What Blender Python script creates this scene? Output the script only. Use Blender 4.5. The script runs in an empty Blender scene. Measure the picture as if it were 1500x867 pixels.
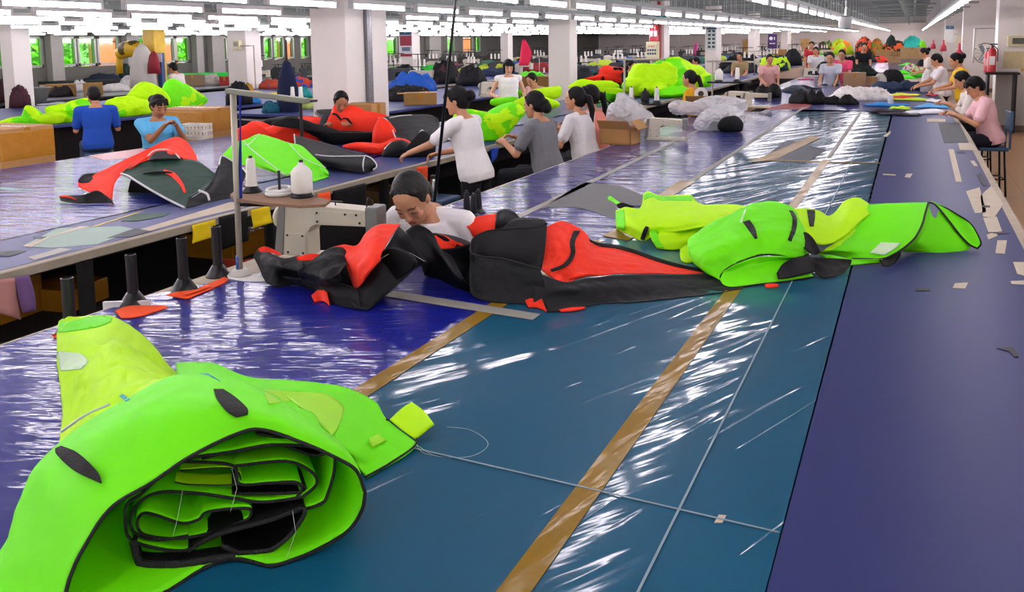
import bpy, bmesh, math, random
import numpy as np
from mathutils import Vector, Matrix
from mathutils.bvhtree import BVHTree
random.seed(7); rng = np.random.default_rng(5)
SC = bpy.context.scene; COL = SC.collection
PI = math.pi
# ------------------------------------------------------------------ camera geometry
F = 1213.; CX = 750.; CY = 197.; VX, VY = 1338.3, 53.2; ROLL = .0143; EYE = 1.82; TZ = .82; SK = .769
_y = np.array([VX-CX, CY-VY, F]); _y /= np.linalg.norm(_y)
_z = np.cross(_y, [1, math.tan(ROLL), 0]); _z /= np.linalg.norm(_z)
if _z[1] < 0: _z = -_z
_x = np.cross(_y, _z)
if _x[0] < 0: _x = -_x
RM = np.stack([_x, _y, _z])
def ray(px, py): return RM @ np.array([px-CX, CY-py, F])
def P(px, py, z=TZ):
    d = ray(px, py); t = (z-EYE)/d[2]; return Vector((d[0]*t, d[1]*t, z))
def PY(px, py, Y):
    d = ray(px, py); t = Y/d[1]; return Vector((d[0]*t, Y, EYE+d[2]*t))
def PX(px, py, X):
    d = ray(px, py); t = X/d[0]; return Vector((X, d[1]*t, EYE+d[2]*t))
def PP(px, py, o, n):
    d = Vector(ray(px, py)); e = Vector((0, 0, EYE)); t = (Vector(o)-e).dot(n)/d.dot(n); return e+d*t
def crop(ox, oy, s): return lambda x, y, *r: (ox+x/s, oy+y/s, *r)
EYEV = Vector((0, 0, EYE))
cam = bpy.data.cameras.new('camera'); cam_o = bpy.data.objects.new('camera', cam); COL.objects.link(cam_o); SC.camera = cam_o
cam.sensor_width = 36; cam.lens = F/1500*36; cam.shift_y = (CY-433.5)/1500; cam.clip_end = 200; cam.clip_start = .05
cam_o.matrix_world = Matrix(((RM[0][0], RM[0][1], -RM[0][2], 0), (RM[1][0], RM[1][1], -RM[1][2], 0), (RM[2][0], RM[2][1], -RM[2][2], EYE), (0, 0, 0, 1)))
# ------------------------------------------------------------------ materials
def lin(h):
    h = h.lstrip('#'); c = [int(h[i:i+2], 16)/255 for i in (0, 2, 4)]
    return [x/12.92 if x <= .04045 else ((x+.055)/1.055)**2.4 for x in c]+[1]
MATS = {}
def newmat(name):
    m = bpy.data.materials.new(name); m.use_nodes = True; nt = m.node_tree
    return m, nt, nt.nodes, nt.links, nt.nodes['Principled BSDF']
def mat(name, col, rough=.6, metal=0, var=.12, scale=8, spec=.5, bump=0, bscale=40, alpha=None):
    if name in MATS: return MATS[name]
    m, nt, N, L, b = newmat(name)
    b.inputs['Roughness'].default_value = rough; b.inputs['Metallic'].default_value = metal
    b.inputs['Specular IOR Level'].default_value = spec
    tc = N.new('ShaderNodeTexCoord'); nz = N.new('ShaderNodeTexNoise'); nz.inputs['Scale'].default_value = scale; nz.inputs['Detail'].default_value = 4
    L.new(tc.outputs['Object'], nz.inputs['Vector'])
    mx = N.new('ShaderNodeMix'); mx.data_type = 'RGBA'; c = lin(col)
    mx.inputs['A'].default_value = [x*(1-var) for x in c[:3]]+[1]; mx.inputs['B'].default_value = [min(1, x*(1+var)) for x in c[:3]]+[1]
    L.new(nz.outputs['Fac'], mx.inputs['Factor']); L.new(mx.outputs['Result'], b.inputs['Base Color'])
    if bump:
        n2 = N.new('ShaderNodeTexNoise'); n2.inputs['Scale'].default_value = bscale; L.new(tc.outputs['Object'], n2.inputs['Vector'])
        bp = N.new('ShaderNodeBump'); bp.inputs['Strength'].default_value = bump; bp.inputs['Distance'].default_value = .01
        L.new(n2.outputs['Fac'], bp.inputs['Height']); L.new(bp.outputs['Normal'], b.inputs['Normal'])
    MATS[name] = m; return m
def cloth(name, col, trans=.25, rough=.55, var=.08, crease=.35, sheen=0, cscale=7):
    """woven nylon: thin, slightly translucent, softly creased"""
    if name in MATS: return MATS[name]
    m, nt, N, L, b = newmat(name); c = lin(col)
    b.inputs['Roughness'].default_value = rough; b.inputs['Specular IOR Level'].default_value = .22
    tc = N.new('ShaderNodeTexCoord'); nz = N.new('ShaderNodeTexNoise'); nz.inputs['Scale'].default_value = 5; nz.inputs['Detail'].default_value = 5
    L.new(tc.outputs['Object'], nz.inputs['Vector'])
    mx = N.new('ShaderNodeMix'); mx.data_type = 'RGBA'
    mx.inputs['A'].default_value = [x*(1-var) for x in c[:3]]+[1]; mx.inputs['B'].default_value = [min(1, x*(1+var)) for x in c[:3]]+[1]
    L.new(nz.outputs['Fac'], mx.inputs['Factor']); L.new(mx.outputs['Result'], b.inputs['Base Color'])
    n2 = N.new('ShaderNodeTexNoise'); n2.noise_type = 'RIDGED_MULTIFRACTAL'; n2.inputs['Scale'].default_value = cscale; n2.inputs['Detail'].default_value = 2; n2.inputs['Distortion'].default_value = .6
    L.new(tc.outputs['Object'], n2.inputs['Vector'])
    bp = N.new('ShaderNodeBump'); bp.inputs['Strength'].default_value = crease; bp.inputs['Distance'].default_value = .012
    L.new(n2.outputs['Fac'], bp.inputs['Height'])
    wv = N.new('ShaderNodeTexNoise'); wv.inputs['Scale'].default_value = 320; L.new(tc.outputs['Object'], wv.inputs['Vector'])
    b2 = N.new('ShaderNodeBump'); b2.inputs['Strength'].default_value = .12; b2.inputs['Distance'].default_value = .002
    L.new(wv.outputs['Fac'], b2.inputs['Height']); L.new(bp.outputs['Normal'], b2.inputs['Normal']); L.new(b2.outputs['Normal'], b.inputs['Normal'])
    if trans:
        t = N.new('ShaderNodeBsdfTranslucent'); L.new(mx.outputs['Result'], t.inputs['Color']); L.new(b2.outputs['Normal'], t.inputs['Normal'])
        ms = N.new('ShaderNodeMixShader'); ms.inputs['Fac'].default_value = trans
        L.new(b.outputs['BSDF'], ms.inputs[1]); L.new(t.outputs['BSDF'], ms.inputs[2]); L.new(ms.outputs['Shader'], N['Material Output'].inputs['Surface'])
    MATS[name] = m; return m
def glow(name, col, s):
    if name in MATS: return MATS[name]
    m, nt, N, L, b = newmat(name); b.inputs['Base Color'].default_value = lin('#f4f4f4')
    b.inputs['Emission Color'].default_value = lin(col); b.inputs['Emission Strength'].default_value = s
    MATS[name] = m; return m
# ------------------------------------------------------------------ objects
def tag(o, label=None, cat=None, group=None, kind=None):
    for k, v in (('label', label), ('category', cat), ('group', group), ('kind', kind)):
        if v: o[k] = v
    return o
def link(o, parent=None):
    COL.objects.link(o)
    if parent is not None: o.parent = parent; o.matrix_parent_inverse = parent_inv(parent)
    return o
def parent_inv(p): return p.matrix_world.inverted() if False else world(p).inverted()
def world(o):
    m = o.matrix_basis.copy()
    while o.parent is not None:
        m = o.parent.matrix_basis @ o.matrix_parent_inverse @ m if False else (o.parent.matrix_basis @ o.matrix_parent_inverse @ m); o = o.parent
    return m
def thing(name, label, cat, loc=(0, 0, 0), rz=0, group=None):
    o = bpy.data.objects.new(name, None); o.empty_display_size = .1; o.location = loc; o.rotation_euler = (0, 0, rz); COL.objects.link(o)
    return tag(o, label, cat, group)
class MB:
    """collects shapes into one mesh"""
    def __init__(s): s.v = []; s.f = []; s.m = []; s.mi = 0
    def add(s, vs, fs):
        o = len(s.v); s.v += [tuple(v) for v in vs]; s.f += [tuple(i+o for i in f) for f in fs]; s.m += [s.mi]*len(fs); return s
    def mat(s, i): s.mi = i; return s
    def box(s, c, d, rz=0, bev=0, M=None):
        x, y, z = d[0]/2, d[1]/2, d[2]/2; b = min(bev, .45*min(d))
        if b <= 0:
            vs = [(i*x, j*y, k*z) for k in (-1, 1) for j in (-1, 1) for i in (-1, 1)]
            fs = [(0, 2, 3, 1), (4, 5, 7, 6), (0, 1, 5, 4), (2, 6, 7, 3), (0, 4, 6, 2), (1, 3, 7, 5)]
        else:
            bm = bmesh.new(); bmesh.ops.create_cube(bm, size=1); bmesh.ops.scale(bm, vec=d, verts=bm.verts)
            bmesh.ops.bevel(bm, geom=bm.edges[:], offset=b, segments=2, affect='EDGES', profile=.6)
            bm.verts.index_update(); vs = [v.co.copy() for v in bm.verts]; fs = [[v.index for v in f.verts] for f in bm.faces]; bm.free()
        T = M if M is not None else Matrix.Translation(c) @ Matrix.Rotation(rz, 4, 'Z')
        return s.add([T @ Vector(v) for v in vs], fs)
    def tube(s, pts, r, n=8, cap=True):
        pts = [Vector(p) for p in pts]; k = len(pts); rr = r if isinstance(r, (list, tuple)) else [r]*k
        vs = []; up = None
        for i, p in enumerate(pts):
            t = (pts[min(i+1, k-1)]-pts[max(i-1, 0)])
            t = t.normalized() if t.length > 1e-9 else Vector((0, 0, 1))
            if up is None: up = t.orthogonal().normalized()
            up = (up-t*up.dot(t)); up = up.normalized() if up.length > 1e-6 else t.orthogonal().normalized()
            w = t.cross(up)
            for j in range(n):
                a = 2*PI*j/n; vs.append(p+(up*math.cos(a)+w*math.sin(a))*rr[i])
        fs = [(i*n+j, i*n+(j+1) % n, (i+1)*n+(j+1) % n, (i+1)*n+j) for i in range(k-1) for j in range(n)]
        if cap: fs += [tuple(range(n))[::-1], tuple((k-1)*n+j for j in range(n))]
        return s.add(vs, fs)
    def lathe(s, prof, c=(0, 0, 0), n=20, axis=None):
        """prof: (radius, height) pairs"""
        k = len(prof); vs = []
        M = Matrix.Translation(c) @ (Vector((0, 0, 1)).rotation_difference(Vector(axis)).to_matrix().to_4x4() if axis else Matrix())
        for r, z in prof:
            for j in range(n): vs.append(M @ Vector((r*math.cos(2*PI*j/n), r*math.sin(2*PI*j/n), z)))
        fs = [(i*n+j, i*n+(j+1) % n, (i+1)*n+(j+1) % n, (i+1)*n+j) for i in range(k-1) for j in range(n)]
        fs += [tuple(range(n))[::-1], tuple((k-1)*n+j for j in range(n))]
        return s.add(vs, fs)
    def rings(s, rs, n=14):
        """rs: list of (center, u, v) half-axis vectors; closed loft"""
        vs = []
        for c, u, v in rs:
            for j in range(n): a = 2*PI*j/n; vs.append(Vector(c)+Vector(u)*math.cos(a)+Vector(v)*math.sin(a))
        k = len(rs)
        fs = [(i*n+j, i*n+(j+1) % n, (i+1)*n+(j+1) % n, (i+1)*n+j) for i in range(k-1) for j in range(n)]
        fs += [tuple(range(n))[::-1], tuple((k-1)*n+j for j in range(n))]
        return s.add(vs, fs)
    def caps(s, p0, r0, p1, r1, n=10):
        """tapered capsule"""
        p0 = Vector(p0); p1 = Vector(p1); t = p1-p0; L_ = t.length
        t = t/L_ if L_ > 1e-6 else Vector((0, 0, 1)); pts = []; rr = []
        for a in (-80, -50, -20): pts.append(p0+t*r0*math.sin(math.radians(a))); rr.append(r0*math.cos(math.radians(a)))
        for a in (20, 50, 80): pts.append(p1+t*r1*math.sin(math.radians(a))); rr.append(r1*math.cos(math.radians(a)))
        return s.tube(pts, rr, n)
    def ell(s, c, r, M=None, n=12, m=8):
        vs = []; c = Vector(c)
        for i in range(m+1):
            a = PI*(i/m); a = min(max(a, .12), PI-.12)
            for j in range(n):
                b = 2*PI*j/n; v = Vector((r[0]*math.sin(a)*math.cos(b), r[1]*math.sin(a)*math.sin(b), -r[2]*math.cos(a)))
                vs.append(c+((M @ v) if M is not None else v))
        fs = [(i*n+j, i*n+(j+1) % n, (i+1)*n+(j+1) % n, (i+1)*n+j) for i in range(m) for j in range(n)]
        fs += [tuple(range(n))[::-1], tuple(m*n+j for j in range(n))]
        return s.add(vs, fs)
    def prism(s, poly, axis, a, b):
        """polygon in a plane extruded along axis 'x','y','z' from a to b; poly (p,q)"""
        def w(p, q, t): return {'x': (t, p, q), 'y': (p, t, q), 'z': (p, q, t)}[axis]
        n = len(poly); vs = [w(p, q, a) for p, q in poly]+[w(p, q, b) for p, q in poly]
        ar = sum(poly[i][0]*poly[(i+1) % n][1]-poly[(i+1) % n][0]*poly[i][1] for i in range(n))
        fs = [tuple(range(n))[::-1], tuple(range(n, 2*n))]+[(i, (i+1) % n, n+(i+1) % n, n+i) for i in range(n)]
        if (ar < 0) != (axis == 'y'): fs = [f[::-1] for f in fs]
        return s.add(vs, fs)
    def build(s, name, m, parent=None, smooth=False, loc=None, rz=0, auto=None):
        me = bpy.data.meshes.new(name); me.from_pydata(s.v, [], s.f)
        for x in (m if isinstance(m, (list, tuple)) else [m]): me.materials.append(x)
        if any(s.m): me.polygons.foreach_set('material_index', s.m)
        if smooth: me.polygons.foreach_set('use_smooth', [True]*len(s.f))
        me.update(); o = bpy.data.objects.new(name, me)
        if loc is not None: o.location = loc; o.rotation_euler = (0, 0, rz)
        COL.objects.link(o)
        if parent is not None: o.parent = parent          # coordinates local to the parent
        if auto:
            try: me.set_sharp_from_angle(angle=math.radians(auto))
            except Exception: pass
        return o
def struct(o, label=None):
    o['kind'] = 'structure'
    if label: o['label'] = label
    return o
def dup(root, loc=None, rz=None, label=None, group=None):
    r = root.copy(); COL.objects.link(r)
    if loc is not None: r.location = loc
    if rz is not None: r.rotation_euler = (0, 0, rz)
    if label: r['label'] = label
    if group: r['group'] = group
    for ch in list(root.children):
        c = ch.copy(); COL.objects.link(c); c.parent = r
        for g in list(ch.children):
            d = g.copy(); COL.objects.link(d); d.parent = c
    return r
# ------------------------------------------------------------------ noise
_perm = rng.permutation(256); _perm = np.concatenate([_perm, _perm]); _grad = rng.normal(size=(256, 3)); _grad /= np.linalg.norm(_grad, axis=1)[:, None]
def noise3(p):
    p = np.asarray(p, float); i = np.floor(p).astype(int); f = p-i; u = f*f*f*(f*(f*6-15)+10); i &= 255; r = 0
    for dx in (0, 1):
        for dy in (0, 1):
            for dz in (0, 1):
                h = _perm[(_perm[(_perm[(i[:, 0]+dx) & 255]+i[:, 1]+dy) & 255]+i[:, 2]+dz) & 255]
                g = _grad[h]; d = ((f-np.array([dx, dy, dz]))*g).sum(1)
                w = (u[:, 0] if dx else 1-u[:, 0])*(u[:, 1] if dy else 1-u[:, 1])*(u[:, 2] if dz else 1-u[:, 2]); r = r+w*d
    return r
def crumple(p, sc, seed=0, octs=3):
    """ridged folds, about -1..1"""
    q = np.asarray(p)*sc+seed*17.3; w = np.stack([noise3(q*.7+3.1), noise3(q*.7+9.7), noise3(q*.7+21.3)], 1); q = q+w*.9
    r = 0; a = 1; t = 0
    for k in range(octs): r = r+a*(1-2.6*np.abs(noise3(q*(1.9**k)+k*5.2))); t += a; a *= .5
    return r/t
# ------------------------------------------------------------------ sheets of cloth
def to3(p):
    if isinstance(p, Vector): return np.array(p)
    return np.array(P(p[0], p[1], TZ+(p[2]-.75)*SK) if len(p) > 2 else P(*p))       # heights are traced above a bench plane
def catmull(pts, t, closed=False):
    pts = np.asarray(pts); n = len(pts)
    if n == 2 and not closed: return pts[0][None]*(1-t[:, None])+pts[1][None]*t[:, None]
    m = n if closed else n-1; s = t*m; i = np.minimum(s.astype(int), m-1); f = (s-i)[:, None]
    g = (lambda k: pts[k % n]) if closed else (lambda k: pts[np.clip(k, 0, n-1)])
    p0, p1, p2, p3 = g(i-1), g(i), g(i+1), g(i+2)
    if not closed:
        p0 = np.where((i == 0)[:, None], 2*p1-p2, p0); p3 = np.where((i == m-1)[:, None], 2*p2-p1, p3)
    return .5*((2*p1)+(-p0+p2)*f+(2*p0-5*p1+4*p2-p3)*f*f+(-p0+3*p1-3*p2+p3)*f**3)
def line(pts, n, closed=False):
    p = np.array([to3(q) for q in pts]); return catmull(p, np.linspace(0, 1, n, endpoint=not closed), closed)
def grid_obj(name, G, m, parent=None, thick=.003, wr=0, ws=6, seed=0, closed=False, zmin=None, fade=True, midx=None, sub=0):
    """G: (nv, nu, 3) array of points"""
    wr = wr*SK; ws = ws/SK; nv, nu, _ = G.shape; pts = G.reshape(-1, 3).copy()
    if wr:
        du = np.gradient(G, axis=1); dv = np.gradient(G, axis=0); N_ = np.cross(du.reshape(-1, 3), dv.reshape(-1, 3)); N_ /= np.linalg.norm(N_, axis=1)[:, None]+1e-9
        w = crumple(pts, ws, seed)*wr
        if fade and not closed:
            a = np.linspace(0, 1, nu); b = np.linspace(0, 1, nv); e = np.minimum(1, 8*np.minimum(a, 1-a))[None]*np.minimum(1, 8*np.minimum(b, 1-b))[:, None]; w = w*(.25+.75*e.reshape(-1))
        pts += N_*w[:, None]
    if zmin is not None: pts[:, 2] = np.maximum(pts[:, 2], zmin+.002*rng.random(len(pts)))
    fs = []; mi = []
    for j in range(nv-1):
        for i in range(nu if closed else nu-1):
            k = (i+1) % nu; fs.append((j*nu+i, j*nu+k, (j+1)*nu+k, (j+1)*nu+i))
    me = bpy.data.meshes.new(name); me.from_pydata([tuple(p) for p in pts], [], fs)
    for x in (m if isinstance(m, (list, tuple)) else [m]): me.materials.append(x)
    if midx is not None:
        me.polygons.foreach_set('material_index', [int(midx((f % (nu if closed else nu-1))/(nu-1), (f//(nu if closed else nu-1))/(nv-1))) for f in range(len(fs))])
    me.polygons.foreach_set('use_smooth', [True]*len(fs)); me.update()
    o = bpy.data.objects.new(name, me); COL.objects.link(o)
    if parent is not None: o.parent = parent; o.matrix_parent_inverse = world(parent).inverted()
    if thick:
        md = o.modifiers.new('thickness', 'SOLIDIFY'); md.thickness = thick; md.offset = 0
    o['_pts'] = 0; del o['_pts']
    return o, pts.reshape(nv, nu, 3)
def sheet(name, rows, m, parent=None, nu=40, nv=30, closed=False, **k):
    R_ = np.array([line(r, nu, closed) for r in rows])          # rows x nu x 3
    t = np.linspace(0, 1, nv); G = np.stack([catmull(R_[:, i], t) for i in range(nu)], 1)
    return grid_obj(name, G, m, parent, closed=closed, **k)
def piping(name, pts, r, m, parent=None, closed=False, n=60, lift=0):
    p = line(pts, n, closed) if not isinstance(pts, np.ndarray) else pts
    r = r*SK; p = [Vector(q)+Vector((0, 0, lift)) for q in p]
    if closed: p = p+[p[0]]
    o = MB().tube(p, r, 6).build(name, m, None, True)
    if parent is not None: o.parent = parent; o.matrix_parent_inverse = world(parent).inverted()
    return o
def bvh_of(objs):
    vs = []; fs = []
    for o in objs:
        b = len(vs); M = world(o); vs += [M @ v.co for v in o.data.vertices]; fs += [tuple(i+b for i in p.vertices) for p in o.data.polygons]
    return BVHTree.FromPolygons(vs, fs)
def decal(name, left, right, m, parent, objs, n=30, k=12, lift=.013, thick=.002):
    """a sewn-on patch: pixel outlines left and right side by side, laid onto the cloth beneath"""
    bv = bvh_of(objs) if not isinstance(objs, BVHTree) else objs
    A = catmull(np.array(left, float), np.linspace(0, 1, n)); B = catmull(np.array(right, float), np.linspace(0, 1, n)); G = np.zeros((n, k, 3)); last = None
    for i in range(n):
        for j in range(k):
            q = A[i]+(B[i]-A[i])*j/(k-1); d = Vector(ray(q[0], q[1])).normalized(); h = bv.ray_cast(EYEV, d)
            if h[0] is None: h = (last, None) if last is not None else (P(q[0], q[1]), None)
            last = h[0]; G[i, j] = h[0]-d*lift
    return grid_obj(name, G, m, parent, thick=thick)[0]
def puff(name, outline, base, m, parent=None, front=.12, back=.2, wr=.012, ws=7, seed=0, n=64, rk=14, zmin=TZ+.003, zone=None, plane=None, pw=.5, push=0, shrink=1):
    """a stuffed heap of cloth: silhouette on an upright plane through the two base pixels, swollen both ways"""
    a = P(*base[0]) if not isinstance(base[0], Vector) else base[0]; b = P(*base[1]) if not isinstance(base[1], Vector) else base[1]
    front *= SK; back *= SK; push *= SK; wr *= SK; ws /= SK
    t = (b-a); t.z = 0; t.normalize(); nrm = Vector((t.y, -t.x, 0))
    if nrm.dot(EYEV-a) < 0: nrm = -nrm
    a = a-nrm*push; b = b-nrm*push
    if plane: nrm = (nrm+Vector((0, 0, plane))).normalized()
    o = np.array([PP(x, y, a, nrm) for x, y in outline]); o = catmull(o, np.linspace(0, 1, n, endpoint=False), True)
    c = o.mean(0); o = c+(o-c)*shrink; pts = []; nn = np.array(nrm)
    for sgn, T in ((1, front), (-1, back)):
        for j in range(1 if sgn < 0 else 0, rk):
            s = math.cos(j/rk*PI/2); h = (1-s*s)**pw*T*sgn
            pts.append(c+(o-c)*s+nn*h)
    pts = np.array(pts); pts = pts.reshape(-1, 3); cen = np.array([c+nn*front, c-nn*back]); allp = np.vstack([pts, cen])
    if wr:
        d = allp-(c-nn*0); d /= np.linalg.norm(d, axis=1)[:, None]+1e-9; allp = allp+d*(crumple(allp, ws, seed)*wr)[:, None]
    allp[:, 2] = np.maximum(allp[:, 2], zmin+.001*rng.random(len(allp)))
    fs = []
    def idx(r, i): return r*n+(i % n)
    for j in range(rk-1):
        for i in range(n): fs.append((idx(j, i), idx(j, i+1), idx(j+1, i+1), idx(j+1, i)))
    prev = 0
    for j in range(rk, 2*rk-1):
        for i in range(n): fs.append((idx(prev, i+1), idx(prev, i), idx(j, i), idx(j, i+1)))
        prev = j
    L_ = len(pts)
    for i in range(n): fs.append((idx(rk-1, i), idx(rk-1, i+1), L_)); fs.append((idx(2*rk-2, i+1), idx(2*rk-2, i), L_+1))
    me = bpy.data.meshes.new(name); me.from_pydata([tuple(p) for p in allp], [], fs)
    for x in (m if isinstance(m, (list, tuple)) else [m]): me.materials.append(x)
    if zone:
        cs = np.array([allp[list(f)].mean(0) for f in fs]); me.polygons.foreach_set('material_index', [int(v) for v in zone(cs)])
    me.polygons.foreach_set('use_smooth', [True]*len(fs)); me.update()
    ob = bpy.data.objects.new(name, me); COL.objects.link(ob)
    if parent is not None: ob.parent = parent; ob.matrix_parent_inverse = world(parent).inverted()
    return ob
def zones(sc, seed, th):
    """material index by noise: th is a list of rising thresholds"""
    def z(c):
        v = noise3(c*sc+seed*3.7)+.5*noise3(c*sc*2.1+seed); return np.digitize(v, th)
    return z
def heap(name, c, r, m, seed=0, wr=.2, ws=5, rz=0, parent=None, zone=None, n=30, k=12, flat=.0, base=None):
    """a crumpled mound: centre, radii (x,y,height)"""
    c = np.array(c, float); rg = np.random.default_rng(seed*7+1); pts = []; tall = r[2] > 1.4*r[0]
    nb_ = 1 if tall else 7; bx = rg.uniform(-.62, .62, nb_); by = rg.uniform(-.55, .55, nb_); bs = rg.uniform(.22, .42, nb_); ba = rg.uniform(.6, 1., nb_)
    for j in range(k+1):
        t = 1-j/k
        for i in range(n):
            b = 2*PI*i/n; e = 1+(0 if tall else .1*math.sin(2*b+seed)+.08*math.sin(5*b+2*seed)); rr = t**.8*e; x, y = rr*math.cos(b), rr*math.sin(b)
            if tall: z = math.sqrt(max(0, 1-t**1.6))
            else: z = (1-t**4)**.6*(.42+.58*float(np.max(ba*np.exp(-((x-bx)**2+(y-by)**2)/(2*bs*bs)))))
            pts.append((x, y, z))
    pts = np.array(pts); pts[:, 2] /= pts[:, 2].max(); d = pts*np.array([r[0], r[1], r[2]]); w = crumple(d+c*1.0, ws, seed)
    d = d*(1+.6*wr*w)[:, None]; d[:, 2] += wr*.35*r[2]*w*(pts[:, 2] > .02); d[:, 2] = np.maximum(d[:, 2], 0); cs, sn = math.cos(rz), math.sin(rz)
    q = np.stack([d[:, 0]*cs-d[:, 1]*sn, d[:, 0]*sn+d[:, 1]*cs, d[:, 2]+.004], 1)+c
    fs = [(j*n+i, j*n+(i+1) % n, (j+1)*n+(i+1) % n, (j+1)*n+i) for j in range(k) for i in range(n)]+[tuple(range(n))[::-1]]
    me = bpy.data.meshes.new(name); me.from_pydata([tuple(p) for p in q], [], fs)
    for x in (m if isinstance(m, (list, tuple)) else [m]): me.materials.append(x)
    if zone:
        cc = np.array([q[list(f)].mean(0) for f in fs]); me.polygons.foreach_set('material_index', [int(v) for v in zone(cc)])
    me.polygons.foreach_set('use_smooth', [True]*len(fs)); me.update()
    o = bpy.data.objects.new(name, me); COL.objects.link(o)
    if parent is not None: o.parent = parent; o.matrix_parent_inverse = world(parent).inverted()
    return o
_o = 'first second third fourth fifth sixth seventh eighth ninth'.split()
ORD = ['nearest']+[w+' nearest' for w in _o[1:]+'tenth eleventh twelfth thirteenth fourteenth fifteenth sixteenth seventeenth eighteenth nineteenth'.split()]
for _t, _c in (('twenty', 'twentieth'), ('thirty', 'thirtieth'), ('forty', 'fortieth'), ('fifty', 'fiftieth'), ('sixty', 'sixtieth')): ORD += [_c+' nearest']+['%s-%s nearest' % (_t, w) for w in _o]
# ================================================================== the hall
M_floor, nt, N, L, b = newmat('beige_floor_tile')
tc = N.new('ShaderNodeTexCoord'); br = N.new('ShaderNodeTexBrick'); br.offset = 0; br.inputs['Scale'].default_value = 1; br.inputs['Brick Width'].default_value = .6; br.inputs['Row Height'].default_value = .6
br.inputs['Mortar Size'].default_value = .004; br.inputs['Color1'].default_value = lin('#b98d62'); br.inputs['Color2'].default_value = lin('#b48a60'); br.inputs['Mortar'].default_value = lin('#80644a')
L.new(tc.outputs['Object'], br.inputs['Vector']); L.new(br.outputs['Color'], b.inputs['Base Color']); b.inputs['Roughness'].default_value = .28
M_wall = mat('white_painted_plaster', '#d9d4d0', .7, var=.04, scale=1.5)
M_colw = mat('off_white_column_paint', '#dcd6cf', .65, var=.05, scale=2)
M_ceil = mat('grey_concrete_ceiling', '#6f706d', .9, var=.1, scale=2)
M_beam = mat('grey_green_steel_beam', '#87908a', .6, var=.1, scale=3)
M_pipe = mat('galvanised_conduit', '#8d9691', .5, .4)
M_frame = mat('window_frame_aluminium', '#8b8f86', .4, .6)
M_skirt = mat('brown_skirting', '#8a7a66', .6)
struct(MB().box((-9, 30, -.05), (27, 78, .1)).build('floor', M_floor), 'beige tiled workshop floor')
WX = -20.5; RX = 2.4; YB = 57.
struct(MB().box((-8.1, 30, 3.27), (25.2, 78, .14)).build('ceiling', M_ceil), 'dark grey concrete ceiling above the tube lights')
struct(MB().box((RX+.1, 30, 1.6), (.2, 78, 3.2)).build('wall_right', M_wall), 'white wall along the right aisle')
struct(MB().box((-9, YB+.1, 1.6), (27, .2, 3.2)).build('wall_back', M_wall), 'white far end wall')
# left wall with its windows
wins = [(-14, 6, 0), (41, 63, 0), (85, 112, 1), (114, 141, 1), (143, 176, 2), (199, 222, 0), (240, 257, 2), (257, 278, 1), (291, 297, 0), (322, 333, 0), (386, 399, 0), (401, 416, 1), (418, 431, 2), (440, 452, 0), (562, 582, 0), (655, 666, 0), (678, 694, 2), (697, 704, 1)]
z0, z1 = 1.34, 2.14
segs = []
for a, c, k in wins: segs.append((PX(a, 70, WX).y, PX(c, 70, WX).y, k))
wl = MB(); yb = -6
for y0, y1, k in segs:
    wl.box((WX-.1, (yb+y0)/2, 1.6), (.2, y0-yb, 3.2)); wl.box((WX-.1, (y0+y1)/2, z0/2-.02), (.2, y1-y0, z0)); wl.box((WX-.1, (y0+y1)/2, (z1+3.2)/2), (.2, y1-y0, 3.2-z1)); yb = y1
wl.box((WX-.1, (yb+66)/2, 1.6), (.2, 66-yb, 3.2))
struct(wl.build('wall_left', mat('grey_window_wall', '#55544e', .8, var=.06, scale=2)), 'grey wall with green windows far left')
gm, nt, N, L, b = newmat('green_tinted_glass')
tr = N.new('ShaderNodeBsdfTransparent'); tr.inputs['Color'].default_value = (.55, .95, .45, 1); gl = N.new('ShaderNodeBsdfGlossy'); gl.inputs['Roughness'].default_value = .05
ms = N.new('ShaderNodeMixShader'); ms.inputs['Fac'].default_value = .06; L.new(tr.outputs[0], ms.inputs[1]); L.new(gl.outputs[0], ms.inputs[2]); L.new(ms.outputs[0], N['Material Output'].inputs['Surface'])
gm2, nt, N, L, b = newmat('clear_window_glass')
tr = N.new('ShaderNodeBsdfTransparent'); tr.inputs['Color'].default_value = (.93, .96, .9, 1); gl = N.new('ShaderNodeBsdfGlossy'); gl.inputs['Roughness'].default_value = .05
ms = N.new('ShaderNodeMixShader'); ms.inputs['Fac'].default_value = .06; L.new(tr.outputs[0], ms.inputs[1]); L.new(gl.outputs[0], ms.inputs[2]); L.new(ms.outputs[0], N['Material Output'].inputs['Surface'])
for i, (y0, y1, k) in enumerate(segs):
    w = MB(); t = .06
    for s in (y0+t/2, y1-t/2): w.box((WX-.05, s, (z0+z1)/2), (.1, t, z1-z0))
    for s in (z0+t/2, z1-t/2): w.box((WX-.05, (y0+y1)/2, s), (.1, y1-y0, t))
    if y1-y0 > 1.5: w.box((WX-.05, (y0+y1)/2, (z0+z1)/2), (.1, t, z1-z0))
    wo = struct(w.build('window_%d' % (i+1), M_frame), None)
    g = MB().box((WX-.06, (y0+y1)/2, (z0+z1)/2), (.01, y1-y0-t, z1-z0-t)).build('pane', gm if k < 2 else gm2, None); g.parent = wo
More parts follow.
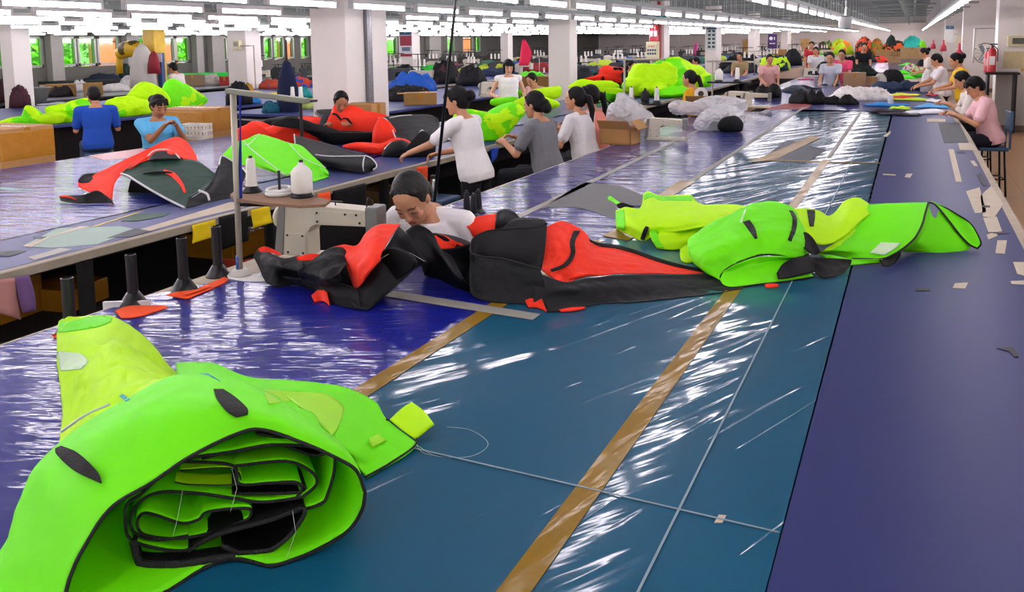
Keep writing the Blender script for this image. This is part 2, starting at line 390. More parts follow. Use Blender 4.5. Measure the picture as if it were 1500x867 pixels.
# what stands outside the windows
leafm = mat('sunlit_leaves', '#a6e84a', .7, var=.55, scale=9)
brick = mat('orange_brick', '#e08050', .8, var=.25, scale=3)
def leafy(cx, cy, r, label, seed):
    rg = random.Random(seed); m = MB()
    for _ in range(900):
        d = Vector((rg.gauss(0, 1), rg.gauss(0, 1), rg.gauss(0, 1))).normalized(); p = Vector((cx, cy, 1.7))+Vector((d.x*r*.5, d.y*r*.8, d.z*1.7))*rg.uniform(.75, 1.05)
        M_ = Matrix.Translation(p) @ Matrix.Rotation(rg.uniform(0, 6.28), 4, Vector((rg.gauss(0, 1), rg.gauss(0, 1), rg.gauss(0, 1))))
        s = rg.uniform(.12, .24); m.add([M_ @ Vector(v) for v in ((-s, 0, 0), (0, -s*.5, .03), (s, 0, 0), (0, s*.5, .03))], [(0, 1, 2, 3)])
    t = thing('tree', label, 'tree', (cx, cy, 0)); f = m.build('foliage', leafm, None); f.parent = t; f.matrix_parent_inverse = world(t).inverted()
    MB().tube([(0, 0, 0), (.05, 0, .9), (0, .1, 1.8)], [.16, .12, .06], 8).build('trunk', mat('tree_bark', '#5a4632', .9), t, True)
for i, (px, r, lab) in enumerate([(10, 2.2, 'leafy green tree outside the window at the far left edge'), (60, 1.8, 'green tree outside the narrow window behind the thread cone rack'), (112, 2.3, 'green tree outside the wide double window at left'), (205, 2.0, 'green tree outside behind the yellow hoist'), (268, 2.2, 'green tree outside the window right of the yellow hoist'), (330, 3.0, 'green tree outside the slim window beside the second column'), (405, 3.2, 'green tree outside the window behind the hanging dark coat'), (575, 3.8, 'pale green tree outside the window just right of the big column'), (670, 4.5, 'green tree outside the farthest bright windows')]):
    leafy(-25.5 if i < 7 else -26, PX(px, 70, -25.).y, r, lab, i+3)
for i, (a, c, lab) in enumerate([(140, 178, 'orange brick gatepost wall outside the left windows'), (243, 262, 'orange brick wall outside behind the white shirted worker'), (415, 436, 'orange brick wall outside the window left of the big column'), (676, 694, 'orange brick wall outside the farthest window')]):
    y0, y1 = PX(a, 70, -23.).y, PX(c, 70, -23.).y
    o = MB().box((0, 0, 1.02), (.3, y1-y0, 2.04), bev=.02).box((0, 0, 2.08), (.4, y1-y0+.1, .08)).build('brick_wall', brick, None, loc=(-23.2, (y0+y1)/2, 0)); tag(o, lab, 'wall')
struct(MB().box((-32.7, 30, -.08), (24, 84, .1)).build('yard_ground', mat('pale_yard_concrete', '#b9b6a6', .9)), 'pale ground outside the windows')
# columns
def column(px0, px1, px2, X, y=90, cap=True):
    a = PX(px0, y, X); Y0 = a.y; x1 = PY(px1, y, Y0).x; y2 = PX(px2, y, x1).y
    y2 = min(max(y2, Y0+.35), Y0+1.4)
    o = MB().box(((X+x1)/2, (Y0+y2)/2, 1.6), (x1-X, y2-Y0, 3.2), bev=.012).build('column', M_colw); struct(o)
    return X, x1, Y0, y2
c1 = column(456, 507, 568, -6.5); c2 = column(803, 834.5, 845.5, -6.5, 60); c3 = column(952, 973, 981, -6.5, 60); c4 = column(1033, 1049, 1057, -6.5, 50)
cA = column(334, 361, 383, -14.7, 90); cB = column(2, 19, 43, -14.7, 90); cC = column(584, 604, 615, -14.7, 60); cD = column(733, 744, 751, -14.7, 60)
cE = column(1096, 1107, 1113, -6.5, 50); cF = column(1144, 1154, 1159, -6.5, 50)
for i, (a, c) in enumerate([(66, 84), (178, 196), (280, 290), (303, 321), (455, 462), (623, 640)]):   # pilasters between the windows
    y0, y1 = PX(a, 70, WX).y, PX(c, 70, WX).y; struct(MB().box((WX+.12, (y0+y1)/2, 1.6), (.24, y1-y0, 3.2), bev=.01).build('trim_%d' % (i+1), mat('pilaster_paint', '#8d8a84', .7)))
# right hand piers standing out of the wall
for i, px in enumerate((1455, 1407, 1381, 1367)):
    Y0 = PX(px, 120, 1.43).y; Y0 = Y0 if i else P(1455, 192, 0).y
    struct(MB().box((1.92, Y0+.3, 1.6), (.98, .6, 3.2), bev=.01).build('column', M_colw))
    struct(MB().box((1.91, Y0+.3, .06), (1.02, .64, .12)).build('baseboard_right_%d' % (i+1), M_skirt))
PIER = P(1455, 192, 0).y
struct(MB().box((RX-.02, 30, .06), (.04, 76, .12)).build('baseboard_right', M_skirt))
# silver downpipe on the big column, red riser on the third
o = MB().tube([(c1[1]+.03, (c1[2]+c1[3])/2-.02, 0), (c1[1]+.03, (c1[2]+c1[3])/2-.02, 3.2)], .05, 10).build('trim_7', mat('scratched_foil_pipe', '#77777a', .35, .8, var=.4, scale=30)); struct(o, 'silver wrapped pipe up the big column')
o = MB().tube([(c3[1]-.12, c3[2]-.07, 0), (c3[1]-.12, c3[2]-.07, 3.2)], .06, 10).build('trim_8', mat('red_riser_paint', '#8e1f22', .5)); struct(o, 'dark red riser pipe on the third column')
# steelwork under the ceiling
m = MB()
for y in np.arange(4.6, 60, 1.7): m.box((-9, y, 3.08), (25, .1, .2))
struct(m.build('ceiling_beam', M_beam), 'grey cross beams under the ceiling')
m = MB()
for x in (-.4, -2.3, -4.0, -7.2, -8.8, -10.4, -12.2, -16, -18): m.box((x, 30, 2.9), (.08, 62, .1)); m.tube([(x+.4, -1, 2.72), (x+.4, 61, 2.72)], .025, 6)
for y in np.arange(6.3, 60, 3.4): m.tube([(-20, y, 2.62), (1.4, y, 2.62)], .022, 6)
struct(m.build('ceiling_pipes', M_beam), 'grey pipes and battens under the ceiling')
m = MB()
for y in np.arange(8.0, 58, 1.7):
    for x in (-2.0, -.25, 1.0): m.box((x, y, 2.75), (.04, .04, .5))
struct(m.build('ceiling_hangers', M_beam), 'upright hanger rods among the ceiling steel')
# ------------------------------------------------------------------ tube lights
TUBE = glow('lit_tube', '#fff6ff', 30.); M_house = mat('white_batten_enamel', '#c9c6c6', .45)
ROWS = [(.475, 'row above the right hand table edge', .93, 56, 0), (-1.34, 'row above the middle of the wide table', 1.14, 56, .3), (-3.15, 'row above the aisle left of the wide table', 1.14, 56, .6), (-4.8, 'row in front of the big white column', 1.14, 54, .2), (-6.38, 'row in line with the big white column', 1.14, 54, .12), (-8.03, 'row just behind the big white column', 1.14, 54, .4), (-9.5, 'row above the left green pile', 1.14, 54, .9), (-11.0, 'row above the third table', 1.14, 54, .5), (-13.2, 'row before the second column line', 1.14, 54, .1), (-15.6, 'row behind the second column line', 1.14, 38, .7), (-17.4, 'row next to the window row', 1.14, 38, .3), (-19.2, 'row nearest the window wall', 1.14, 38, .6)]
def toscreen(p):
    c = RM.T @ (np.array(p)-np.array([0, 0, EYE])); return (CX+F*c[0]/c[2], CY-F*c[1]/c[2], c[2])
LZ = 2.18
near = []; far = []; away = []
for X, lab, pitch, ymax, ph in ROWS:
    k = 0; y = -4+ph
    while y < ymax:
        a = toscreen((X, y, LZ)); e = toscreen((X, y+.9, LZ)); vis = a[2] > .3  and e[2] > .3 and max(a[1], e[1]) > -4 and a[0] < 1505 and e[0] > -5 and min(a[0], e[0]) < 1500
        blocked = any(c[0]-.05 < X < c[1]+.05 and c[2]-.95 < y < c[3]+.05 for c in (c1, c2, c3, c4, cA, cB, cC, cD, cE, cF))
        if blocked: y += pitch; continue
        if vis: near.append((e[2], X, y, lab, k)); k += 1
        else: away.append((X, y))
        y += pitch
near.sort(); far = near[300:]; near = near[:300]
def tube_parts(root):
    MB().box((0, .46, .045), (.06, .92, .045), bev=.008).box((0, .012, .0), (.05, .03, .05)).box((0, .908, .0), (.05, .03, .05)).tube([(0, .2, .06), (0, .2, 1.02)], .005, 6).tube([(0, .7, .06), (0, .7, 1.02)], .005, 6).build('batten', M_house, root)
    MB().tube([(0, .025, 0), (0, .895, 0)], .020, 10).build('lamp_tube', TUBE, root, True)
lp = MB().box((0, .46, .045), (.06, .92, .045)).tube([(0, .46, .06), (0, .46, 1.02)], .006, 5).mat(1).tube([(0, .02, 0), (0, .9, 0)], .020, 8); lpo = None; proto = None
cnt = {}
for i, (d, X, y, lab, k) in enumerate(near):
    c = cnt.get(X, 0); cnt[X] = c+1; lb = '%s tube light in the %s' % (ORD[c], lab)
    if d < 17:
        if proto is None: proto = thing('tube_light', lb, 'light', (X, y, LZ), 0, 'ceiling tube lights'); tube_parts(proto)
        else: dup(proto, (X, y, LZ), 0, lb)
    else:
        if lpo is None: lpo = lp.build('tube_light', [M_house, TUBE], None, loc=(X, y, LZ)); tag(lpo, lb, 'light', 'ceiling tube lights')
        else: q = lpo.copy(); q.location = (X, y, LZ); q['label'] = lb; COL.objects.link(q)
m = MB()
for d, X, y, lab, k in far: m.mat(0).box((X, y+.46, LZ+.045), (.06, .92, .045)).mat(1).tube([(X, y+.03, LZ), (X, y+.9, LZ)], .020, 6)
if far: tag(m.build('tube_light_rows', [M_house, TUBE]), 'most distant glowing tube lights at the far end', 'light', None, 'stuff')
m = MB()
for X, y in away: m.mat(0).box((X, y+.46, LZ+.045), (.06, .92, .045)).mat(1).tube([(X, y+.03, LZ), (X, y+.9, LZ)], .020, 8)
tag(m.build('overhead_tube_lights', [M_house, TUBE]), 'tube lights overhead above the picture', 'light', None, 'stuff')
m = MB()
for X, lab, pitch, ymax, ph in ROWS: m.box((X, ymax/2-2, LZ+.09), (.045, ymax+4, .046))
struct(m.build('ceiling_trunking', M_pipe), 'grey trunking the tube lights hang from')
# ------------------------------------------------------------------ daylight
w = bpy.data.worlds.new('daylight'); SC.world = w; w.use_nodes = True; bg = w.node_tree.nodes['Background']; bg.inputs['Color'].default_value = (.93, .97, 1, 1); bg.inputs['Strength'].default_value = 1.2
sun = bpy.data.lights.new('sun', 'SUN'); sun.energy = 7; sun.angle = .02; so = bpy.data.objects.new('sun', sun); COL.objects.link(so); so.rotation_euler = Vector((-.75, .25, -.8)).to_track_quat('-Z', 'Y').to_euler()
SC.view_settings.view_transform = 'Standard'; SC.view_settings.look = 'None'; SC.view_settings.exposure = .3; SC.view_settings.gamma = 1
SC.cycles.max_bounces = 6; SC.cycles.sample_clamp_indirect = 6
# ================================================================== work tables
def film(name, c1, c2, stretch, rot, ws, strength, rough=.12, coat=1., grid=None, base_rough=.45, fine=0):
    """vinyl sheet under wrinkled clear plastic: the wrinkles live in the clear coat"""
    m, nt, N, L, b = newmat(name); tc = N.new('ShaderNodeTexCoord')
    nz = N.new('ShaderNodeTexNoise'); nz.inputs['Scale'].default_value = 1.1; nz.inputs['Detail'].default_value = 6; L.new(tc.outputs['Object'], nz.inputs['Vector'])
    mx = N.new('ShaderNodeMix'); mx.data_type = 'RGBA'; mx.inputs['A'].default_value = lin(c1); mx.inputs['B'].default_value = lin(c2); L.new(nz.outputs['Fac'], mx.inputs['Factor'])
    L.new(mx.outputs['Result'], b.inputs['Base Color']); b.inputs['Roughness'].default_value = base_rough; b.inputs['Specular IOR Level'].default_value = .08
    b.inputs['Coat Weight'].default_value = coat; b.inputs['Coat Roughness'].default_value = rough; b.inputs['Coat IOR'].default_value = 1.27
    def wrinkle(ang, along, across, det, dist):
        r = N.new('ShaderNodeMapping'); r.inputs['Rotation'].default_value = (0, 0, -ang); L.new(tc.outputs['Object'], r.inputs['Vector'])
        q = N.new('ShaderNodeMapping'); q.inputs['Scale'].default_value = (along, across, 1); L.new(r.outputs['Vector'], q.inputs['Vector'])
        w = N.new('ShaderNodeTexNoise'); w.inputs['Scale'].default_value = 1; w.inputs['Detail'].default_value = det; w.inputs['Distortion'].default_value = dist; L.new(q.outputs['Vector'], w.inputs['Vector']); return w.outputs['Fac']
    def math_(op, a, c):
        k = N.new('ShaderNodeMath'); k.operation = op
        for n_, v in enumerate((a, c)):
            if isinstance(v, (int, float)): k.inputs[n_].default_value = v
            else: L.new(v, k.inputs[n_])
        return k.outputs[0]
    soft = wrinkle(rot, stretch[0], stretch[1], 1.5, .3)                       # broad slack undulation
    cr = math_('ABSOLUTE', math_('SUBTRACT', wrinkle(rot+.12, stretch[0]*.6, stretch[1]*1.3, 0, .2), .5), 0)
    mr = N.new('ShaderNodeMapRange'); mr.interpolation_type = 'SMOOTHSTEP'; mr.inputs['From Min'].default_value = 0; mr.inputs['From Max'].default_value = .035; mr.inputs['To Min'].default_value = 1; mr.inputs['To Max'].default_value = 0; L.new(cr, mr.inputs['Value'])
    lo = N.new('ShaderNodeTexNoise'); lo.inputs['Scale'].default_value = 1.7; lo.inputs['Detail'].default_value = 1; L.new(tc.outputs['Object'], lo.inputs['Vector'])
    mask = N.new('ShaderNodeMapRange'); mask.inputs['From Min'].default_value = .42; mask.inputs['From Max'].default_value = .62; L.new(lo.outputs['Fac'], mask.inputs['Value'])
    crease = math_('MULTIPLY', math_('MULTIPLY', mr.outputs['Result'], mask.outputs['Result']), .16)
    tiny = math_('MULTIPLY', wrinkle(rot-.1, stretch[0]*4, stretch[1]*4, 2, 0), .12+fine)
    hgt = math_('ADD', math_('ADD', math_('MULTIPLY', soft, 1.), crease), tiny)
    bp = N.new('ShaderNodeBump'); bp.inputs['Strength'].default_value = strength; bp.inputs['Distance'].default_value = .02; L.new(hgt, bp.inputs['Height']); L.new(bp.outputs['Normal'], b.inputs['Coat Normal'])
    MATS[name] = m; return m
F_blue = film('blue_vinyl_under_film', '#0b1270', '#121c86', (2.2, 11), .45, 1, .45, .09, fine=.08)
F_teal = film('teal_vinyl_under_film', '#0a4560', '#0f5573', (1.1, 8), 1.05, 1, .34, .09)
F_indigo = film('indigo_vinyl_under_film', '#20246a', '#2e3580', (2.5, 12), .25, 1, .6, .1, fine=.1)
F_pale = film('slate_blue_vinyl', '#2c3568', '#3a4478', (2, 2), 0, 1, .1, .38, .3, fine=-.1)
F_purple = film('purple_blue_vinyl', '#252a59', '#2f3667', (2, 2), 0, 1, .08, .42, .25, fine=-.1)
M_edge = mat('worn_plywood_edge', '#a79a85', .7, var=.25, scale=12)
M_shade = mat('under_table_shade_black', '#17161a', .8)  # near-black for the pieces added to darken the space under the tables
M_tleg = mat('black_steel_leg', '#141417', .5, .3)
M_amber = film('amber_packing_tape', '#7a5a06', '#8a690c', (3, 14), 1.3, 1, .3, .12, .45)
M_greyt = mat('grey_cloth_tape', '#8d8a80', .5, var=.15, scale=14)
M_paper = mat('beige_masking_tape', '#b9ab95', .6, var=.12, scale=14)
M_white = mat('white_paper', '#dcdad6', .6, var=.05)
M_grey = mat('grey_felt_patch', '#55585c', .8, var=.15, scale=16)
def flat(name, quad, m, parent, z=TZ, lift=.0015):
    """a thin strip stuck on a table top; quad in world x,y"""
    q = [(x, y, z+lift) for x, y in quad]; n = len(q); c = MB().add(q+[(x, y, z+lift+.0012) for x, y, _ in q], [tuple(range(n))[::-1], tuple(range(n, 2*n))]+[(i, (i+1) % n, n+(i+1) % n, n+i) for i in range(n)])
    o = c.build(name, m, None)
    if parent is not None: o.parent = parent; o.matrix_parent_inverse = world(parent).inverted()
    return o
def pflat(name, px, m, parent, lift=.0015, z=TZ): return flat(name, [P(x, y, z)[:2] for x, y in px], m, parent, z, lift)
def strip(x0, x1, y0, y1): return [(x0, y0), (x1, y0), (x1, y1), (x0, y1)]
def table(label, poly, legs, cat='table', th=.035, name='work_table', topm=None, z=TZ, edge=None):
    cx = sum(p[0] for p in poly)/len(poly); cy = sum(p[1] for p in poly)/len(poly)
    t = thing(name, label, cat, (cx, cy, 0)); rel = [(x-cx, y-cy) for x, y in poly]
    MB().prism(rel, 'z', z-th, z).build('table_top', topm or M_edge, t)
    for x, y in legs: MB().box((x-cx, y-cy, (z-th)/2), (.06, .06, z-th), bev=.006).box((x-cx, y-cy, .012), (.09, .09, .024)).build('leg', M_tleg, t)
    return t
# ------- the wide table in front
XL = -2.58
def bay(y0, y1, x=-2.05): return [(XL, y0), (x, y0), (x, y1), (XL, y1)]
poly = [(.545, .2), (.545, 9.5), (.49, 13), (.42, 25), (XL, 25), (XL, 12.7), (-1.85, 12.7), (-1.85, 11.7), (XL, 11.7), (XL, 3.85), (-1.74, 3.85), (-1.74, 3.14), (-2.77, 3.14), (-2.77, .2)]
T1 = table('very wide worktable covered in teal and blue plastic film running down the hall', poly, [(.42, 2), (.42, 4.3), (.4, 6.7), (.36, 9), (.36, 11.5), (-2.46, 1.9), (-2.46, 2.8), (-2.46, 4.4), (-2.46, 6.3), (-2.46, 8.2)])
def cov(name, q, m, lift=.0): return flat(name, q, m, T1, lift=lift+.0005)
cov('blue_film', [(-2.755, .25), (-1.40, .25), (-1.40, 3.12), (XL+.02, 3.12), (XL+.02, 2.75), (-2.755, 2.3)], F_blue)
cov('blue_film', [(-1.72, 3.12), (-1.40, 3.12), (-1.40, 3.87), (-1.72, 3.87)], F_blue)
cov('teal_film', strip(-1.40, -.205, .25, 12.2), F_teal)
cov('slate_strip', [(-.205, .25), (.5, .25), (.5, 9.5), (.45, 13), (.4, 18), (-.24, 18), (-.22, 8)], F_purple)
cov('indigo_film', [(XL+.02, 3.88), (-1.40, 3.88), (-1.40, 11.68), (XL+.02, 11.68)], F_indigo)
cov('far_film', [(-1.84, 11.7), (-.25, 12.2), (-.25, 24.9), (XL+.02, 24.9), (XL+.02, 12.75), (-1.84, 12.75)], F_indigo)
def tape(q, m, lift=.003): return flat('tape_strip', q, m, T1, lift=lift)
tape([(-.655, .4), (-.595, .4), (-.585, 3.5), (-.64, 3.5)], M_amber); tape([(-.64, 3.9), (-.59, 3.9), (-.58, 7.2), (-.64, 7.2)], M_amber); tape(strip(-.62, -.585, 7.3, 12.1), M_greyt)
tape([(-1.43, 1.5), (-1.365, 1.5), (-1.365, 3.85), (-1.43, 3.85)], M_amber); tape([(-1.45, 4.9), (-1.36, 4.9), (-1.35, 5.75), (-1.46, 5.75)], M_amber, .004); tape(strip(-1.41, -1.365, 5.75, 12.6), M_greyt)
tape([(-1.86, 2.655), (-1.2, 2.63), (-1.2, 2.70), (-1.86, 2.73)], M_greyt, .004)
tape([(-1.2, 6.93), (-.2, 7.09), (-.2, 7.14), (-1.2, 7.0)], M_amber, .004); tape([(-1.16, 6.8), (-1.0, 7.0), (-.8, 8.8), (-.92, 8.8)], M_amber, .005)
tape([(-1.40, 3.95), (-1.25, 3.9), (-1.2, 4.85), (-1.37, 4.85)], M_amber, .0045)
tape([(-2.03, 4.0), (-1.98, 4.0), (-2.13, 11.6), (-2.18, 11.6)], M_greyt)
tape([(-1.12, 1.645), (-.21, 1.65), (-.21, 1.6545), (-1.12, 1.6495)], mat('thin_grey_seam', '#7c9098', .5), .004)
tape([(-.418, .4), (-.413, .4), (-.413, 11.5), (-.418, 11.5)], mat('thin_grey_seam', '#7c9098', .5), .004)
# grey cloth patch and worn marks
k = crop(680, 180, 3.942)
pflat('grey_patch', [k(600, 400), (k(680, 345)), k(900, 365), k(1030, 420), k(1040, 480), k(880, 480), k(870, 560), k(760, 520), k(650, 490), k(480, 490), k(440, 500)], mat('grey_cloth_patch', '#5f6060', .6, var=.15, scale=10), T1, .003)
pflat('grey_patch', [(1210, 220), (1180, 240), (1115, 233), (1155, 205)], M_grey, T1, .003)
pflat('dark_patch', [(1374, 181), (1405, 180), (1419, 209), (1383, 210)], M_grey, T1, .003)
for q in ([(1389, 219), (1397, 219), (1409, 267), (1400, 267)], [(1436, 287), (1452, 273), (1470, 300), (1456, 320), (1440, 318)], [(1415, 281), (1435, 275), (1445, 312), (1428, 313)], [(1440, 320), (1460, 318), (1468, 340), (1448, 342)], [(1461, 353), (1475, 353), (1472, 373), (1458, 372)], [(1484, 385), (1500, 385), (1500, 405), (1490, 402)], [(1403, 210), (1423, 210), (1432, 221), (1406, 220)], [(1480, 413), (1500, 412), (1500, 418), (1482, 417)], [(1399, 416), (1418, 415), (1414, 424), (1395, 423)], [(1325, 260), (1328, 255), (1337, 255), (1333, 261)], [(1293, 255), (1312, 256), (1312, 258), (1293, 257)], [(1358, 174), (1385, 175), (1385, 179), (1358, 179)], [(1293, 200), (1304, 192), (1305, 195), (1299, 201)], [(1046, 768), (1053, 756), (1064, 757), (1058, 768)], [(1421, 236), (1427, 236), (1433, 244), (1427, 244)], [(1445, 345), (1458, 340), (1462, 346), (1448, 352)]):
    pflat('tape_scrap', q, M_paper, T1, .0028)
for q in ([(1340, 423), (1362, 423), (1363, 427), (1341, 427)], [(1460, 512), (1484, 510), (1492, 524), (1486, 525), (1478, 516)], [(1431, 257), (1437, 254), (1446, 272), (1440, 273)], [(1438, 302), (1450, 302), (1450, 305), (1438, 304)], [(1401, 222), (1412, 222), (1414, 225), (1402, 225)], [(1447, 341), (1462, 341), (1480, 343), (1462, 344)]):
    pflat('dark_mark', q, mat('black_scuff', '#1d1d24', .6), T1, .0034)
pflat('red_patch', [(1128, 158), (1150, 152), (1192, 152), (1180, 160), (1120, 161)], mat('red_vinyl_scrap', '#8f3a3a', .5), T1, .002)
# ================================================================== people
def skinmat():
    m, nt, N, L, b = newmat('skin'); at = N.new('ShaderNodeAttribute'); at.attribute_name = 'tone'
    nz = N.new('ShaderNodeTexNoise'); nz.inputs['Scale'].default_value = 30; mx = N.new('ShaderNodeMix'); mx.data_type = 'RGBA'; mx.blend_type = 'MULTIPLY'; mx.inputs['Factor'].default_value = .12
    L.new(at.outputs['Color'], mx.inputs['A']); L.new(nz.outputs['Color'], mx.inputs['B']); L.new(mx.outputs['Result'], b.inputs['Base Color'])
    b.inputs['Roughness'].default_value = .5; b.inputs['Subsurface Weight'].default_value = .08; b.inputs['Subsurface Radius'].default_value = (.01, .005, .003); b.inputs['Specular IOR Level'].default_value = .35
    return m
M_skin = skinmat()
M_hair = mat('black_hair', '#0a0809', .55, var=.3, scale=60, spec=.2, bump=.4, bscale=120)
M_hairg = mat('greying_black_hair', '#1b1918', .55, var=.5, scale=70, spec=.25, bump=.4, bscale=120)
SKIN = {'mid': '#c08a68', 'pale': '#d8a888', 'tan': '#a87250'}
def fused(mb, name, m, parent, vox, smooth=4, fac=.5):
    o = mb.build('_t', m); md = o.modifiers.new('r', 'REMESH'); md.mode = 'VOXEL'; md.voxel_size = vox; md.use_smooth_shade = True
    if smooth: s = o.modifiers.new('s', 'SMOOTH'); s.iterations = smooth; s.factor = fac
    dg = bpy.context.evaluated_depsgraph_get(); me = bpy.data.meshes.new_from_object(o.evaluated_get(dg)); me.name = name
    old = o.data; bpy.data.objects.remove(o); bpy.data.meshes.remove(old)
    if not me.materials: me.materials.append(m)
    r = bpy.data.objects.new(name, me); COL.objects.link(r)
    if parent is not None: r.parent = parent
    return r
HEADR = [(0, .020, .078, -.012), (.012, .036, .088, .0), (.03, .047, .088, -.02), (.055, .056, .086, -.058), (.08, .064, .085, -.083), (.11, .070, .086, -.097), (.14, .073, .086, -.10), (.17, .069, .076, -.095), (.195, .055, .054, -.076), (.213, .03, .022, -.045), (.218, .008, .0, -.02)]
def person(label, at, yaw, zp=.58, lean=15, hands=((-.15, .38, .82), (.15, .38, .82)), head=(0, 25), shirt='#e6e4e4', trousers='#1a1b22', hair='bun', sleeve=.55, skin='mid', sit=True, scale=1., vox=.011, hairm=None, roll=0, elbow=.5, sex='f', foot=None, collar=None, extra=None, hips=1., nosleeve=False, fringe=False, bare=None, turn=0, side=0, neck=None):
    t = thing('person', label, 'person', (at[0], at[1], 0), math.radians(yaw)); S = scale
    sk = lin(SKIN[skin]); la = math.radians(lean); sd = Vector((math.sin(math.radians(side)), math.sin(la), math.cos(la))).normalized()
    p0 = Vector((0, 0, zp)); Rt = Matrix.Rotation(math.radians(turn), 3, 'Z'); X = Rt @ Vector((1, 0, 0)); fw = X.cross(sd)*-1
    fw = sd.cross(X); fw = fw if fw.y > 0 else -fw
    sp = lambda d: p0+sd*d*S
    sw = (.168 if sex == 'f' else .19)*S
    B = MB(); C = MB(); T = MB()
    def tor(mb, add, top=True):
        rs = []
        for d, hx, hy in ((-.06, .15, .11), (0, .168*hips, .125), (.1, .158*hips, .112), (.2, .14, .10), (.32, .152, .112), (.41, .155, .102), (.46, .125, .08), (.5, .062, .06)):
            if add and d >= .5: continue
            rs.append((sp(d)+fw*(.012*math.sin(d*6)), X*(hx*(1.08 if sex == 'm' and d > .25 else 1)+add)*S, fw*(hy+add)*S))
        mb.rings(rs, 18)
    tor(B, 0); nb = sp(.49)
    sh = []
    for s in (-1, 1):
        j = sp(.435)+X*s*sw; sh.append(j); B.caps(sp(.44)+X*s*.05, .048*S, j, .046*S)
    # head
    hy_, hp = math.radians(head[0]), math.radians(head[1])
    HR = Matrix.Rotation(hy_, 3, 'Z') @ Matrix.Rotation(-hp, 3, 'X') @ Matrix.Rotation(math.radians(roll), 3, 'Y')
    nt_ = nb+(Vector((0, neck[0], neck[1]))*S if neck else (sd*.55+Vector((0, .25, .6))*.4)*.085*S)
    B.caps(nb-sd*.02, .055*S, nt_, .047*S)
    H = lambda p: nt_+HR @ ((Vector(p)-Vector((0, -.022, .035)))*S)
    HX, HY = HR @ Vector((1, 0, 0)), HR @ Vector((0, 1, 0))
    B.rings([(H((0, (f+bk)/2, z)), HX*hw*S, HY*(f-bk)/2*S) for z, hw, f, bk in HEADR], 22)
    B.caps(H((0, -.02, .03)), .045*S, nt_-sd*.03, .047*S)
    B.caps(H((0, .084, .112)), .007*S, H((0, .101, .077)), .0105*S); B.caps(H((-.011, .093, .073)), .008*S, H((.011, .093, .073)), .008*S)      # nose
    B.caps(H((-.017, .084, .046)), .0055*S, H((.017, .084, .046)), .0055*S); B.caps(H((-.014, .083, .036)), .0062*S, H((.014, .083, .036)), .0062*S)  # lips
    for s in (-1, 1):
        B.caps(H((s*.015, .083, .122)), .006*S, H((s*.045, .072, .124)), .0075*S)                 # brow
        B.ell(H((s*.034, .062, .10)), (.022*S, .022*S, .016*S), HR)                                     # lids
        B.ell(H((s*.04, .06, .07)), (.02*S, .022*S, .02*S), HR)                                   # cheek
        B.ell(H((s*.073, -.012, .095)), (.008*S, .017*S, .03*S), HR)                              # ear
    B.ell(H((0, .078, .014)), (.02*S, .014*S, .014*S), HR)
    # arms and hands
    hd = []
    for s, hnd, j in zip((-1, 1), hands, sh):
        hnd = Vector(hnd); ua, fa = .27*S, .235*S; v = hnd-j; L_ = min(v.length, (ua+fa)*.985); u = v.normalized(); hnd = j+u*L_
        a = (ua*ua-fa*fa+L_*L_)/(2*L_); h = math.sqrt(max(ua*ua-a*a, 0)); pole = Vector((s*elbow, -.35, -1)); pole = (pole-u*pole.dot(u)).normalized(); e = j+u*a+pole*h
        B.caps(j, .047*S, e, .037*S); B.caps(e, .038*S, hnd, .025*S)
        if not nosleeve:
            q = j+(e-j)*sleeve if sleeve <= 1 else e; C.caps(j+(j-e).normalized()*.0, .060*S, q, .056*S)
            if sleeve > 1: C.caps(e, .054*S, e+(hnd-e)*(sleeve-1), .042*S)
            elif sleeve > .3: C.tube([j, q, q+(e-j).normalized()*.012], [.060*S, .058*S, .059*S], 12)
        d = (hnd-e).normalized(); d = (d+Vector((-s*.15, .25, -.12))).normalized(); n = Vector((-s*.45, 0, -1)); n = (n-d*n.dot(d)).normalized(); w = d.cross(n)*(1 if True else -1)
        pc = hnd+d*.045*S; B.rings([(hnd, w*.024*S, n*.018*S), (hnd+d*.03*S, w*.036*S, n*.016*S), (hnd+d*.075*S, w*.041*S, n*.014*S), (hnd+d*.088*S, w*.036*S, n*.009*S)], 12)
        for k_, (off, ln) in enumerate(((-.031, .064), (-.0105, .074), (.0105, .069), (.031, .053))):
            b0 = hnd+d*.082*S+w*off*S; cur = .35+.12*k_; d1 = (d*math.cos(cur)+n*math.sin(cur)); d2 = (d*math.cos(cur*2.3)+n*math.sin(cur*2.3)); d3 = (d*math.cos(cur*3.2)+n*math.sin(cur*3.2)); l = ln*S
            p1 = b0+d1*l*.45; p2 = p1+d2*l*.32; p3 = p2+d3*l*.25; B.caps(b0, .0095*S, p1, .0088*S, 8); B.caps(p1, .0088*S, p2, .008*S, 8); B.caps(p2, .008*S, p3, .007*S, 8)
        wi = w if w.dot(Vector((-s, .0, 0))) > 0 else -w
        b0 = hnd+d*.02*S+wi*.024*S; p1 = b0+(d*.6+wi*.75+n*.3).normalized()*.036*S; p2 = p1+(d*.9+wi*.15+n*.45).normalized()*.03*S; B.caps(b0, .0125*S, p1, .0105*S, 8); B.caps(p1, .0105*S, p2, .0085*S, 8)
        hd.append(hnd)
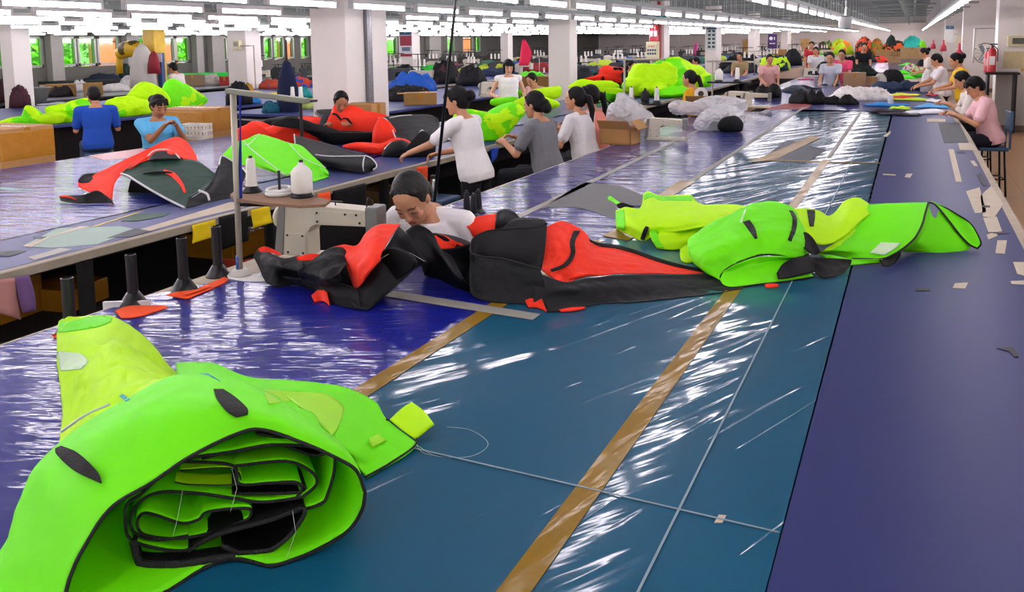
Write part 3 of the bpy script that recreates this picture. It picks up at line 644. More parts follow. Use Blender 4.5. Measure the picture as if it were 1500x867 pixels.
    # legs
    for s in (-1, 1):
        hp_ = p0+Vector((s*.085*S, 0, -.01))
        if sit: kn = hp_+Vector((s*.05, .40*S, -.02)); ft = Vector((kn.x+s*.01, kn.y+.02, .09 if foot is None else foot))
        else: ft = Vector((hp_.x+s*.015, .0-.02, .08)); kn = (hp_+ft)/2+Vector((0, .03, 0))
        for mb, ad in ((B, 0), (T, .014)):
            mb.caps(hp_, (.082+ad)*S, kn, (.056+ad)*S); mb.caps(kn, (.055+ad)*S, ft, (.036+ad*1.6)*S)
        B.caps(ft+Vector((0, -.03, -.045)), .033*S, ft+Vector((0, .13*S, -.052)), .028*S)
    T.rings([(sp(-.07), X*.155*S, fw*.12*S), (p0, X*(.178*hips)*S, fw*.137*S), (sp(.07), X*(.17*hips)*S, fw*.125*S)], 16)
    tor(C, .016)
    for s, j in zip((-1, 1), sh): C.caps(sp(.445)+X*s*.06, .062*S, j, .062*S)
    if nosleeve: pass
    body = fused(B, 'body', M_skin, t, vox*.72)
    # face colours: brows, lashes, lips
    nv = len(body.data.vertices); co = np.empty(nv*3); body.data.vertices.foreach_get('co', co); co = co.reshape(-1, 3)
    q = ((co-np.array(nt_)) @ np.array(HR))/S+np.array([0, -.022, .035]); colr = np.tile(np.array(sk), (nv, 1)); ax = np.abs(q[:, 0]); fr = (q[:, 1] > .045) & (np.abs(q[:, 2]-.1) < .14) & (ax < .08)
    def blend(msk, c, a=1.): colr[msk] = colr[msk]*(1-a)+np.array(lin(c))*a
    blend(fr & (np.hypot((ax-.034)/.024, (q[:, 2]-.077)/.018) < 1), '#b9705a', .25)
    blend(fr & (np.hypot((q[:, 0])/.024, (q[:, 2]-.041)/.0095) < 1), '#9c4a44', .75)
    blend(fr & (np.hypot((q[:, 0])/.021, (q[:, 2]-.0415)/.0018) < 1), '#4c2220', .8)
    blend(fr & (np.abs((q[:, 2]-.1235)-.004*np.cos((ax-.03)*60)) < .0042) & (ax > .014) & (ax < .05), '#2b1d18', .85)
    blend(fr & (np.hypot((ax-.033)/.0155, (q[:, 2]-.1005)/.0042) < 1), '#1d1412', .9)
    if not fr.any(): pass
    hm = (q[:, 2] > .035) & (q[:, 1] < -.03) & (q[:, 2] < .24) & (ax < .085) & (np.abs(q[:, 1]) < .13); blend(hm, '#1a1412', .9)
    a_ = body.data.color_attributes.new('tone', 'FLOAT_COLOR', 'POINT'); a_.data.foreach_set('color', colr.astype(np.float32).ravel())
    ms = cloth('shirt_'+shirt.strip('#'), shirt, 0, .8, crease=.7, cscale=9); mt = cloth('trousers_'+trousers.strip('#'), trousers, 0, .8, crease=.5)
    fused(C, 'shirt', ms, t, vox*.9, 3); fused(T, 'trousers', mt, t, vox, 3)
    # hair
    G = MB(); e = lambda c, r: G.ell(H(c), tuple(x*S for x in r), HR, 16, 10)
    e((0, -.022, .137), (.083, .0965, .0945)); e((0, -.05, .1), (.078, .07, .085))
    for s in (-1, 1): G.caps(H((s*.05, .035, .185)), (.022 if fringe or hair in ('bob', 'short') else .014)*S, H((s*.066, -.02, .13)), (.024 if fringe or hair in ('bob', 'short') else .013)*S)
    if hair == 'bun': e((0, -.135, .12), (.052, .04, .05)); e((0, -.105, .125), (.035, .04, .035))
    elif hair == 'low': e((0, -.115, .05), (.06, .045, .055)); e((0, -.1, .09), (.06, .05, .05))
    elif hair == 'tail':
        G.caps(H((0, -.10, .13)), .03*S, H((0, -.145, .105)), .033*S); G.caps(H((0, -.145, .105)), .036*S, H((.01, -.165, -.01)), .034*S); G.caps(H((.01, -.165, -.01)), .034*S, H((.02, -.15, -.17)), .012*S)
    elif hair == 'bob':
        for s in (-1, 1): G.caps(H((s*.07, .015, .15)), .027*S, H((s*.074, .02, .03)), .024*S); G.caps(H((s*.05, -.06, .1)), .045*S, H((s*.05, -.055, .02)), .035*S)
        for q_ in (-.04, -.013, .013, .04): G.caps(H((q_, .05, .195)), .018*S, H((q_*1.15, .078, .145)), .013*S)
    elif hair == 'short': e((0, -.06, .085), (.072, .055, .055))
    if fringe:
        for q_ in (-.045, -.015, .015, .045): G.caps(H((q_, .045, .195)), .02*S, H((q_*1.2, .077, .155)), .012*S)
    fused(G, 'hair', hairm or M_hair, t, vox*.8, 3)
    if collar:
        o = MB(); o.tube([sp(.455)+X*math.cos(a)*.085*S+fw*math.sin(a)*.075*S for a in np.linspace(0, 2*PI, 25)], .008, 6); o.build('collar', cloth('trim_'+collar.strip('#'), collar, 0, .8), t, True)
    t['_'] = 0; del t['_']
    return t
def stool(label, at, h=.5, seatcol='#2a4a6a', back=False, yaw=0):
    t = thing('work_stool', label, 'stool', (at[0], at[1], 0), math.radians(yaw))
    MB().box((0, 0, h-.02), (.34, .3, .04), bev=.015).build('seat', mat('stool_seat_'+seatcol[1:], seatcol, .5), t)
    for i in (-1, 1):
        for j in (-1, 1): MB().tube([(i*.13, j*.11, h-.03), (i*.16, j*.14, 0)], .011, 8).build('leg', M_tleg, t, True)
    r = MB()
    for i in (-1, 1): r.tube([(i*.148, -.125, h*.35), (i*.148, .125, h*.35)], .008, 6); r.tube([(-.148, i*.125, h*.35), (.148, i*.125, h*.35)], .008, 6)
    r.build('stretcher', M_tleg, t, True)
    if back: MB().box((0, -.17, h+.3), (.3, .03, .22), bev=.012).box((-.12, -.165, h+.1), (.02, .02, .24)).box((.12, -.165, h+.1), (.02, .02, .24)).build('backrest', mat('stool_seat_'+seatcol[1:], seatcol, .5), t)
    return t
# ================================================================== the hero cloths
G1 = cloth('neon_green_nylon', '#70ea00', .1, .6, var=.03, crease=.5); G2 = cloth('neon_yellow_nylon', '#c6ff00', .22, .6, var=.03, crease=.55); G3 = cloth('pale_lime_window', '#b2f238', .3, .5)
BK = cloth('black_nylon', '#050506', .0, .6, var=.25, crease=.5); RD = cloth('neon_red_nylon', '#ff3a22', .18, .6, var=.04, crease=.5); CH = cloth('charcoal_nylon', '#141517', 0, .6, var=.15)
DG = cloth('bottle_green_nylon', '#1a3b2f', .05, .5, var=.15); PW = cloth('white_piping_tape', '#c9c9c8', .0, .6); WT = cloth('greenish_white_patch', '#cfeac0', .1, .6); TL = cloth('teal_tape', '#1596a0', 0, .5)
BP = mat('black_piping', '#0c0c0d', .7, var=.3, scale=60, bump=.5, bscale=300); VEL = mat('black_hook_tape', '#1b1c1a', .95, var=.4, scale=120, bump=.8, bscale=200)
THR = mat('white_thread', '#cfd6cc', .6)
def w2(o): return o
# ---------------- 1. neon bundle in the near left corner
A = thing('fabric_bundle', 'big neon green fabric bundle in the near corner, its black edged mouth full of rolls', 'fabric', P(300, 800)[:2]+(TZ,) if False else (P(300, 760).x, P(300, 760).y, TZ))
rim_top = [(40, 905, .757), (86, 890, .775), (103, 845, .83), (120, 808, .875), (162, 745, .945), (222, 708, .985), (276, 671, 1.015), (345, 637, 1.04), (384, 630, 1.045), (443, 649, 1.02), (492, 671, .98), (522, 690, .94), (535, 722, .885)]
rim_bot = [(535, 722, .885), (530, 748, .84), (510, 778, .79), (468, 804, .765), (425, 822, .757), (394, 829, .756), (345, 819, .757), (300, 832, .756), (255, 860, .755), (190, 900, .755), (130, 930, .755), (70, 930, .755), (40, 905, .757)]
mid = [(-10, 880, .757), (14, 835, .775), (40, 770, .84), (75, 715, .92), (120, 672, .98), (180, 632, 1.03), (245, 603, 1.065), (320, 597, 1.075), (380, 605, 1.07), (430, 622, 1.045), (475, 644, 1.0), (508, 666, .955), (525, 690, .90)]
bck = [(-25, 860, .757), (13, 800, .77), (32, 735, .83), (62, 678, .90), (110, 633, .955), (175, 598, 1.005), (250, 560, 1.04), (320, 556, 1.04), (375, 575, 1.03), (420, 600, 1.0), (462, 628, .96), (495, 652, .92), (512, 668, .87)]
tail = [(-20, 840, .757), (25, 770, .765), (60, 700, .80), (95, 660, .84), (130, 625, .87), (180, 590, .90), (255, 556, .92), (320, 552, .92), (380, 570, .91), (420, 595, .89), (460, 622, .87), (490, 645, .85), (505, 662, .82)]
outer, Go = sheet('outer_shell', [rim_top, mid, bck, tail], G1, A, nu=90, nv=46, wr=.011, ws=4, seed=1)
RT = line(rim_top, 80); RB = line(rim_bot, 80); LOOP = np.vstack([RT, RB[1:-1]])
axis = np.array([-.42, .27, .0])*SK; cen = LOOP.mean(0)
L1 = [LOOP*1.0, cen+(LOOP-cen)*.93+axis*.3, cen+(LOOP-cen)*.72+axis*.75, cen+(LOOP-cen)*.08+axis*.8]
for l in L1: l[:, 2] = np.maximum(l[:, 2], TZ+.006)
grid_obj('inner_lining', np.stack([catmull(np.stack([l[i] for l in L1]), np.linspace(0, 1, 14)) for i in range(len(LOOP))], 1), G1, A, closed=True, wr=.004, ws=6, seed=2, zmin=TZ+.006)
piping('edge_piping', LOOP+np.array([0, 0, .001]), .0048, BP, A, closed=True)
# mouth plane for the rolled layers
ma, mb_, mc = Vector(to3((345, 819, .757))), Vector(to3((535, 722, .885))), Vector(to3((345, 637, 1.04))); mn = (mb_-ma).cross(mc-ma).normalized(); mn = mn if mn.dot(EYEV-ma) > 0 else -mn
def mouth(px, back=0.03): return np.array([PP(x, y, ma-mn*back*SK, mn) for x, y in px])
kc = crop(0, 440, 2.031); ax2 = np.array(Vector((-.36, .33, 0)).normalized())
def roll(px, back, depth, m, r=.0042, shrink=.96, n=70, closed=False, nm='rolled_layer', wr=.003):
    q = catmull(mouth([kc(*p) for p in px], back), np.linspace(0, 1, n, endpoint=not closed), closed); c = q.mean(0); q[:, 2] = np.maximum(q[:, 2], TZ+.012)
    e = c+(q-c)*shrink+ax2*depth*SK; e[:, 2] = np.maximum(e[:, 2], TZ+.012); G = np.stack([q*(1-t)+e*t for t in np.linspace(0, 1, 12)])
    o, _ = grid_obj(nm, G, m, A, closed=closed, wr=wr, ws=8, seed=len(px)); p = piping('layer_piping', q, r, BP, A, closed=closed); return o
roll([(985, 450), (995, 500), (975, 575), (955, 605), (880, 628), (790, 655), (650, 698), (580, 730), (545, 745), (470, 738), (390, 712), (372, 660), (378, 605), (420, 575), (480, 520), (560, 470), (680, 452), (800, 430), (900, 432)], .02, .26, G1, closed=True)
roll([(700, 492), (850, 478), (925, 508), (942, 545), (905, 580), (880, 588), (780, 600), (690, 588), (590, 574), (480, 570), (420, 595), (390, 640), (400, 690), (470, 712), (560, 700)], .035, .2, G1)
roll([(545, 478), (690, 490), (712, 545), (800, 543), (880, 541), (897, 565), (870, 590), (790, 598)], .045, .16, G1)
roll([(410, 650), (430, 632), (470, 640), (540, 662), (590, 652), (620, 628), (735, 618), (745, 640), (720, 658), (630, 690), (530, 708), (440, 700), (412, 680)], .03, .2, G1, closed=True)
roll([(560, 745), (640, 700), (800, 655), (905, 620), (870, 690), (800, 745), (730, 755), (660, 730)], .01, .16, BK, .006, nm='webbing_loop')
roll([(395, 715), (420, 790), (470, 830), (540, 845), (640, 800), (700, 775)], .0, .05, BK, .010, nm='webbing_loop')
roll([(535, 505), (690, 500), (705, 545), (575, 548), (520, 540)], .06, .06, G2, .002, nm='folded_tab')
roll([(690, 545), (880, 545), (890, 570), (690, 575)], .055, .1, BK, .004)
roll([(760, 395), (830, 408), (960, 445), (930, 460), (800, 425), (600, 470)], .05, .14, BK, .004)
# crumpled yellow body behind
yr = [[(86, 470, .80), (100, 463, .84), (120, 463, .85), (150, 461, .86), (170, 464, .87), (200, 482, .85), (228, 508, .81), (254, 545, .757)],
      [(83, 492, .80), (105, 483, .88), (130, 484, .90), (160, 490, .92), (185, 500, .91), (215, 515, .87), (240, 535, .82), (285, 556, .757)],
      [(82, 525, .785), (105, 515, .88), (135, 512, .93), (165, 515, .955), (195, 522, .95), (230, 535, .92), (265, 550, .87), (330, 560, .80)],
      [(87, 570, .775), (112, 555, .87), (145, 550, .94), (180, 548, .98), (215, 550, .995), (250, 555, .99), (290, 560, .96), (345, 566, .88)],
      [(90, 610, .77), (110, 598, .84), (140, 585, .92), (175, 575, .98), (215, 566, 1.01), (255, 564, 1.02), (305, 566, 1.0), (360, 575, .93)],
      [(86, 650, .77), (100, 645, .80), (135, 620, .88), (178, 602, .95), (215, 588, .98), (258, 572, 1.0), (310, 572, .98), (370, 585, .92)]]
yo, Gy = sheet('yellow_body', yr, G2, A, nu=90, nv=90, wr=.024, ws=4.2, seed=5)
bo = bvh_of([yo, outer])
k2 = crop(0, 360, 3.942)
decal('white_patch', [k2(328, 605), k2(340, 665), k2(350, 722)], [k2(470, 622), k2(508, 665), k2(470, 712)], WT, A, bo)
decal('green_top_band', [k2(345, 440), k2(430, 432), k2(560, 398), k2(650, 415)], [k2(335, 500), k2(420, 492), k2(560, 470), k2(640, 440)], G1, A, bo)
decal('teal_tab', [(289, 547), (312, 551)], [(300, 544), (323, 559)], TL, A, bo); decal('teal_tab', [(175, 580), (184, 588)], [(180, 577), (190, 585)], TL, A, bo)
decal('hook_tape', [(313, 570), (318, 584), (332, 602), (346, 611)], [(327, 570), (345, 582), (362, 598), (363, 607)], VEL, A, bo)
decal('hook_tape', [(81, 657), (84, 667), (110, 690), (148, 708)], [(90, 653), (115, 664), (142, 690), (149, 706)], VEL, A, bo)
# flap lying to the right, with a pale window
fl, Gf = sheet('side_flap', [[(257, 531, .80), (285, 530, .815), (316, 533, .83), (365, 552, .815), (430, 557, .80), (500, 566, .80), (548, 587, .79), (567, 614, .78), (612, 650, .762)],
     [(259, 545, .86), (290, 547, .87), (325, 551, .87), (372, 567, .85), (425, 576, .84), (485, 588, .83), (530, 608, .81), (560, 635, .785), (600, 662, .760)],
     [(262, 560, .90), (300, 562, .92), (340, 570, .92), (385, 588, .90), (425, 606, .88), (470, 630, .87), (510, 652, .83), (548, 668, .775), (575, 678, .758)],
     [(265, 572, .88), (305, 575, .90), (345, 585, .89), (390, 602, .87), (430, 622, .85), (472, 646, .83), (512, 672, .79), (530, 690, .760), (536, 700, .757)]], G1, A, nu=60, nv=26, wr=.009, ws=5, seed=8)
bf = bvh_of([fl, outer, yo])
decal('pale_window', [(408, 572), (425, 585), (445, 601), (478, 630), (485, 640)], [(428, 574), (475, 577), (500, 592), (503, 605), (492, 632)], G3, A, bf)
decal('pale_window', [(385, 571), (395, 592)], [(410, 572), (425, 587)], G3, A, bf)
decal('pale_window', [(540, 643), (545, 655)], [(553, 636), (566, 645)], G3, A, bf)
tb, Gt = sheet('corner_tab', [[(571, 614, .79), (590, 597, .80), (603, 589, .80)], [(588, 628, .78), (605, 612, .79), (620, 601, .80)], [(608, 643, .765), (622, 632, .785), (636, 621, .80)]], G2, A, nu=12, nv=12, wr=.006, ws=14, seed=2)
piping('flap_piping', [(566, 614, .782), (585, 624, .772), (611, 647, .764), (575, 676, .760), (535, 699, .760)], .004, BP, A)
piping('seam_tape', [(90, 632, .83), (125, 608, .91), (160, 592, .965)], .004, PW, A)
for i, pts in enumerate([[(608, 650, .765), (640, 668, .7525), (690, 668, .7525), (715, 650, .7525), (690, 630, .7525), (655, 625, .7525)], [(608, 650, .765), (625, 665, .7525), (680, 672, .7525)]]):
    o = piping('loose_thread', pts, .0006, THR, A)
for q in ([(544, 560), (530, 640), (515, 700)], [(690, 500), (705, 560), (685, 630)], [(870, 625), (880, 690), (840, 800)]):
    o = piping('loose_thread', mouth([kc(*p) for p in q], -.02), .0005, THR, A)
# ---------------- 2. black and red cloth being sewn
k3 = crop(340, 280, 2.027)
Bz = thing('sewn_fabric', 'long black and red orange fabric spilling over the table around the seated machinist', 'fabric', (P(560, 420).x, P(560, 420).y, TZ))
def K(rows, k=k3): return [[k(x, y)+(z,) for x, y, z in r] for r in rows]
# under-volumes
puff('under_fold', [k3(*p) for p in [(70, 215), (110, 200), (200, 215), (300, 210), (420, 190), (500, 160), (570, 215), (480, 285), (400, 348), (330, 340), (285, 300), (220, 275), (150, 280), (100, 268)]], (k3(150, 283), k3(400, 350)), BK, Bz, front=.0, back=.18, seed=3, push=.14, shrink=.9, wr=.004)
puff('under_fold', [k3(*p) for p in [(540, 130), (600, 120), (690, 165), (760, 190), (840, 230), (930, 260), (930, 330), (840, 330), (740, 318), (640, 290), (560, 260)]], (k3(600, 283), k3(900, 340)), BK, Bz, front=.0, back=.2, seed=4, push=.12, shrink=.9, wr=.004)
sheet('black_panel', K([[(62, 192, .87), (85, 168, .90), (120, 186, .905), (155, 198, .90), (200, 190, .90)], [(78, 225, .83), (100, 215, .86), (140, 225, .87), (180, 235, .87), (230, 235, .88)], [(98, 268, .775), (130, 278, .765), (160, 250, .80), (215, 262, .80), (255, 290, .79)], [(110, 276, .757), (140, 284, .757), (180, 276, .76), (225, 278, .76), (265, 305, .76)]]), CH, Bz, nu=40, nv=34, wr=.014, ws=8, seed=1)
sheet('black_panel', K([[(270, 178, .96), (300, 165, .98), (335, 168, .975), (368, 190, .95)], [(225, 215, .93), (265, 205, .95), (310, 205, .95), (345, 212, .93)], [(195, 240, .88), (235, 245, .89), (280, 255, .90), (320, 240, .92)], [(210, 275, .80), (250, 280, .82), (290, 285, .84), (325, 262, .88)]]), CH, Bz, nu=40, nv=34, wr=.014, ws=9, seed=2)
sheet('red_panel', K([[(290, 168, .95), (330, 158, .99), (370, 160, 1.0), (400, 120, 1.06), (440, 98, 1.09), (500, 98, 1.09)], [(310, 180, .95), (345, 175, .975), (375, 185, .985), (405, 155, 1.04), (440, 130, 1.07), (485, 115, 1.08)], [(335, 200, .94), (350, 210, .95), (372, 222, .95), (400, 205, .99), (430, 175, 1.03), (465, 145, 1.06)], [(340, 225, .91), (350, 245, .88), (362, 262, .87), (385, 255, .91), (415, 225, .97), (445, 182, 1.02)], [(345, 240, .88), (352, 262, .84), (365, 288, .82), (385, 275, .87), (412, 240, .94), (440, 205, .99)]]), RD, Bz, nu=40, nv=36, wr=.012, ws=10, seed=3)
sheet('red_panel', K([[(190, 196, .92), (230, 186, .93), (268, 188, .93)], [(195, 206, .90), (230, 205, .905), (265, 200, .91)]]), RD, Bz, nu=14, nv=8, wr=.005, ws=9)
sheet('red_panel', K([[(78, 170, .92), (100, 164, .93), (140, 182, .915)], [(82, 180, .90), (110, 182, .90), (146, 192, .90)]]), RD, Bz, nu=14, nv=8, wr=.004, ws=9)
bp_, Gp = sheet('black_facet', K([[(495, 103, 1.095), (520, 130, 1.07), (550, 175, 1.0), (580, 212, .94)], [(465, 155, 1.03), (495, 185, .98), (520, 210, .945), (545, 232, .905)], [(420, 222, .935), (445, 250, .90), (470, 265, .875), (495, 275, .86)], [(370, 292, .825), (392, 318, .795), (420, 325, .785), (450, 315, .795)], [(340, 320, .78), (370, 342, .765), (398, 352, .757), (430, 335, .760)]]), CH, Bz, nu=30, nv=36, wr=.004, ws=6, seed=4)
piping('stitch_line', K([[(405, 245, .925), (450, 195, .99), (510, 178, 1.01), (572, 208, .955)]])[0], .0012, PW, Bz)
sheet('red_panel', K([[(235, 310, .757), (262, 290, .79), (282, 300, .80)], [(245, 330, .757), (268, 325, .757), (290, 340, .757)]]), RD, Bz, nu=10, nv=8)
sheet('black_panel', K([[(150, 255, .815), (210, 262, .82), (270, 270, .835), (325, 275, .845), (372, 290, .835)], [(175, 270, .785), (225, 282, .785), (272, 297, .79), (325, 308, .795), (380, 318, .795)], [(210, 284, .758), (250, 300, .758), (288, 326, .758), (332, 342, .758), (385, 350, .758)]]), CH, Bz, nu=40, nv=24, wr=.010, ws=8, seed=15)
# tall black folds in the middle
sheet('black_fold', K([[(515, 118, 1.06), (545, 100, 1.08), (575, 108, 1.07), (600, 130, 1.04), (620, 170, .98), (650, 190, .95)], [(540, 170, 1.0), (570, 150, 1.02), (600, 165, 1.0), (625, 190, .965), (645, 215, .92), (670, 225, .90)], [(575, 215, .92), (600, 200, .94), (625, 215, .92), (648, 240, .885), (670, 258, .86), (690, 262, .85)], [(570, 250, .84), (600, 255, .83), (635, 272, .80), (665, 288, .78), (700, 298, .77), (720, 300, .765)]]), BK, Bz, nu=34, nv=28, wr=.008, ws=9, seed=6)
sheet('red_panel', K([[(580, 140, .99), (620, 128, 1.0), (655, 145, .985), (690, 160, .96)], [(600, 160, .96), (630, 150, .97), (660, 160, .96), (690, 165, .95)], [(610, 172, .94), (640, 170, .94), (665, 170, .94), (690, 168, .94)]]), RD, Bz, nu=16, nv=10, wr=.006, ws=9)
sheet('black_strip', K([[(600, 172, .96), (650, 170, .955), (700, 158, .97), (730, 150, .98)], [(620, 200, .90), (660, 205, .89), (700, 205, .88), (730, 200, .88)], [(640, 228, .85), (670, 235, .84), (700, 236, .83), (730, 230, .83)]]), BK, Bz, nu=20, nv=14, wr=.006, ws=9)
sheet('red_panel', K([[(690, 95, 1.0), (730, 75, 1.03), (785, 66, 1.05)], [(705, 115, .97), (740, 100, 1.0), (790, 92, 1.02)], [(715, 135, .93), (750, 130, .95), (790, 120, .97)]]), RD, Bz, nu=16, nv=12, wr=.006, ws=9, seed=9)
sheet('black_cuff', K([[(785, 62, 1.06), (810, 52, 1.07), (838, 62, 1.06), (856, 82, 1.03)], [(782, 90, 1.03), (805, 85, 1.04), (832, 88, 1.03), (850, 98, 1.01)], [(780, 112, .99), (805, 112, .99), (830, 112, .99), (845, 115, .98)]]), CH, Bz, nu=18, nv=14, wr=.006, ws=14, seed=9)
# upright open black tube
rimt = [k3(*p)+(z,) for p, z in [((707, 165), 1.0), ((718, 138), 1.03), ((760, 118), 1.05), ((830, 110), 1.05), ((900, 107), 1.05), ((936, 96), 1.06)]]
rimb = [k3(*p)+(z,) for p, z in [((936, 96), 1.07), ((925, 84), 1.07), ((890, 80), 1.07), ((840, 82), 1.07), ((800, 110), 1.05)]]
fr_ = [k3(*p)+(z,) for p, z in [((707, 165), 1.0), ((712, 185), .975), ((750, 195), .955), ((800, 200), .95), ((860, 215), .935), ((915, 232), .91)]]
sheet('tube_back', [[q for q in rimt], K([[(712, 200, .95), (725, 185, .96), (765, 180, .97), (830, 175, .97), (890, 175, .97), (930, 165, .985)]])[0], K([[(735, 235, .88), (750, 230, .88), (780, 225, .89), (830, 225, .89), (880, 228, .89), (918, 234, .90)]])[0]], BK, Bz, nu=30, nv=20, wr=.003)
sheet('tube_rim', [rimb, [k3(*p)+(z,) for p, z in [((936, 98), 1.055), ((915, 108), 1.045), ((880, 112), 1.04), ((850, 112), 1.04), ((810, 116), 1.035)]]], BK, Bz, nu=20, nv=6)
tf, Gtf = sheet('tube_front', [fr_, K([[(705, 210, .93), (720, 222, .915), (760, 228, .91), (805, 232, .905), (860, 245, .89), (925, 262, .87)]])[0], K([[(703, 255, .86), (720, 270, .84), (760, 280, .83), (810, 285, .825), (865, 290, .82), (930, 300, .81)]])[0], K([[(705, 300, .79), (725, 318, .765), (765, 328, .76), (815, 333, .757), (870, 335, .757), (935, 340, .757)]])[0]], CH, Bz, nu=44, nv=40, wr=.014, ws=7, seed=7)
piping('tube_edge', rimt[:1]+fr_, .005, BP, Bz); piping('tube_edge', rimt, .004, BP, Bz)
# red wing running right to the neon pile
sheet('red_panel', K([[(935, 105, 1.04), (975, 88, 1.05), (1010, 98, 1.03), (1040, 115, 1.0), (1058, 135, .96), (1065, 160, .92)], [(925, 150, .98), (965, 145, .99), (1000, 150, .98), (1030, 160, .96), (1050, 170, .94), (1065, 180, .91)], [(920, 195, .92), (955, 200, .92), (990, 205, .91), (1025, 212, .90), (1050, 215, .89), (1070, 215, .88)], [(920, 232, .89), (950, 245, .87), (985, 255, .85), (1020, 252, .86), (1050, 248, .86), (1080, 246, .85)], [(955, 262, .84), (975, 278, .82), (1000, 270, .83), (1030, 260, .84), (1060, 254, .84), (1090, 252, .83)]]), RD, Bz, nu=56, nv=50, wr=.016, ws=8, seed=11)
rw, Gr = sheet('red_panel', K([[(1055, 140, .93), (1085, 158, .90), (1120, 162, .885), (1180, 178, .86), (1260, 205, .82), (1340, 226, .79), (1395, 238, .775)], [(1060, 175, .905), (1095, 180, .89), (1130, 182, .88), (1190, 195, .855), (1265, 216, .82), (1340, 232, .79), (1398, 240, .775)], [(1065, 215, .875), (1100, 215, .87), (1140, 212, .865), (1200, 216, .845), (1270, 228, .815), (1340, 238, .79), (1395, 243, .775)], [(1080, 250, .835), (1110, 248, .84), (1150, 244, .84), (1210, 243, .825), (1280, 244, .805), (1340, 245, .785), (1390, 246, .772)]]), RD, Bz, nu=70, nv=34, wr=.012, ws=8, seed=12)
brw = bvh_of([o for o in Bz.children if o.name.startswith('red_panel')])
decal('black_tape', [k3(1015, 117), k3(1003, 150), k3(1005, 185), k3(985, 215), k3(945, 232)], [k3(1035, 117), k3(1018, 150), k3(1018, 188), k3(995, 222), k3(950, 240)], BK, Bz, brw)
sheet('black_hem', K([[(1055, 140, .935), (1085, 152, .91), (1130, 158, .89), (1190, 172, .87), (1260, 197, .83), (1340, 219, .80), (1400, 232, .785)], [(1058, 146, .925), (1090, 163, .895), (1135, 168, .88), (1190, 182, .857), (1260, 207, .82), (1340, 228, .79), (1400, 240, .775)]]), BK, Bz, nu=40, nv=5, wr=.003)
sheet('black_border', K([[(895, 238, .885), (985, 268, .85), (1050, 258, .85), (1130, 250, .845), (1220, 246, .825), (1320, 248, .80), (1400, 245, .785), (1480, 262, .77)], [(895, 285, .83), (1000, 290, .83), (1070, 285, .825), (1150, 280, .815), (1240, 275, .80), (1330, 272, .785), (1410, 272, .772), (1490, 272, .765)], [(895, 318, .785), (1000, 318, .785), (1080, 318, .78), (1160, 312, .775), (1250, 305, .77), (1340, 296, .765), (1420, 290, .76), (1500, 284, .758)], [(895, 340, .757), (1000, 348, .757), (1090, 335, .757), (1180, 330, .757), (1270, 322, .757), (1360, 312, .757), (1440, 302, .757), (1515, 290, .756)]]), CH, Bz, nu=80, nv=30, wr=.013, ws=6, seed=13)
sheet('black_tail', K([[(930, 330, .772), (945, 345, .765), (990, 345, .765), (1045, 342, .762)], [(920, 345, .757), (938, 358, .757), (985, 355, .757), (1045, 350, .757)]]), BK, Bz, nu=16, nv=6)
sheet('red_corner', K([[(870, 325, .77), (900, 312, .785), (918, 315, .785)], [(880, 345, .757), (905, 345, .757), (935, 358, .757)]]), RD, Bz, nu=10, nv=6); sheet('red_corner', K([[(970, 352, .762), (1010, 345, .768), (1050, 343, .765)], [(978, 358, .757), (1010, 356, .757), (1045, 350, .757)]]), RD, Bz, nu=10, nv=5)
# ---------------- 3. neon pile on the right
k4 = crop(860, 260, 2.5); C_ = thing('fabric_bundle', 'neon green and yellow fabric heap with open black edged end, right of the red fabric', 'fabric', (P(1200, 390).x, P(1200, 390).y, TZ))
def K4(rows): return [[k4(x, y)+(z,) for x, y, z in r] for r in rows]
g1, _ = sheet('crumpled_end', K4([[(205, 60, .86), (225, 50, .87), (268, 66, .86), (330, 64, .87), (380, 64, .87), (402, 92, .84)], [(200, 100, .88), (230, 90, .90), (270, 95, .90), (330, 90, .90), (385, 90, .89), (430, 100, .87)], [(180, 135, .88), (225, 125, .90), (280, 125, .91), (340, 120, .92), (400, 118, .91), (470, 118, .89)], [(170, 185, .83), (220, 180, .85), (280, 175, .87), (340, 165, .89), (410, 150, .90), (480, 140, .90)]]), G2, C_, nu=36, nv=30, wr=.012, ws=9, seed=21)
g2, _ = sheet('crumpled_end', K4([[(105, 120, .84), (140, 108, .87), (180, 112, .88), (240, 108, .90), (320, 105, .91), (420, 100, .92), (520, 97, .93), (600, 106, .93)], [(104, 150, .82), (140, 145, .86), (185, 145, .88), (245, 140, .90), (325, 135, .92), (420, 130, .93), (510, 125, .94), (590, 130, .94)], [(106, 180, .785), (145, 180, .82), (190, 185, .84), (250, 175, .87), (330, 165, .90), (420, 155, .92), (505, 150, .93), (580, 150, .94)], [(110, 190, .762), (150, 208, .765), (205, 232, .762), (258, 205, .82), (340, 195, .86), (420, 180, .89), (500, 175, .91), (560, 175, .92)]]), G2, C_, nu=50, nv=32, wr=.013, ws=8, seed=22)
decal('black_loop', [k4(195, 225), k4(205, 195), k4(215, 178)], [k4(208, 232), k4(220, 200), k4(226, 182)], BK, C_, [g2])
decal('green_edge', [k4(105, 125), k4(106, 150), k4(112, 185)], [k4(135, 118), k4(138, 150), k4(140, 195)], G1, C_, [g2])
g3, _ = sheet('sleeve_end', K4([[(228, 150, .87), (258, 126, .89), (300, 130, .89), (360, 145, .88), (425, 165, .87), (455, 175, .87)], [(226, 185, .84), (262, 170, .86), (305, 172, .87), (360, 180, .865), (415, 190, .86), (440, 195, .86)], [(235, 225, .80), (268, 222, .815), (310, 222, .82), (360, 222, .82), (400, 218, .83), (420, 215, .84)], [(255, 258, .762), (285, 263, .760), (320, 264, .760), (355, 258, .763), (375, 245, .785), (395, 235, .81)]]), G2, C_, nu=34, nv=26, wr=.010, ws=10, seed=23)
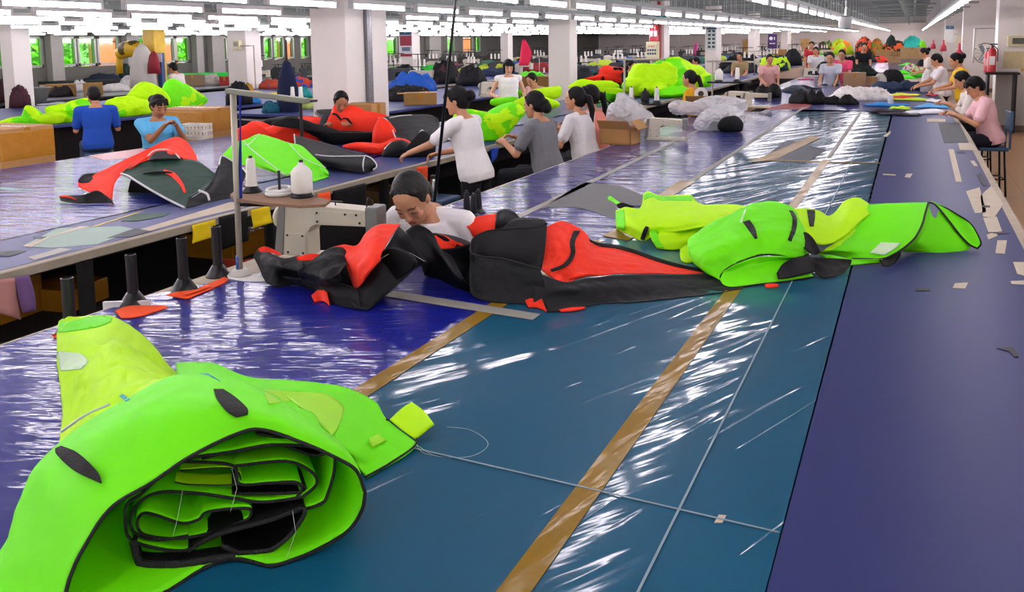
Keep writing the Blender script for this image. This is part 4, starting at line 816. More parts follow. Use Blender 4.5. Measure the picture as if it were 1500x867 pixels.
decal('green_edge', [k4(230, 150), k4(228, 185), k4(240, 235), k4(262, 256)], [k4(272, 132), k4(258, 175), k4(262, 225), k4(285, 258)], G1, C_, [g3])
decal('green_edge', [k4(205, 66), k4(230, 56), k4(268, 68), k4(380, 67)], [k4(208, 82), k4(240, 72), k4(272, 84), k4(395, 85)], G1, C_, [g1])
sheet('green_tip', K4([[(75, 74, .79), (86, 68, .80), (112, 86, .80), (130, 98, .80)], [(78, 82, .78), (92, 88, .78), (108, 100, .78), (118, 108, .78)]]), G1, C_, nu=12, nv=6)
sheet('black_loop', K4([[(108, 98, .81), (130, 92, .82), (155, 100, .815), (172, 106, .81)], [(112, 112, .79), (132, 112, .79), (155, 112, .79), (170, 110, .79)]]), BK, C_, nu=12, nv=6)
sheet('yellow_tab', K4([[(340, 262, .80), (365, 246, .82), (385, 262, .81)], [(340, 288, .77), (366, 285, .78), (395, 290, .78)], [(345, 305, .757), (365, 313, .757), (392, 308, .757)]]), G2, C_, nu=12, nv=10, wr=.004, ws=14)
# middle tube with open mouth
R1 = K4([[(487, 378, .770), (486, 362, .785), (505, 340, .81), (545, 315, .84), (600, 292, .86), (650, 282, .87), (700, 284, .865), (745, 292, .85), (780, 290, .84), (810, 280, .83)]])[0]
gm1, _ = sheet('middle_panel', [R1, K4([[(440, 350, .79), (430, 325, .82), (440, 290, .87), (485, 260, .90), (550, 235, .925), (620, 220, .94), (690, 220, .94), (740, 228, .93), (775, 235, .91), (800, 240, .89)]])[0], K4([[(405, 320, .80), (385, 290, .83), (390, 255, .87), (440, 215, .91), (510, 180, .95), (590, 160, .975), (670, 150, .98), (735, 165, .97), (775, 185, .945), (800, 205, .92)]])[0], K4([[(385, 270, .81), (372, 245, .85), (400, 215, .88), (460, 175, .93), (530, 140, .97), (610, 105, 1.005), (680, 101, 1.005), (740, 117, .98), (768, 150, .95), (790, 180, .93)]])[0], K4([[(390, 260, .80), (385, 240, .83), (420, 205, .86), (480, 165, .91), (545, 132, .95), (615, 100, .98), (680, 97, .98), (738, 112, .96), (765, 140, .93), (790, 170, .91)]])[0]], G1, C_, nu=70, nv=60, wr=.018, ws=6, seed=24)
piping('edge_piping', R1, .006, BP, C_)
R2 = K4([[(487, 378, .770), (500, 396, .760), (530, 403, .757), (580, 398, .757), (640, 390, .757), (700, 384, .757), (770, 374, .757), (830, 364, .757)]])[0]
sheet('mouth_floor', [R2, K4([[(490, 366, .785), (515, 380, .775), (545, 385, .77), (590, 375, .775), (640, 360, .785), (690, 345, .795), (750, 335, .80), (800, 330, .80)]])[0], K4([[(500, 345, .81), (530, 345, .805), (570, 335, .81), (610, 322, .82), (650, 312, .825), (700, 305, .83), (745, 300, .83), (790, 298, .83)]])[0], K4([[(510, 338, .82), (545, 318, .845), (600, 296, .86), (650, 288, .865), (700, 288, .865), (735, 290, .86), (760, 292, .85), (790, 292, .84)]])[0]], G1, C_, nu=36, nv=20, wr=.005, ws=9)
piping('edge_piping', R2, .005, BP, C_)
sheet('black_pocket', K4([[(695, 350, .80), (715, 318, .83), (760, 295, .855), (810, 288, .855), (835, 310, .83)], [(700, 372, .775), (735, 368, .775), (775, 360, .78), (810, 352, .785), (832, 345, .79)]]), BK, C_, nu=20, nv=10)
sheet('black_strap', K4([[(775, 215, .925), (800, 200, .935), (830, 225, .91), (855, 272, .865)], [(772, 255, .88), (795, 258, .88), (815, 275, .86), (838, 282, .85)]]), BK, C_, nu=12, nv=8, wr=.005, ws=14)
bm_ = bvh_of([gm1])
decal('black_tape', [k4(570, 163), k4(590, 190), k4(615, 225)], [k4(595, 155), k4(615, 185), k4(624, 222)], BK, C_, bm_); decal('black_tape', [k4(740, 120), k4(752, 150), k4(748, 190), k4(735, 228)], [k4(752, 122), k4(768, 150), k4(766, 190), k4(748, 234)], BK, C_, bm_)
decal('pale_seam', [k4(578, 118), k4(560, 165)], [k4(584, 116), k4(566, 165)], WT, C_, bm_)
gr0, _ = sheet('yellow_saddle', K4([[(740, 118, .95), (790, 112, .945), (850, 122, .93), (880, 140, .91), (905, 130, .92), (945, 85, .965), (990, 73, .975), (1032, 95, .95)], [(760, 150, .945), (805, 150, .94), (850, 155, .925), (890, 165, .91), (920, 150, .925), (960, 110, .965), (1000, 95, .97), (1035, 100, .955)], [(775, 185, .92), (815, 190, .915), (855, 195, .905), (890, 195, .90), (920, 180, .915), (960, 145, .945), (1000, 110, .97), (1040, 105, .965)], [(790, 225, .89), (830, 240, .87), (860, 245, .865), (895, 240, .87), (925, 225, .88), (960, 200, .90), (1000, 160, .935), (1040, 130, .955)]]), G2, C_, nu=46, nv=26, wr=.006, ws=8, seed=25)
decal('black_tape', [k4(805, 118), k4(810, 150), k4(815, 178)], [k4(835, 120), k4(834, 150), k4(830, 178)], BK, C_, [gr0])
RO = K4([[(1250, 91, 1.0), (1240, 125, .975), (1228, 170, .93), (1205, 215, .88), (1170, 250, .84), (1125, 280, .805), (1080, 298, .785), (1020, 298, .78), (970, 298, .775)]])[0]
rp, _ = sheet('right_panel', [RO, K4([[(1180, 92, 1.0), (1170, 130, .97), (1150, 170, .93), (1125, 210, .885), (1090, 240, .85), (1050, 265, .825), (1010, 280, .805), (965, 285, .795), (930, 288, .785)]])[0], K4([[(1090, 95, .99), (1080, 130, .965), (1060, 165, .93), (1035, 200, .895), (1005, 228, .865), (970, 250, .845), (940, 268, .825), (910, 275, .81), (880, 280, .795)]])[0], K4([[(1020, 98, .975), (1005, 130, .95), (985, 160, .925), (955, 195, .895), (930, 220, .875), (905, 240, .86), (880, 255, .84), (865, 268, .825), (850, 278, .80)]])[0]], [G1, G2], C_, nu=44, nv=40, wr=.010, ws=5, seed=26, midx=lambda u, v: 1 if v > .93-.1*u else 0)
decal('pale_patch', [k4(1075, 237), k4(1055, 258), k4(1035, 275)], [k4(1148, 240), k4(1130, 258), k4(1090, 284)], WT, C_, [rp])
piping('edge_piping', RO, .006, BP, C_)
RF = K4([[(1250, 91, 1.0), (1268, 95, .995), (1290, 115, .97), (1330, 165, .90), (1365, 210, .84), (1400, 245, .79), (1430, 260, .765)]])[0]; RBk = K4([[(1275, 97, .99), (1320, 115, .96), (1360, 138, .93), (1400, 165, .89), (1425, 200, .845), (1442, 240, .79), (1430, 260, .765)]])[0]
sheet('open_end', [RO[:6], K4([[(1258, 130, .95), (1255, 165, .91), (1240, 200, .87), (1215, 235, .83), (1185, 255, .80), (1155, 270, .775)]])[0], K4([[(1275, 150, .92), (1285, 190, .87), (1290, 220, .83), (1280, 250, .79), (1250, 268, .765), (1200, 272, .757)]])[0], K4([[(1290, 115, .965), (1330, 165, .895), (1365, 210, .835), (1398, 245, .785), (1390, 266, .757), (1300, 275, .757)]])[0]], G1, C_, nu=30, nv=24, wr=.004, ws=7, seed=27)
sheet('open_end', [RF, [tuple(np.array(RF[i])*.5+np.array(RBk[i])*.5+np.array([0, -2, 0])) for i in range(7)], RBk], G1, C_, nu=30, nv=12, wr=.003)
piping('edge_piping', RF, .006, BP, C_); piping('edge_piping', RBk, .006, BP, C_)
sheet('black_lining', K4([[(790, 290, .83), (830, 292, .825), (900, 295, .82), (970, 300, .80)], [(800, 320, .80), (845, 325, .795), (900, 325, .79), (965, 318, .78)], [(830, 345, .775), (860, 365, .765), (900, 362, .765), (945, 345, .77)]]), BK, C_, nu=24, nv=14, wr=.01, ws=12)
sheet('lower_green', K4([[(850, 280, .82), (900, 285, .815), (970, 298, .79), (1080, 300, .785)], [(900, 310, .785), (960, 320, .77), (1020, 315, .765), (1090, 310, .762)]]), G1, C_, nu=20, nv=8, wr=.003)
sheet('black_strap', K4([[(1070, 300, .785), (1110, 288, .79), (1150, 268, .80)], [(1085, 325, .757), (1115, 322, .757), (1145, 290, .757)]]), BK, C_, nu=12, nv=6)
sheet('red_tag', K4([[(650, 392, .76), (675, 388, .768), (700, 391, .765)], [(655, 402, .757), (678, 403, .757), (702, 400, .757)]]), RD, C_, nu=6, nv=4)
# ================================================================== the second table and the cloth on it
F_glare = film('blue_film_second_table', '#161f6e', '#1f2a7c', (3, 15), .3, 1, .85, .1, .8, fine=.25)
T2 = table('second worktable of blue glossy film with patched worn near edge, left of the aisle', [(-3.67, 1.1), (-3.67, 52), (-5.4, 52), (-5.4, 7.0), (-6.88, 7.0), (-6.88, 1.1)], [(-3.82, 2.8), (-3.82, 4.2), (-3.82, 5.5), (-3.82, 6.8), (-3.82, 9), (-3.82, 12), (-3.82, 15), (-6.75, 4.2), (-6.75, 5.5), (-6.75, 6.8), (-5.25, 9.4), (-5.25, 12.5)], name='work_table')
def on2(name, q, m, l=.0006): return flat(name, q, m, T2, lift=l)
on2('blue_film', [(-6.86, 1.15), (-4.30, 1.15), (-4.22, 6.98), (-6.86, 6.98)], F_glare); on2('blue_film', [(-5.38, 7.0), (-4.22, 7.0), (-4.22, 35.9), (-5.38, 35.9)], F_glare)
on2('slate_strip', [(-4.30, 1.15), (-3.70, 1.15), (-3.70, 35.9), (-4.22, 35.9)], F_pale)
k5 = crop(0, 180, 3.942)
def pf2(name, pts, m, l=.0022, k=k5): return pflat(name, [k(*p) for p in pts], m, T2, l)
pf2('patch', [(130, 715), (330, 610), (700, 600), (800, 620), (560, 705), (300, 725)], mat('pale_green_scrap', '#8fa89a', .6, var=.15), .0022)
pf2('patch', [(130, 715), (460, 600), (520, 600), (300, 660), (180, 720)], M_paper, .003)
pf2('patch', [(620, 668), (780, 612), (870, 628), (760, 660)], M_grey, .003); pf2('patch', [(0, 750), (90, 738), (150, 745), (60, 775), (0, 772)], M_grey, .003); pf2('patch', [(190, 660), (270, 660), (240, 675), (200, 670)], M_grey, .003)
pf2('patch', [(520, 605), (800, 518), (830, 512), (560, 600)], mat('yellow_tape', '#c4b23a', .5), .003); pf2('patch', [(700, 570), (780, 530), (980, 525), (940, 545), (790, 570)], mat('dark_green_scrap', '#1f4a33', .6), .0035)
pf2('patch', [(800, 620), (1100, 530), (1330, 460), (1480, 470), (1100, 560), (850, 630)], M_paper, .0025)
pf2('patch', [(510, 190), (820, 148), (870, 160), (760, 205), (600, 215)], mat('dull_red_vinyl', '#a0444c', .35), .002)
pf2('patch', [(0, 372), (60, 375), (200, 388), (60, 392), (0, 385)], mat('pale_teal_scrap', '#86a9a8', .5), .002)
pf2('patch', [(160, 780), (350, 725), (420, 735), (200, 795)], M_greyt, .0026)
m = MB().box((0, 0, 0), (.025, 34.8, .04)); o = m.build('front_edge', mat('chipped_beige_edge', '#8d8473', .7, var=.3, scale=14), T2); o.location = (-3.658-T2.location.x, 18.5-T2.location.y, TZ-.02)
m = MB().box((0, 0, 0), (.05, 34.8, .06)); o = m.build('front_rail', M_tleg, T2); o.location = (-3.84-T2.location.x, 18.5-T2.location.y, TZ-.066)
FB = lambda n, lab, kk='fabric': thing(n, lab, kk, (0, 0, TZ))
def Kr(k, rows): return [[k(x, y)+(z,) for x, y, z in r] for r in rows]
def at_px(t, px, py): p = P(px, py); t.location = (p.x, p.y, TZ); return t
# (a) red and bottle green bundle at the left
Q = at_px(FB('fabric_bundle', 'red orange and bottle green fabric bundle with white piped mouth on the second table'), 215, 290)
puff('dark_inside', [k5(*p) for p in [(660, 430), (700, 292), (800, 250), (1000, 240), (1190, 300), (1180, 380), (1085, 440), (1062, 485), (900, 500), (750, 485), (680, 470)]], (k5(700, 480), k5(1060, 495)), BK, Q, front=.0, back=.25, seed=1, push=.55, shrink=.68)
sheet('red_strip', Kr(k5, [[(450, 335, .83), (590, 275, .92), (700, 222, 1.0), (850, 152, 1.09), (960, 97, 1.15), (1030, 82, 1.16), (1090, 120, 1.11), (1138, 195, 1.02)], [(455, 370, .80), (590, 315, .88), (700, 258, .96), (850, 185, 1.05), (960, 132, 1.11), (1030, 125, 1.12), (1085, 160, 1.07), (1138, 205, 1.01)], [(520, 400, .78), (620, 400, .80), (690, 300, .91), (790, 240, .99), (890, 172, 1.07), (985, 160, 1.09), (1060, 200, 1.04), (1138, 215, 1.0)], [(600, 420, .765), (645, 440, .76), (665, 350, .85), (720, 280, .93), (850, 215, 1.02), (985, 185, 1.06), (1050, 210, 1.02), (1130, 222, .99)]]), RD, Q, nu=50, nv=26, wr=.012, ws=6, seed=2)
dgf, _ = sheet('bottle_green_panel', Kr(k5, [[(700, 290, .93), (760, 245, .98), (860, 213, 1.02), (960, 207, 1.03), (1060, 207, 1.03), (1150, 225, 1.0), (1240, 290, .92)], [(704, 294, .925), (795, 290, .93), (885, 302, .92), (980, 318, .91), (1070, 335, .90), (1150, 345, .88), (1232, 325, .88)], [(702, 298, .92), (790, 342, .885), (880, 392, .84), (960, 434, .80), (1068, 488, .757), (1085, 440, .80), (1190, 375, .85)]]), DG, Q, nu=44, nv=26, wr=.008, ws=6, seed=3)
piping('white_piping', Kr(k5, [[(698, 292, .955), (740, 306, .94), (790, 338, .91), (880, 392, .865), (970, 442, .815), (1068, 490, .768)]])[0], .009, PW, Q)
piping('white_piping', Kr(k5, [[(840, 205, 1.03), (890, 160, 1.085), (960, 155, 1.09), (1010, 175, 1.07), (1038, 205, 1.04)]])[0], .007, PW, Q)
sheet('black_facing', Kr(k5, [[(860, 205, 1.035), (900, 168, 1.08), (960, 162, 1.085), (1005, 180, 1.065), (1035, 206, 1.04)], [(865, 215, 1.03), (900, 212, 1.03), (950, 210, 1.035), (1000, 208, 1.035), (1040, 210, 1.035)]]), BK, Q, nu=16, nv=8)
decal('red_slot', [k5(935, 285), k5(990, 310), k5(1040, 360), k5(1062, 405)], [k5(950, 268), k5(1010, 290), k5(1055, 345), k5(1075, 400)], RD, Q, [dgf])
sheet('black_tail', Kr(k5, [[(342, 425, .79), (400, 418, .80), (480, 415, .82), (560, 390, .84), (610, 420, .81), (650, 450, .78)], [(350, 450, .76), (420, 462, .757), (500, 465, .757), (580, 462, .757), (630, 462, .757), (660, 475, .757)]]), BK, Q, nu=24, nv=10, wr=.006, ws=12)
sheet('red_tip', Kr(k5, [[(345, 420, .80), (390, 420, .80), (440, 440, .79)], [(350, 428, .79), (395, 432, .785), (440, 445, .78)]]), RD, Q, nu=8, nv=4)
sheet('black_band', Kr(k5, [[(450, 330, .85), (490, 295, .89), (560, 288, .90), (620, 275, .92)], [(460, 345, .83), (500, 320, .86), (560, 318, .865), (600, 320, .87)], [(500, 350, .82), (540, 380, .80), (560, 395, .79), (580, 330, .86)]]), BK, Q, nu=20, nv=10)
sheet('black_skirt', Kr(k5, [[(1240, 295, .91), (1262, 240, .97), (1280, 190, 1.02), (1340, 222, .99), (1405, 270, .93)], [(1190, 380, .84), (1230, 350, .86), (1270, 310, .90), (1340, 290, .91), (1420, 300, .89)], [(1085, 450, .79), (1150, 430, .80), (1220, 410, .81), (1300, 370, .83), (1400, 350, .84)], [(1075, 490, .757), (1130, 480, .757), (1200, 460, .757), (1290, 440, .757), (1400, 420, .757)]]), CH, Q, nu=30, nv=24, wr=.01, ws=7, seed=4)
piping('white_piping', Kr(k5, [[(1150, 390, .85), (1195, 410, .83), (1208, 445, .79)]])[0], .01, PW, Q); piping('white_piping', Kr(k5, [[(1265, 240, .98), (1282, 190, 1.025), (1345, 222, .995), (1400, 262, .95), (1420, 285, .92)]])[0], .007, PW, Q)
# (b) green panel
k6 = crop(320, 180, 3.942)
V = at_px(FB('draped_fabric', 'bright green fabric panel with pale seams draped between red heap and thread stand'), 400, 255)
sheet('panel', Kr(k6, [[(18, 190, .90), (90, 120, .98), (165, 92, 1.02), (232, 64, 1.05), (320, 85, 1.03), (400, 112, 1.0), (480, 132, .98), (545, 190, .92), (600, 240, .86), (636, 285, .81)], [(22, 200, .88), (105, 165, .93), (170, 150, .95), (245, 140, .97), (330, 160, .95), (410, 180, .92), (480, 200, .90), (540, 235, .86), (590, 265, .82), (636, 300, .79)], [(30, 215, .86), (120, 210, .87), (200, 220, .87), (290, 250, .84), (385, 290, .80), (430, 270, .82), (490, 275, .81), (540, 290, .79), (590, 300, .775), (636, 305, .765)], [(40, 225, .84), (130, 240, .83), (220, 255, .82), (300, 280, .79), (388, 300, .785), (440, 300, .78), (500, 315, .77), (548, 338, .757), (592, 325, .757), (634, 312, .757)]]), G1, V, nu=54, nv=30, wr=.008, ws=6, seed=5)
piping('pale_seam', Kr(k6, [[(145, 105, 1.015), (200, 160, .955), (290, 230, .88), (390, 297, .80), (440, 265, .83)]])[0], .005, PW, V); piping('pale_seam', Kr(k6, [[(235, 62, 1.055), (180, 120, .995), (140, 125, .99)]])[0], .004, PW, V); piping('pale_seam', Kr(k6, [[(400, 110, 1.005), (480, 195, .91), (560, 235, .86), (620, 258, .84)]])[0], .004, PW, V)
# (c) black roll
V = at_px(FB('fabric_roll', 'black fabric roll with white piping beside the bright green panel'), 500, 245)
sheet('roll', Kr(k6, [[(440, 70, 1.02), (520, 90, 1.0), (640, 122, .97), (760, 158, .93), (845, 188, .90), (882, 205, .885), (912, 240, .85)], [(442, 110, .97), (530, 140, .94), (640, 172, .92), (750, 192, .90), (842, 205, .885), (885, 225, .865), (912, 248, .84)], [(450, 150, .92), (530, 185, .89), (640, 215, .87), (750, 235, .85), (838, 245, .84), (880, 250, .83), (912, 255, .82)], [(460, 180, .88), (540, 215, .85), (650, 255, .80), (755, 278, .78), (838, 285, .775), (875, 282, .775), (905, 265, .79)]]), CH, V, nu=40, nv=24, wr=.006, ws=7, seed=6)
puff('roll_back', [k6(*p) for p in [(450, 110), (640, 150), (850, 210), (900, 250), (840, 275), (650, 240), (500, 190)]], (k6(560, 240), k6(850, 285)), BK, V, front=0, back=.15, push=.08, shrink=.9, wr=.003)
for pts in ([(437, 66, 1.03), (440, 95, 1.0), (442, 122, .97)], [(560, 183, .91), (640, 192, .90), (740, 192, .905), (840, 190, .905), (852, 188, .905)], [(846, 190, .90), (838, 215, .88), (835, 250, .845), (838, 276, .79)], [(850, 188, .905), (885, 205, .89), (912, 238, .855), (910, 258, .83), (895, 268, .80)]): piping('white_piping', Kr(k6, [pts])[0], .007, PW, V)
# (d) red heap
k2_ = crop(360, 0, 3.942); D = at_px(FB('fabric_heap', 'long red orange and black fabric heap along the second table before the seated worker'), 470, 215)
def pz(name, pts, base, m, front=.15, back=.25, par=None, k=k2_, **kw): return puff(name, [k(*p) for p in pts], (k(*base[0]), k(*base[1])), m, par if par is not None else D, front=front, back=back, **kw)
r1 = pz('red_fold', [(295, 695), (340, 672), (450, 700), (500, 655), (530, 605), (575, 640), (610, 610), (680, 640), (800, 665), (820, 720), (770, 775), (600, 800), (470, 765), (400, 745), (310, 730)], ((420, 770), (760, 790)), RD, .12, .15, seed=1, wr=.03, ws=5)
pz('red_fold', [(-60, 760), (0, 725), (60, 702), (105, 745), (160, 725), (240, 718), (340, 735), (470, 770), (440, 810), (300, 840), (100, 850), (-60, 830)], ((0, 840), (400, 830)), RD, .15, .3, seed=2, wr=.03, ws=5)
pz('black_fold', [(150, 720), (240, 680), (330, 690), (460, 735), (620, 770), (760, 765), (745, 815), (580, 845), (480, 835), (420, 795), (300, 740)], ((430, 840), (740, 825)), BK, .1, .2, seed=3, wr=.02, ws=6)
pz('red_fold', [(735, 815), (765, 690), (800, 690), (845, 735), (870, 790), (850, 835), (790, 860)], ((750, 850), (850, 850)), RD, .08, .15, seed=4, wr=.02, ws=7)
pz('red_fold', [(570, 850), (640, 825), (760, 840), (860, 800), (950, 825), (940, 880), (850, 900), (760, 890)], ((640, 890), (930, 890)), RD, .1, .2, seed=5, wr=.025, ws=7)
pz('red_fold', [(470, 770), (560, 770), (620, 785), (600, 800), (520, 800)], ((480, 830), (600, 830)), RD, .15, .1, seed=6)
pz('black_fold', [(-60, 690), (60, 700), (140, 690), (260, 670), (330, 690), (250, 720), (100, 740), (-60, 740)], ((0, 770), (250, 760)), BK, .1, .3, seed=7, wr=.03)
b1 = bvh_of([r1]); decal('black_tape', [k2_(495, 660), k2_(520, 668), k2_(548, 700)], [k2_(505, 650), k2_(530, 660), k2_(555, 690)], BK, D, b1); decal('black_tape', [k2_(552, 690), k2_(580, 690), k2_(608, 722)], [k2_(560, 680), k2_(590, 682), k2_(616, 715)], BK, D, b1)
sheet('black_board', Kr(k2_, [[(435, 588, 1.12), (520, 602, 1.10)], [(400, 655, 1.0), (460, 700, .95)]]), BK, D, nu=8, nv=8, thick=.012)
# (e) black panel with white piping
V = at_px(FB('draped_fabric', 'black fabric panel with white piped edges at the standing worker\'s hands'), 590, 225)
sheet('panel', Kr(k2_, [[(765, 685, 1.06), (840, 668, 1.08), (960, 662, 1.09), (1060, 662, 1.09), (1110, 685, 1.06)], [(790, 690, 1.04), (850, 730, .99), (960, 720, 1.01), (1060, 710, 1.02), (1120, 720, 1.0)], [(850, 740, .97), (870, 780, .92), (950, 770, .94), (1040, 755, .96), (1100, 760, .95)], [(865, 790, .91), (890, 800, .90), (960, 815, .88), (1020, 760, .95), (1080, 810, .88)]]), CH, V, nu=30, nv=24, wr=.008, ws=7, seed=8)
pz('lower_panel', [(800, 866), (850, 820), (900, 812), (960, 840), (1015, 755), (1085, 815), (1080, 900), (980, 920), (850, 930), (790, 905)], ((800, 905), (1040, 905)), CH, .1, .2, V, seed=3, wr=.012)
for pts in ([(765, 680, 1.065), (805, 685, 1.06), (835, 720, 1.01), (855, 770, .95), (865, 795, .92)], [(950, 840, .87), (985, 795, .93), (1018, 752, .98), (1050, 790, .93), (1085, 812, .90)], [(800, 860, .85), (840, 822, .90), (890, 808, .915), (930, 815, .905)], [(830, 680, 1.08), (900, 668, 1.09), (960, 664, 1.095)]): piping('white_piping', Kr(k2_, [pts])[0], .008, PW, V)
# (f) green cloth on the far half of the second table
k3_ = crop(720, 0, 3.942)
def fold(label, pts, base, m, front=.12, back=.3, k=k3_, zone=None, name='fabric_fold', extras=(), cat='fabric', **kw):
    a, b_ = k(*base[0]), k(*base[1]); t = puff(name, [k(*p) for p in pts], (a, b_), m, None, front=front, back=back, zone=zone, **kw); tag(t, label, cat); return t
gz = lambda s: zones(4, s, [0.02])
fold('neon green heap with black strap ends at the grey shirted worker\'s hands', [(-190, 660), (-120, 635), (20, 665), (60, 630), (120, 596), (185, 640), (150, 700), (95, 760), (60, 810), (-40, 825), (-120, 825), (-160, 790), (-200, 720)], ((-140, 822), (60, 805)), [G1, G2], .12, .35, zone=zones(5, 3, [.1]), seed=11, wr=.035, ws=6)
fold('rolled neon green fabric sleeve nearest the sleeveless standing woman', [(58, 535), (130, 520), (250, 512), (262, 540), (180, 556), (70, 562)], ((80, 580), (250, 570)), G1, .1, .1, seed=12)
fold('neon yellow fold beside the green rolled sleeve', [(245, 520), (330, 505), (395, 500), (388, 560), (300, 580), (250, 560)], ((260, 590), (380, 580)), G2, .1, .15, seed=13, wr=.02)
fold('pale neon green folded strip in front of the rolled sleeve', [(0, 575), (60, 565), (142, 560), (138, 600), (60, 612), (0, 605)], ((5, 620), (135, 615)), G1, .1, .12, seed=14)
fold('yellow green crumpled fold between grey and white shirted workers', [(130, 590), (200, 560), (290, 560), (380, 590), (370, 620), (250, 640), (160, 620)], ((150, 645), (370, 640)), G2, .1, .2, seed=15, wr=.03)
yl = fold('long neon yellow fold behind the salmon shirted worker', [(450, 500), (475, 480), (525, 458), (600, 470), (680, 468), (730, 490), (735, 510), (780, 525), (735, 550), (560, 550), (480, 530)], ((470, 560), (770, 560)), G2, .1, .35, seed=16, wr=.03)
V = at_px(thing('draped_fabric', 'neon green panel hung with black strap loops over the table edge', 'fabric', (0, 0, 0)), 870, 145)
gp, _ = sheet('panel', Kr(k3_, [[(540, 528, .98), (620, 530, .98), (700, 540, .97), (760, 545, .96)], [(560, 560, .87), (630, 565, .86), (700, 570, .85), (750, 572, .84)], [(580, 600, .757), (640, 598, .757), (700, 590, .757), (745, 580, .757)]]), G1, V, nu=20, nv=12, wr=.01)
for x0 in (580, 655): piping('strap_loop', Kr(k3_, [[(x0, 530, .99), (x0+3, 565, .88), (x0+25, 592, .80), (x0+50, 590, .80), (x0+72, 575, .85), (x0+76, 545, .95)]])[0], .018, BK, V)
fold('crumpled red orange heap behind the yellow fold', [(545, 452), (620, 432), (632, 400), (665, 382), (700, 392), (755, 398), (775, 440), (835, 458), (820, 485), (700, 480), (600, 468)], ((600, 500), (820, 500)), [RD, BK], .15, .4, zone=zones(3, 5, [.28]), seed=17, wr=.06, ws=5)
big = fold('tall neon green and yellow heap at the back of the second table', [(835, 440), (870, 375), (950, 378), (1000, 362), (1075, 343), (1130, 372), (1200, 385), (1232, 420), (1272, 435), (1262, 490), (1190, 510), (1100, 548), (1000, 562), (900, 558), (835, 545), (790, 505), (800, 470)], ((840, 560), (1200, 540)), [G1, G2], .3, .8, zone=zones(2.2, 6, [-.05]), seed=18, wr=.09, ws=3.2, n=110, rk=24)
fold('neon yellow fold at the foot of the tall green heap', [(820, 500), (850, 468), (900, 462), (960, 470), (1010, 490), (1050, 520), (1000, 545), (900, 548), (830, 540)], ((830, 556), (1040, 556)), G2, .5, .3, seed=19, wr=.05, ws=5)
fold('bright green fold low beside the yellow shirted seated worker', [(960, 545), (1000, 515), (1060, 500), (1110, 515), (1095, 548), (1000, 566)], ((960, 566), (1090, 556)), G1, .5, .3, seed=20, wr=.04)
# ------------------------------------------------------------------ third table with the neon pile
T3 = table('third worktable with dull blue top behind the blue shirted man', [(-10.1, 4.5), (-10.1, 52), (-13.9, 52), (-13.9, 4.5)], [(-10.3, 6), (-10.3, 8), (-10.3, 10.5), (-10.3, 14), (-13.7, 8), (-13.7, 14)], topm=F_pale)
m = MB().box((0, 0, 0), (.025, 33.4, .04)); o = m.build('front_edge', M_edge, T3); o.location = (-10.088-T3.location.x, 0, TZ-.02)
k1 = crop(0, 60, 7.475); kI = crop(0, 0, 1)
fold('flat neon green folds at the left end of the third table', [(-12, 184), (0, 178), (18, 172), (34, 170), (38, 157), (47, 159), (60, 168), (75, 164), (92, 168), (88, 180), (60, 183), (20, 186)], ((0, 184), (88, 181)), [G1, G2], .1, .35, k=kI, zone=zones(3, 8, [0]), seed=21, wr=.04)
fold('neon yellow mound left of the blue shirted man', [(68, 160), (78, 155), (95, 153), (108, 149), (125, 145), (136, 150), (135, 172), (115, 181), (92, 179), (75, 172)], ((75, 180), (130, 178)), [G2, G1], .1, .35, k=kI, zone=zones(3, 9, [.35]), seed=22, wr=.05)
fold('crumpled neon yellow mound right of the blue shirted man', [(162, 148), (185, 143), (205, 146), (218, 150), (220, 165), (200, 168), (172, 173), (160, 165)], ((165, 172), (215, 168)), [G2, G1], .1, .35, k=kI, zone=zones(3, 10, [.3]), seed=23, wr=.05)
fold('smooth neon yellow dome behind the light blue shirted woman', [(190, 142), (200, 128), (212, 121), (228, 126), (243, 137), (248, 150), (230, 158), (205, 150)], ((200, 166), (245, 163)), G2, .1, .5, k=kI, seed=24, wr=.03)
cn = fold('pointed neon green fabric cone overhanging the third table edge', [(251, 118), (265, 121), (284, 132), (303, 146), (288, 158), (266, 168), (250, 165), (243, 143)], ((245, 162), (300, 156)), [G1, G2], .12, .35, k=kI, zone=zones(2.5, 11, [0]), seed=25, wr=.04)
# ================================================================== the workers
def worker(px, py, label, yaw, X=None, Y=None, lean=12, head=(0, 20), sit=True, side=0, scale=1., name=None, seatcol='#2a4a6a', back=False, **k):
    """px, py: crown of the head in the photograph; X or Y: where the worker is in the hall"""
    q = PX(px, py, X) if X is not None else PY(px, py, Y); la = math.radians(lean); nk = k.get('neck'); zp = q.z-(.49*math.cos(la)+(nk[1] if nk else .07)+.17*math.cos(math.radians(head[1]*.5)))*scale
    fwd = (.52*math.sin(la)+(nk[0]+.03 if nk else .07)+.05*math.sin(math.radians(head[1])))*scale; lx = .55*math.sin(math.radians(side))*scale; ya = math.radians(yaw)
    x = q.x-(lx*math.cos(ya)-fwd*math.sin(ya)); y = q.y-(lx*math.sin(ya)+fwd*math.cos(ya))
    t = person(label, (x, y), yaw, zp=zp, lean=lean, head=head, sit=sit, side=side, scale=scale, **k)
    if sit: stool('stool under the '+(name or label.split(',')[0]), (x, y), max(.25, zp-.09), seatcol, back, yaw)
    return t
worker(599, 251, 'woman in white tee bent over the sewing machine in the middle of the picture', 184, Y=3.06, lean=17, side=7, neck=(.075, .035), hands=((-.26, .30, .85), (.16, .40, .88)), head=(6, 40), roll=8, elbow=.7, shirt='#ece9e9', hair='back', hairm=M_hairg, sleeve=.8, vox=.0072, trousers='#22242c', name='woman at the central sewing machine')
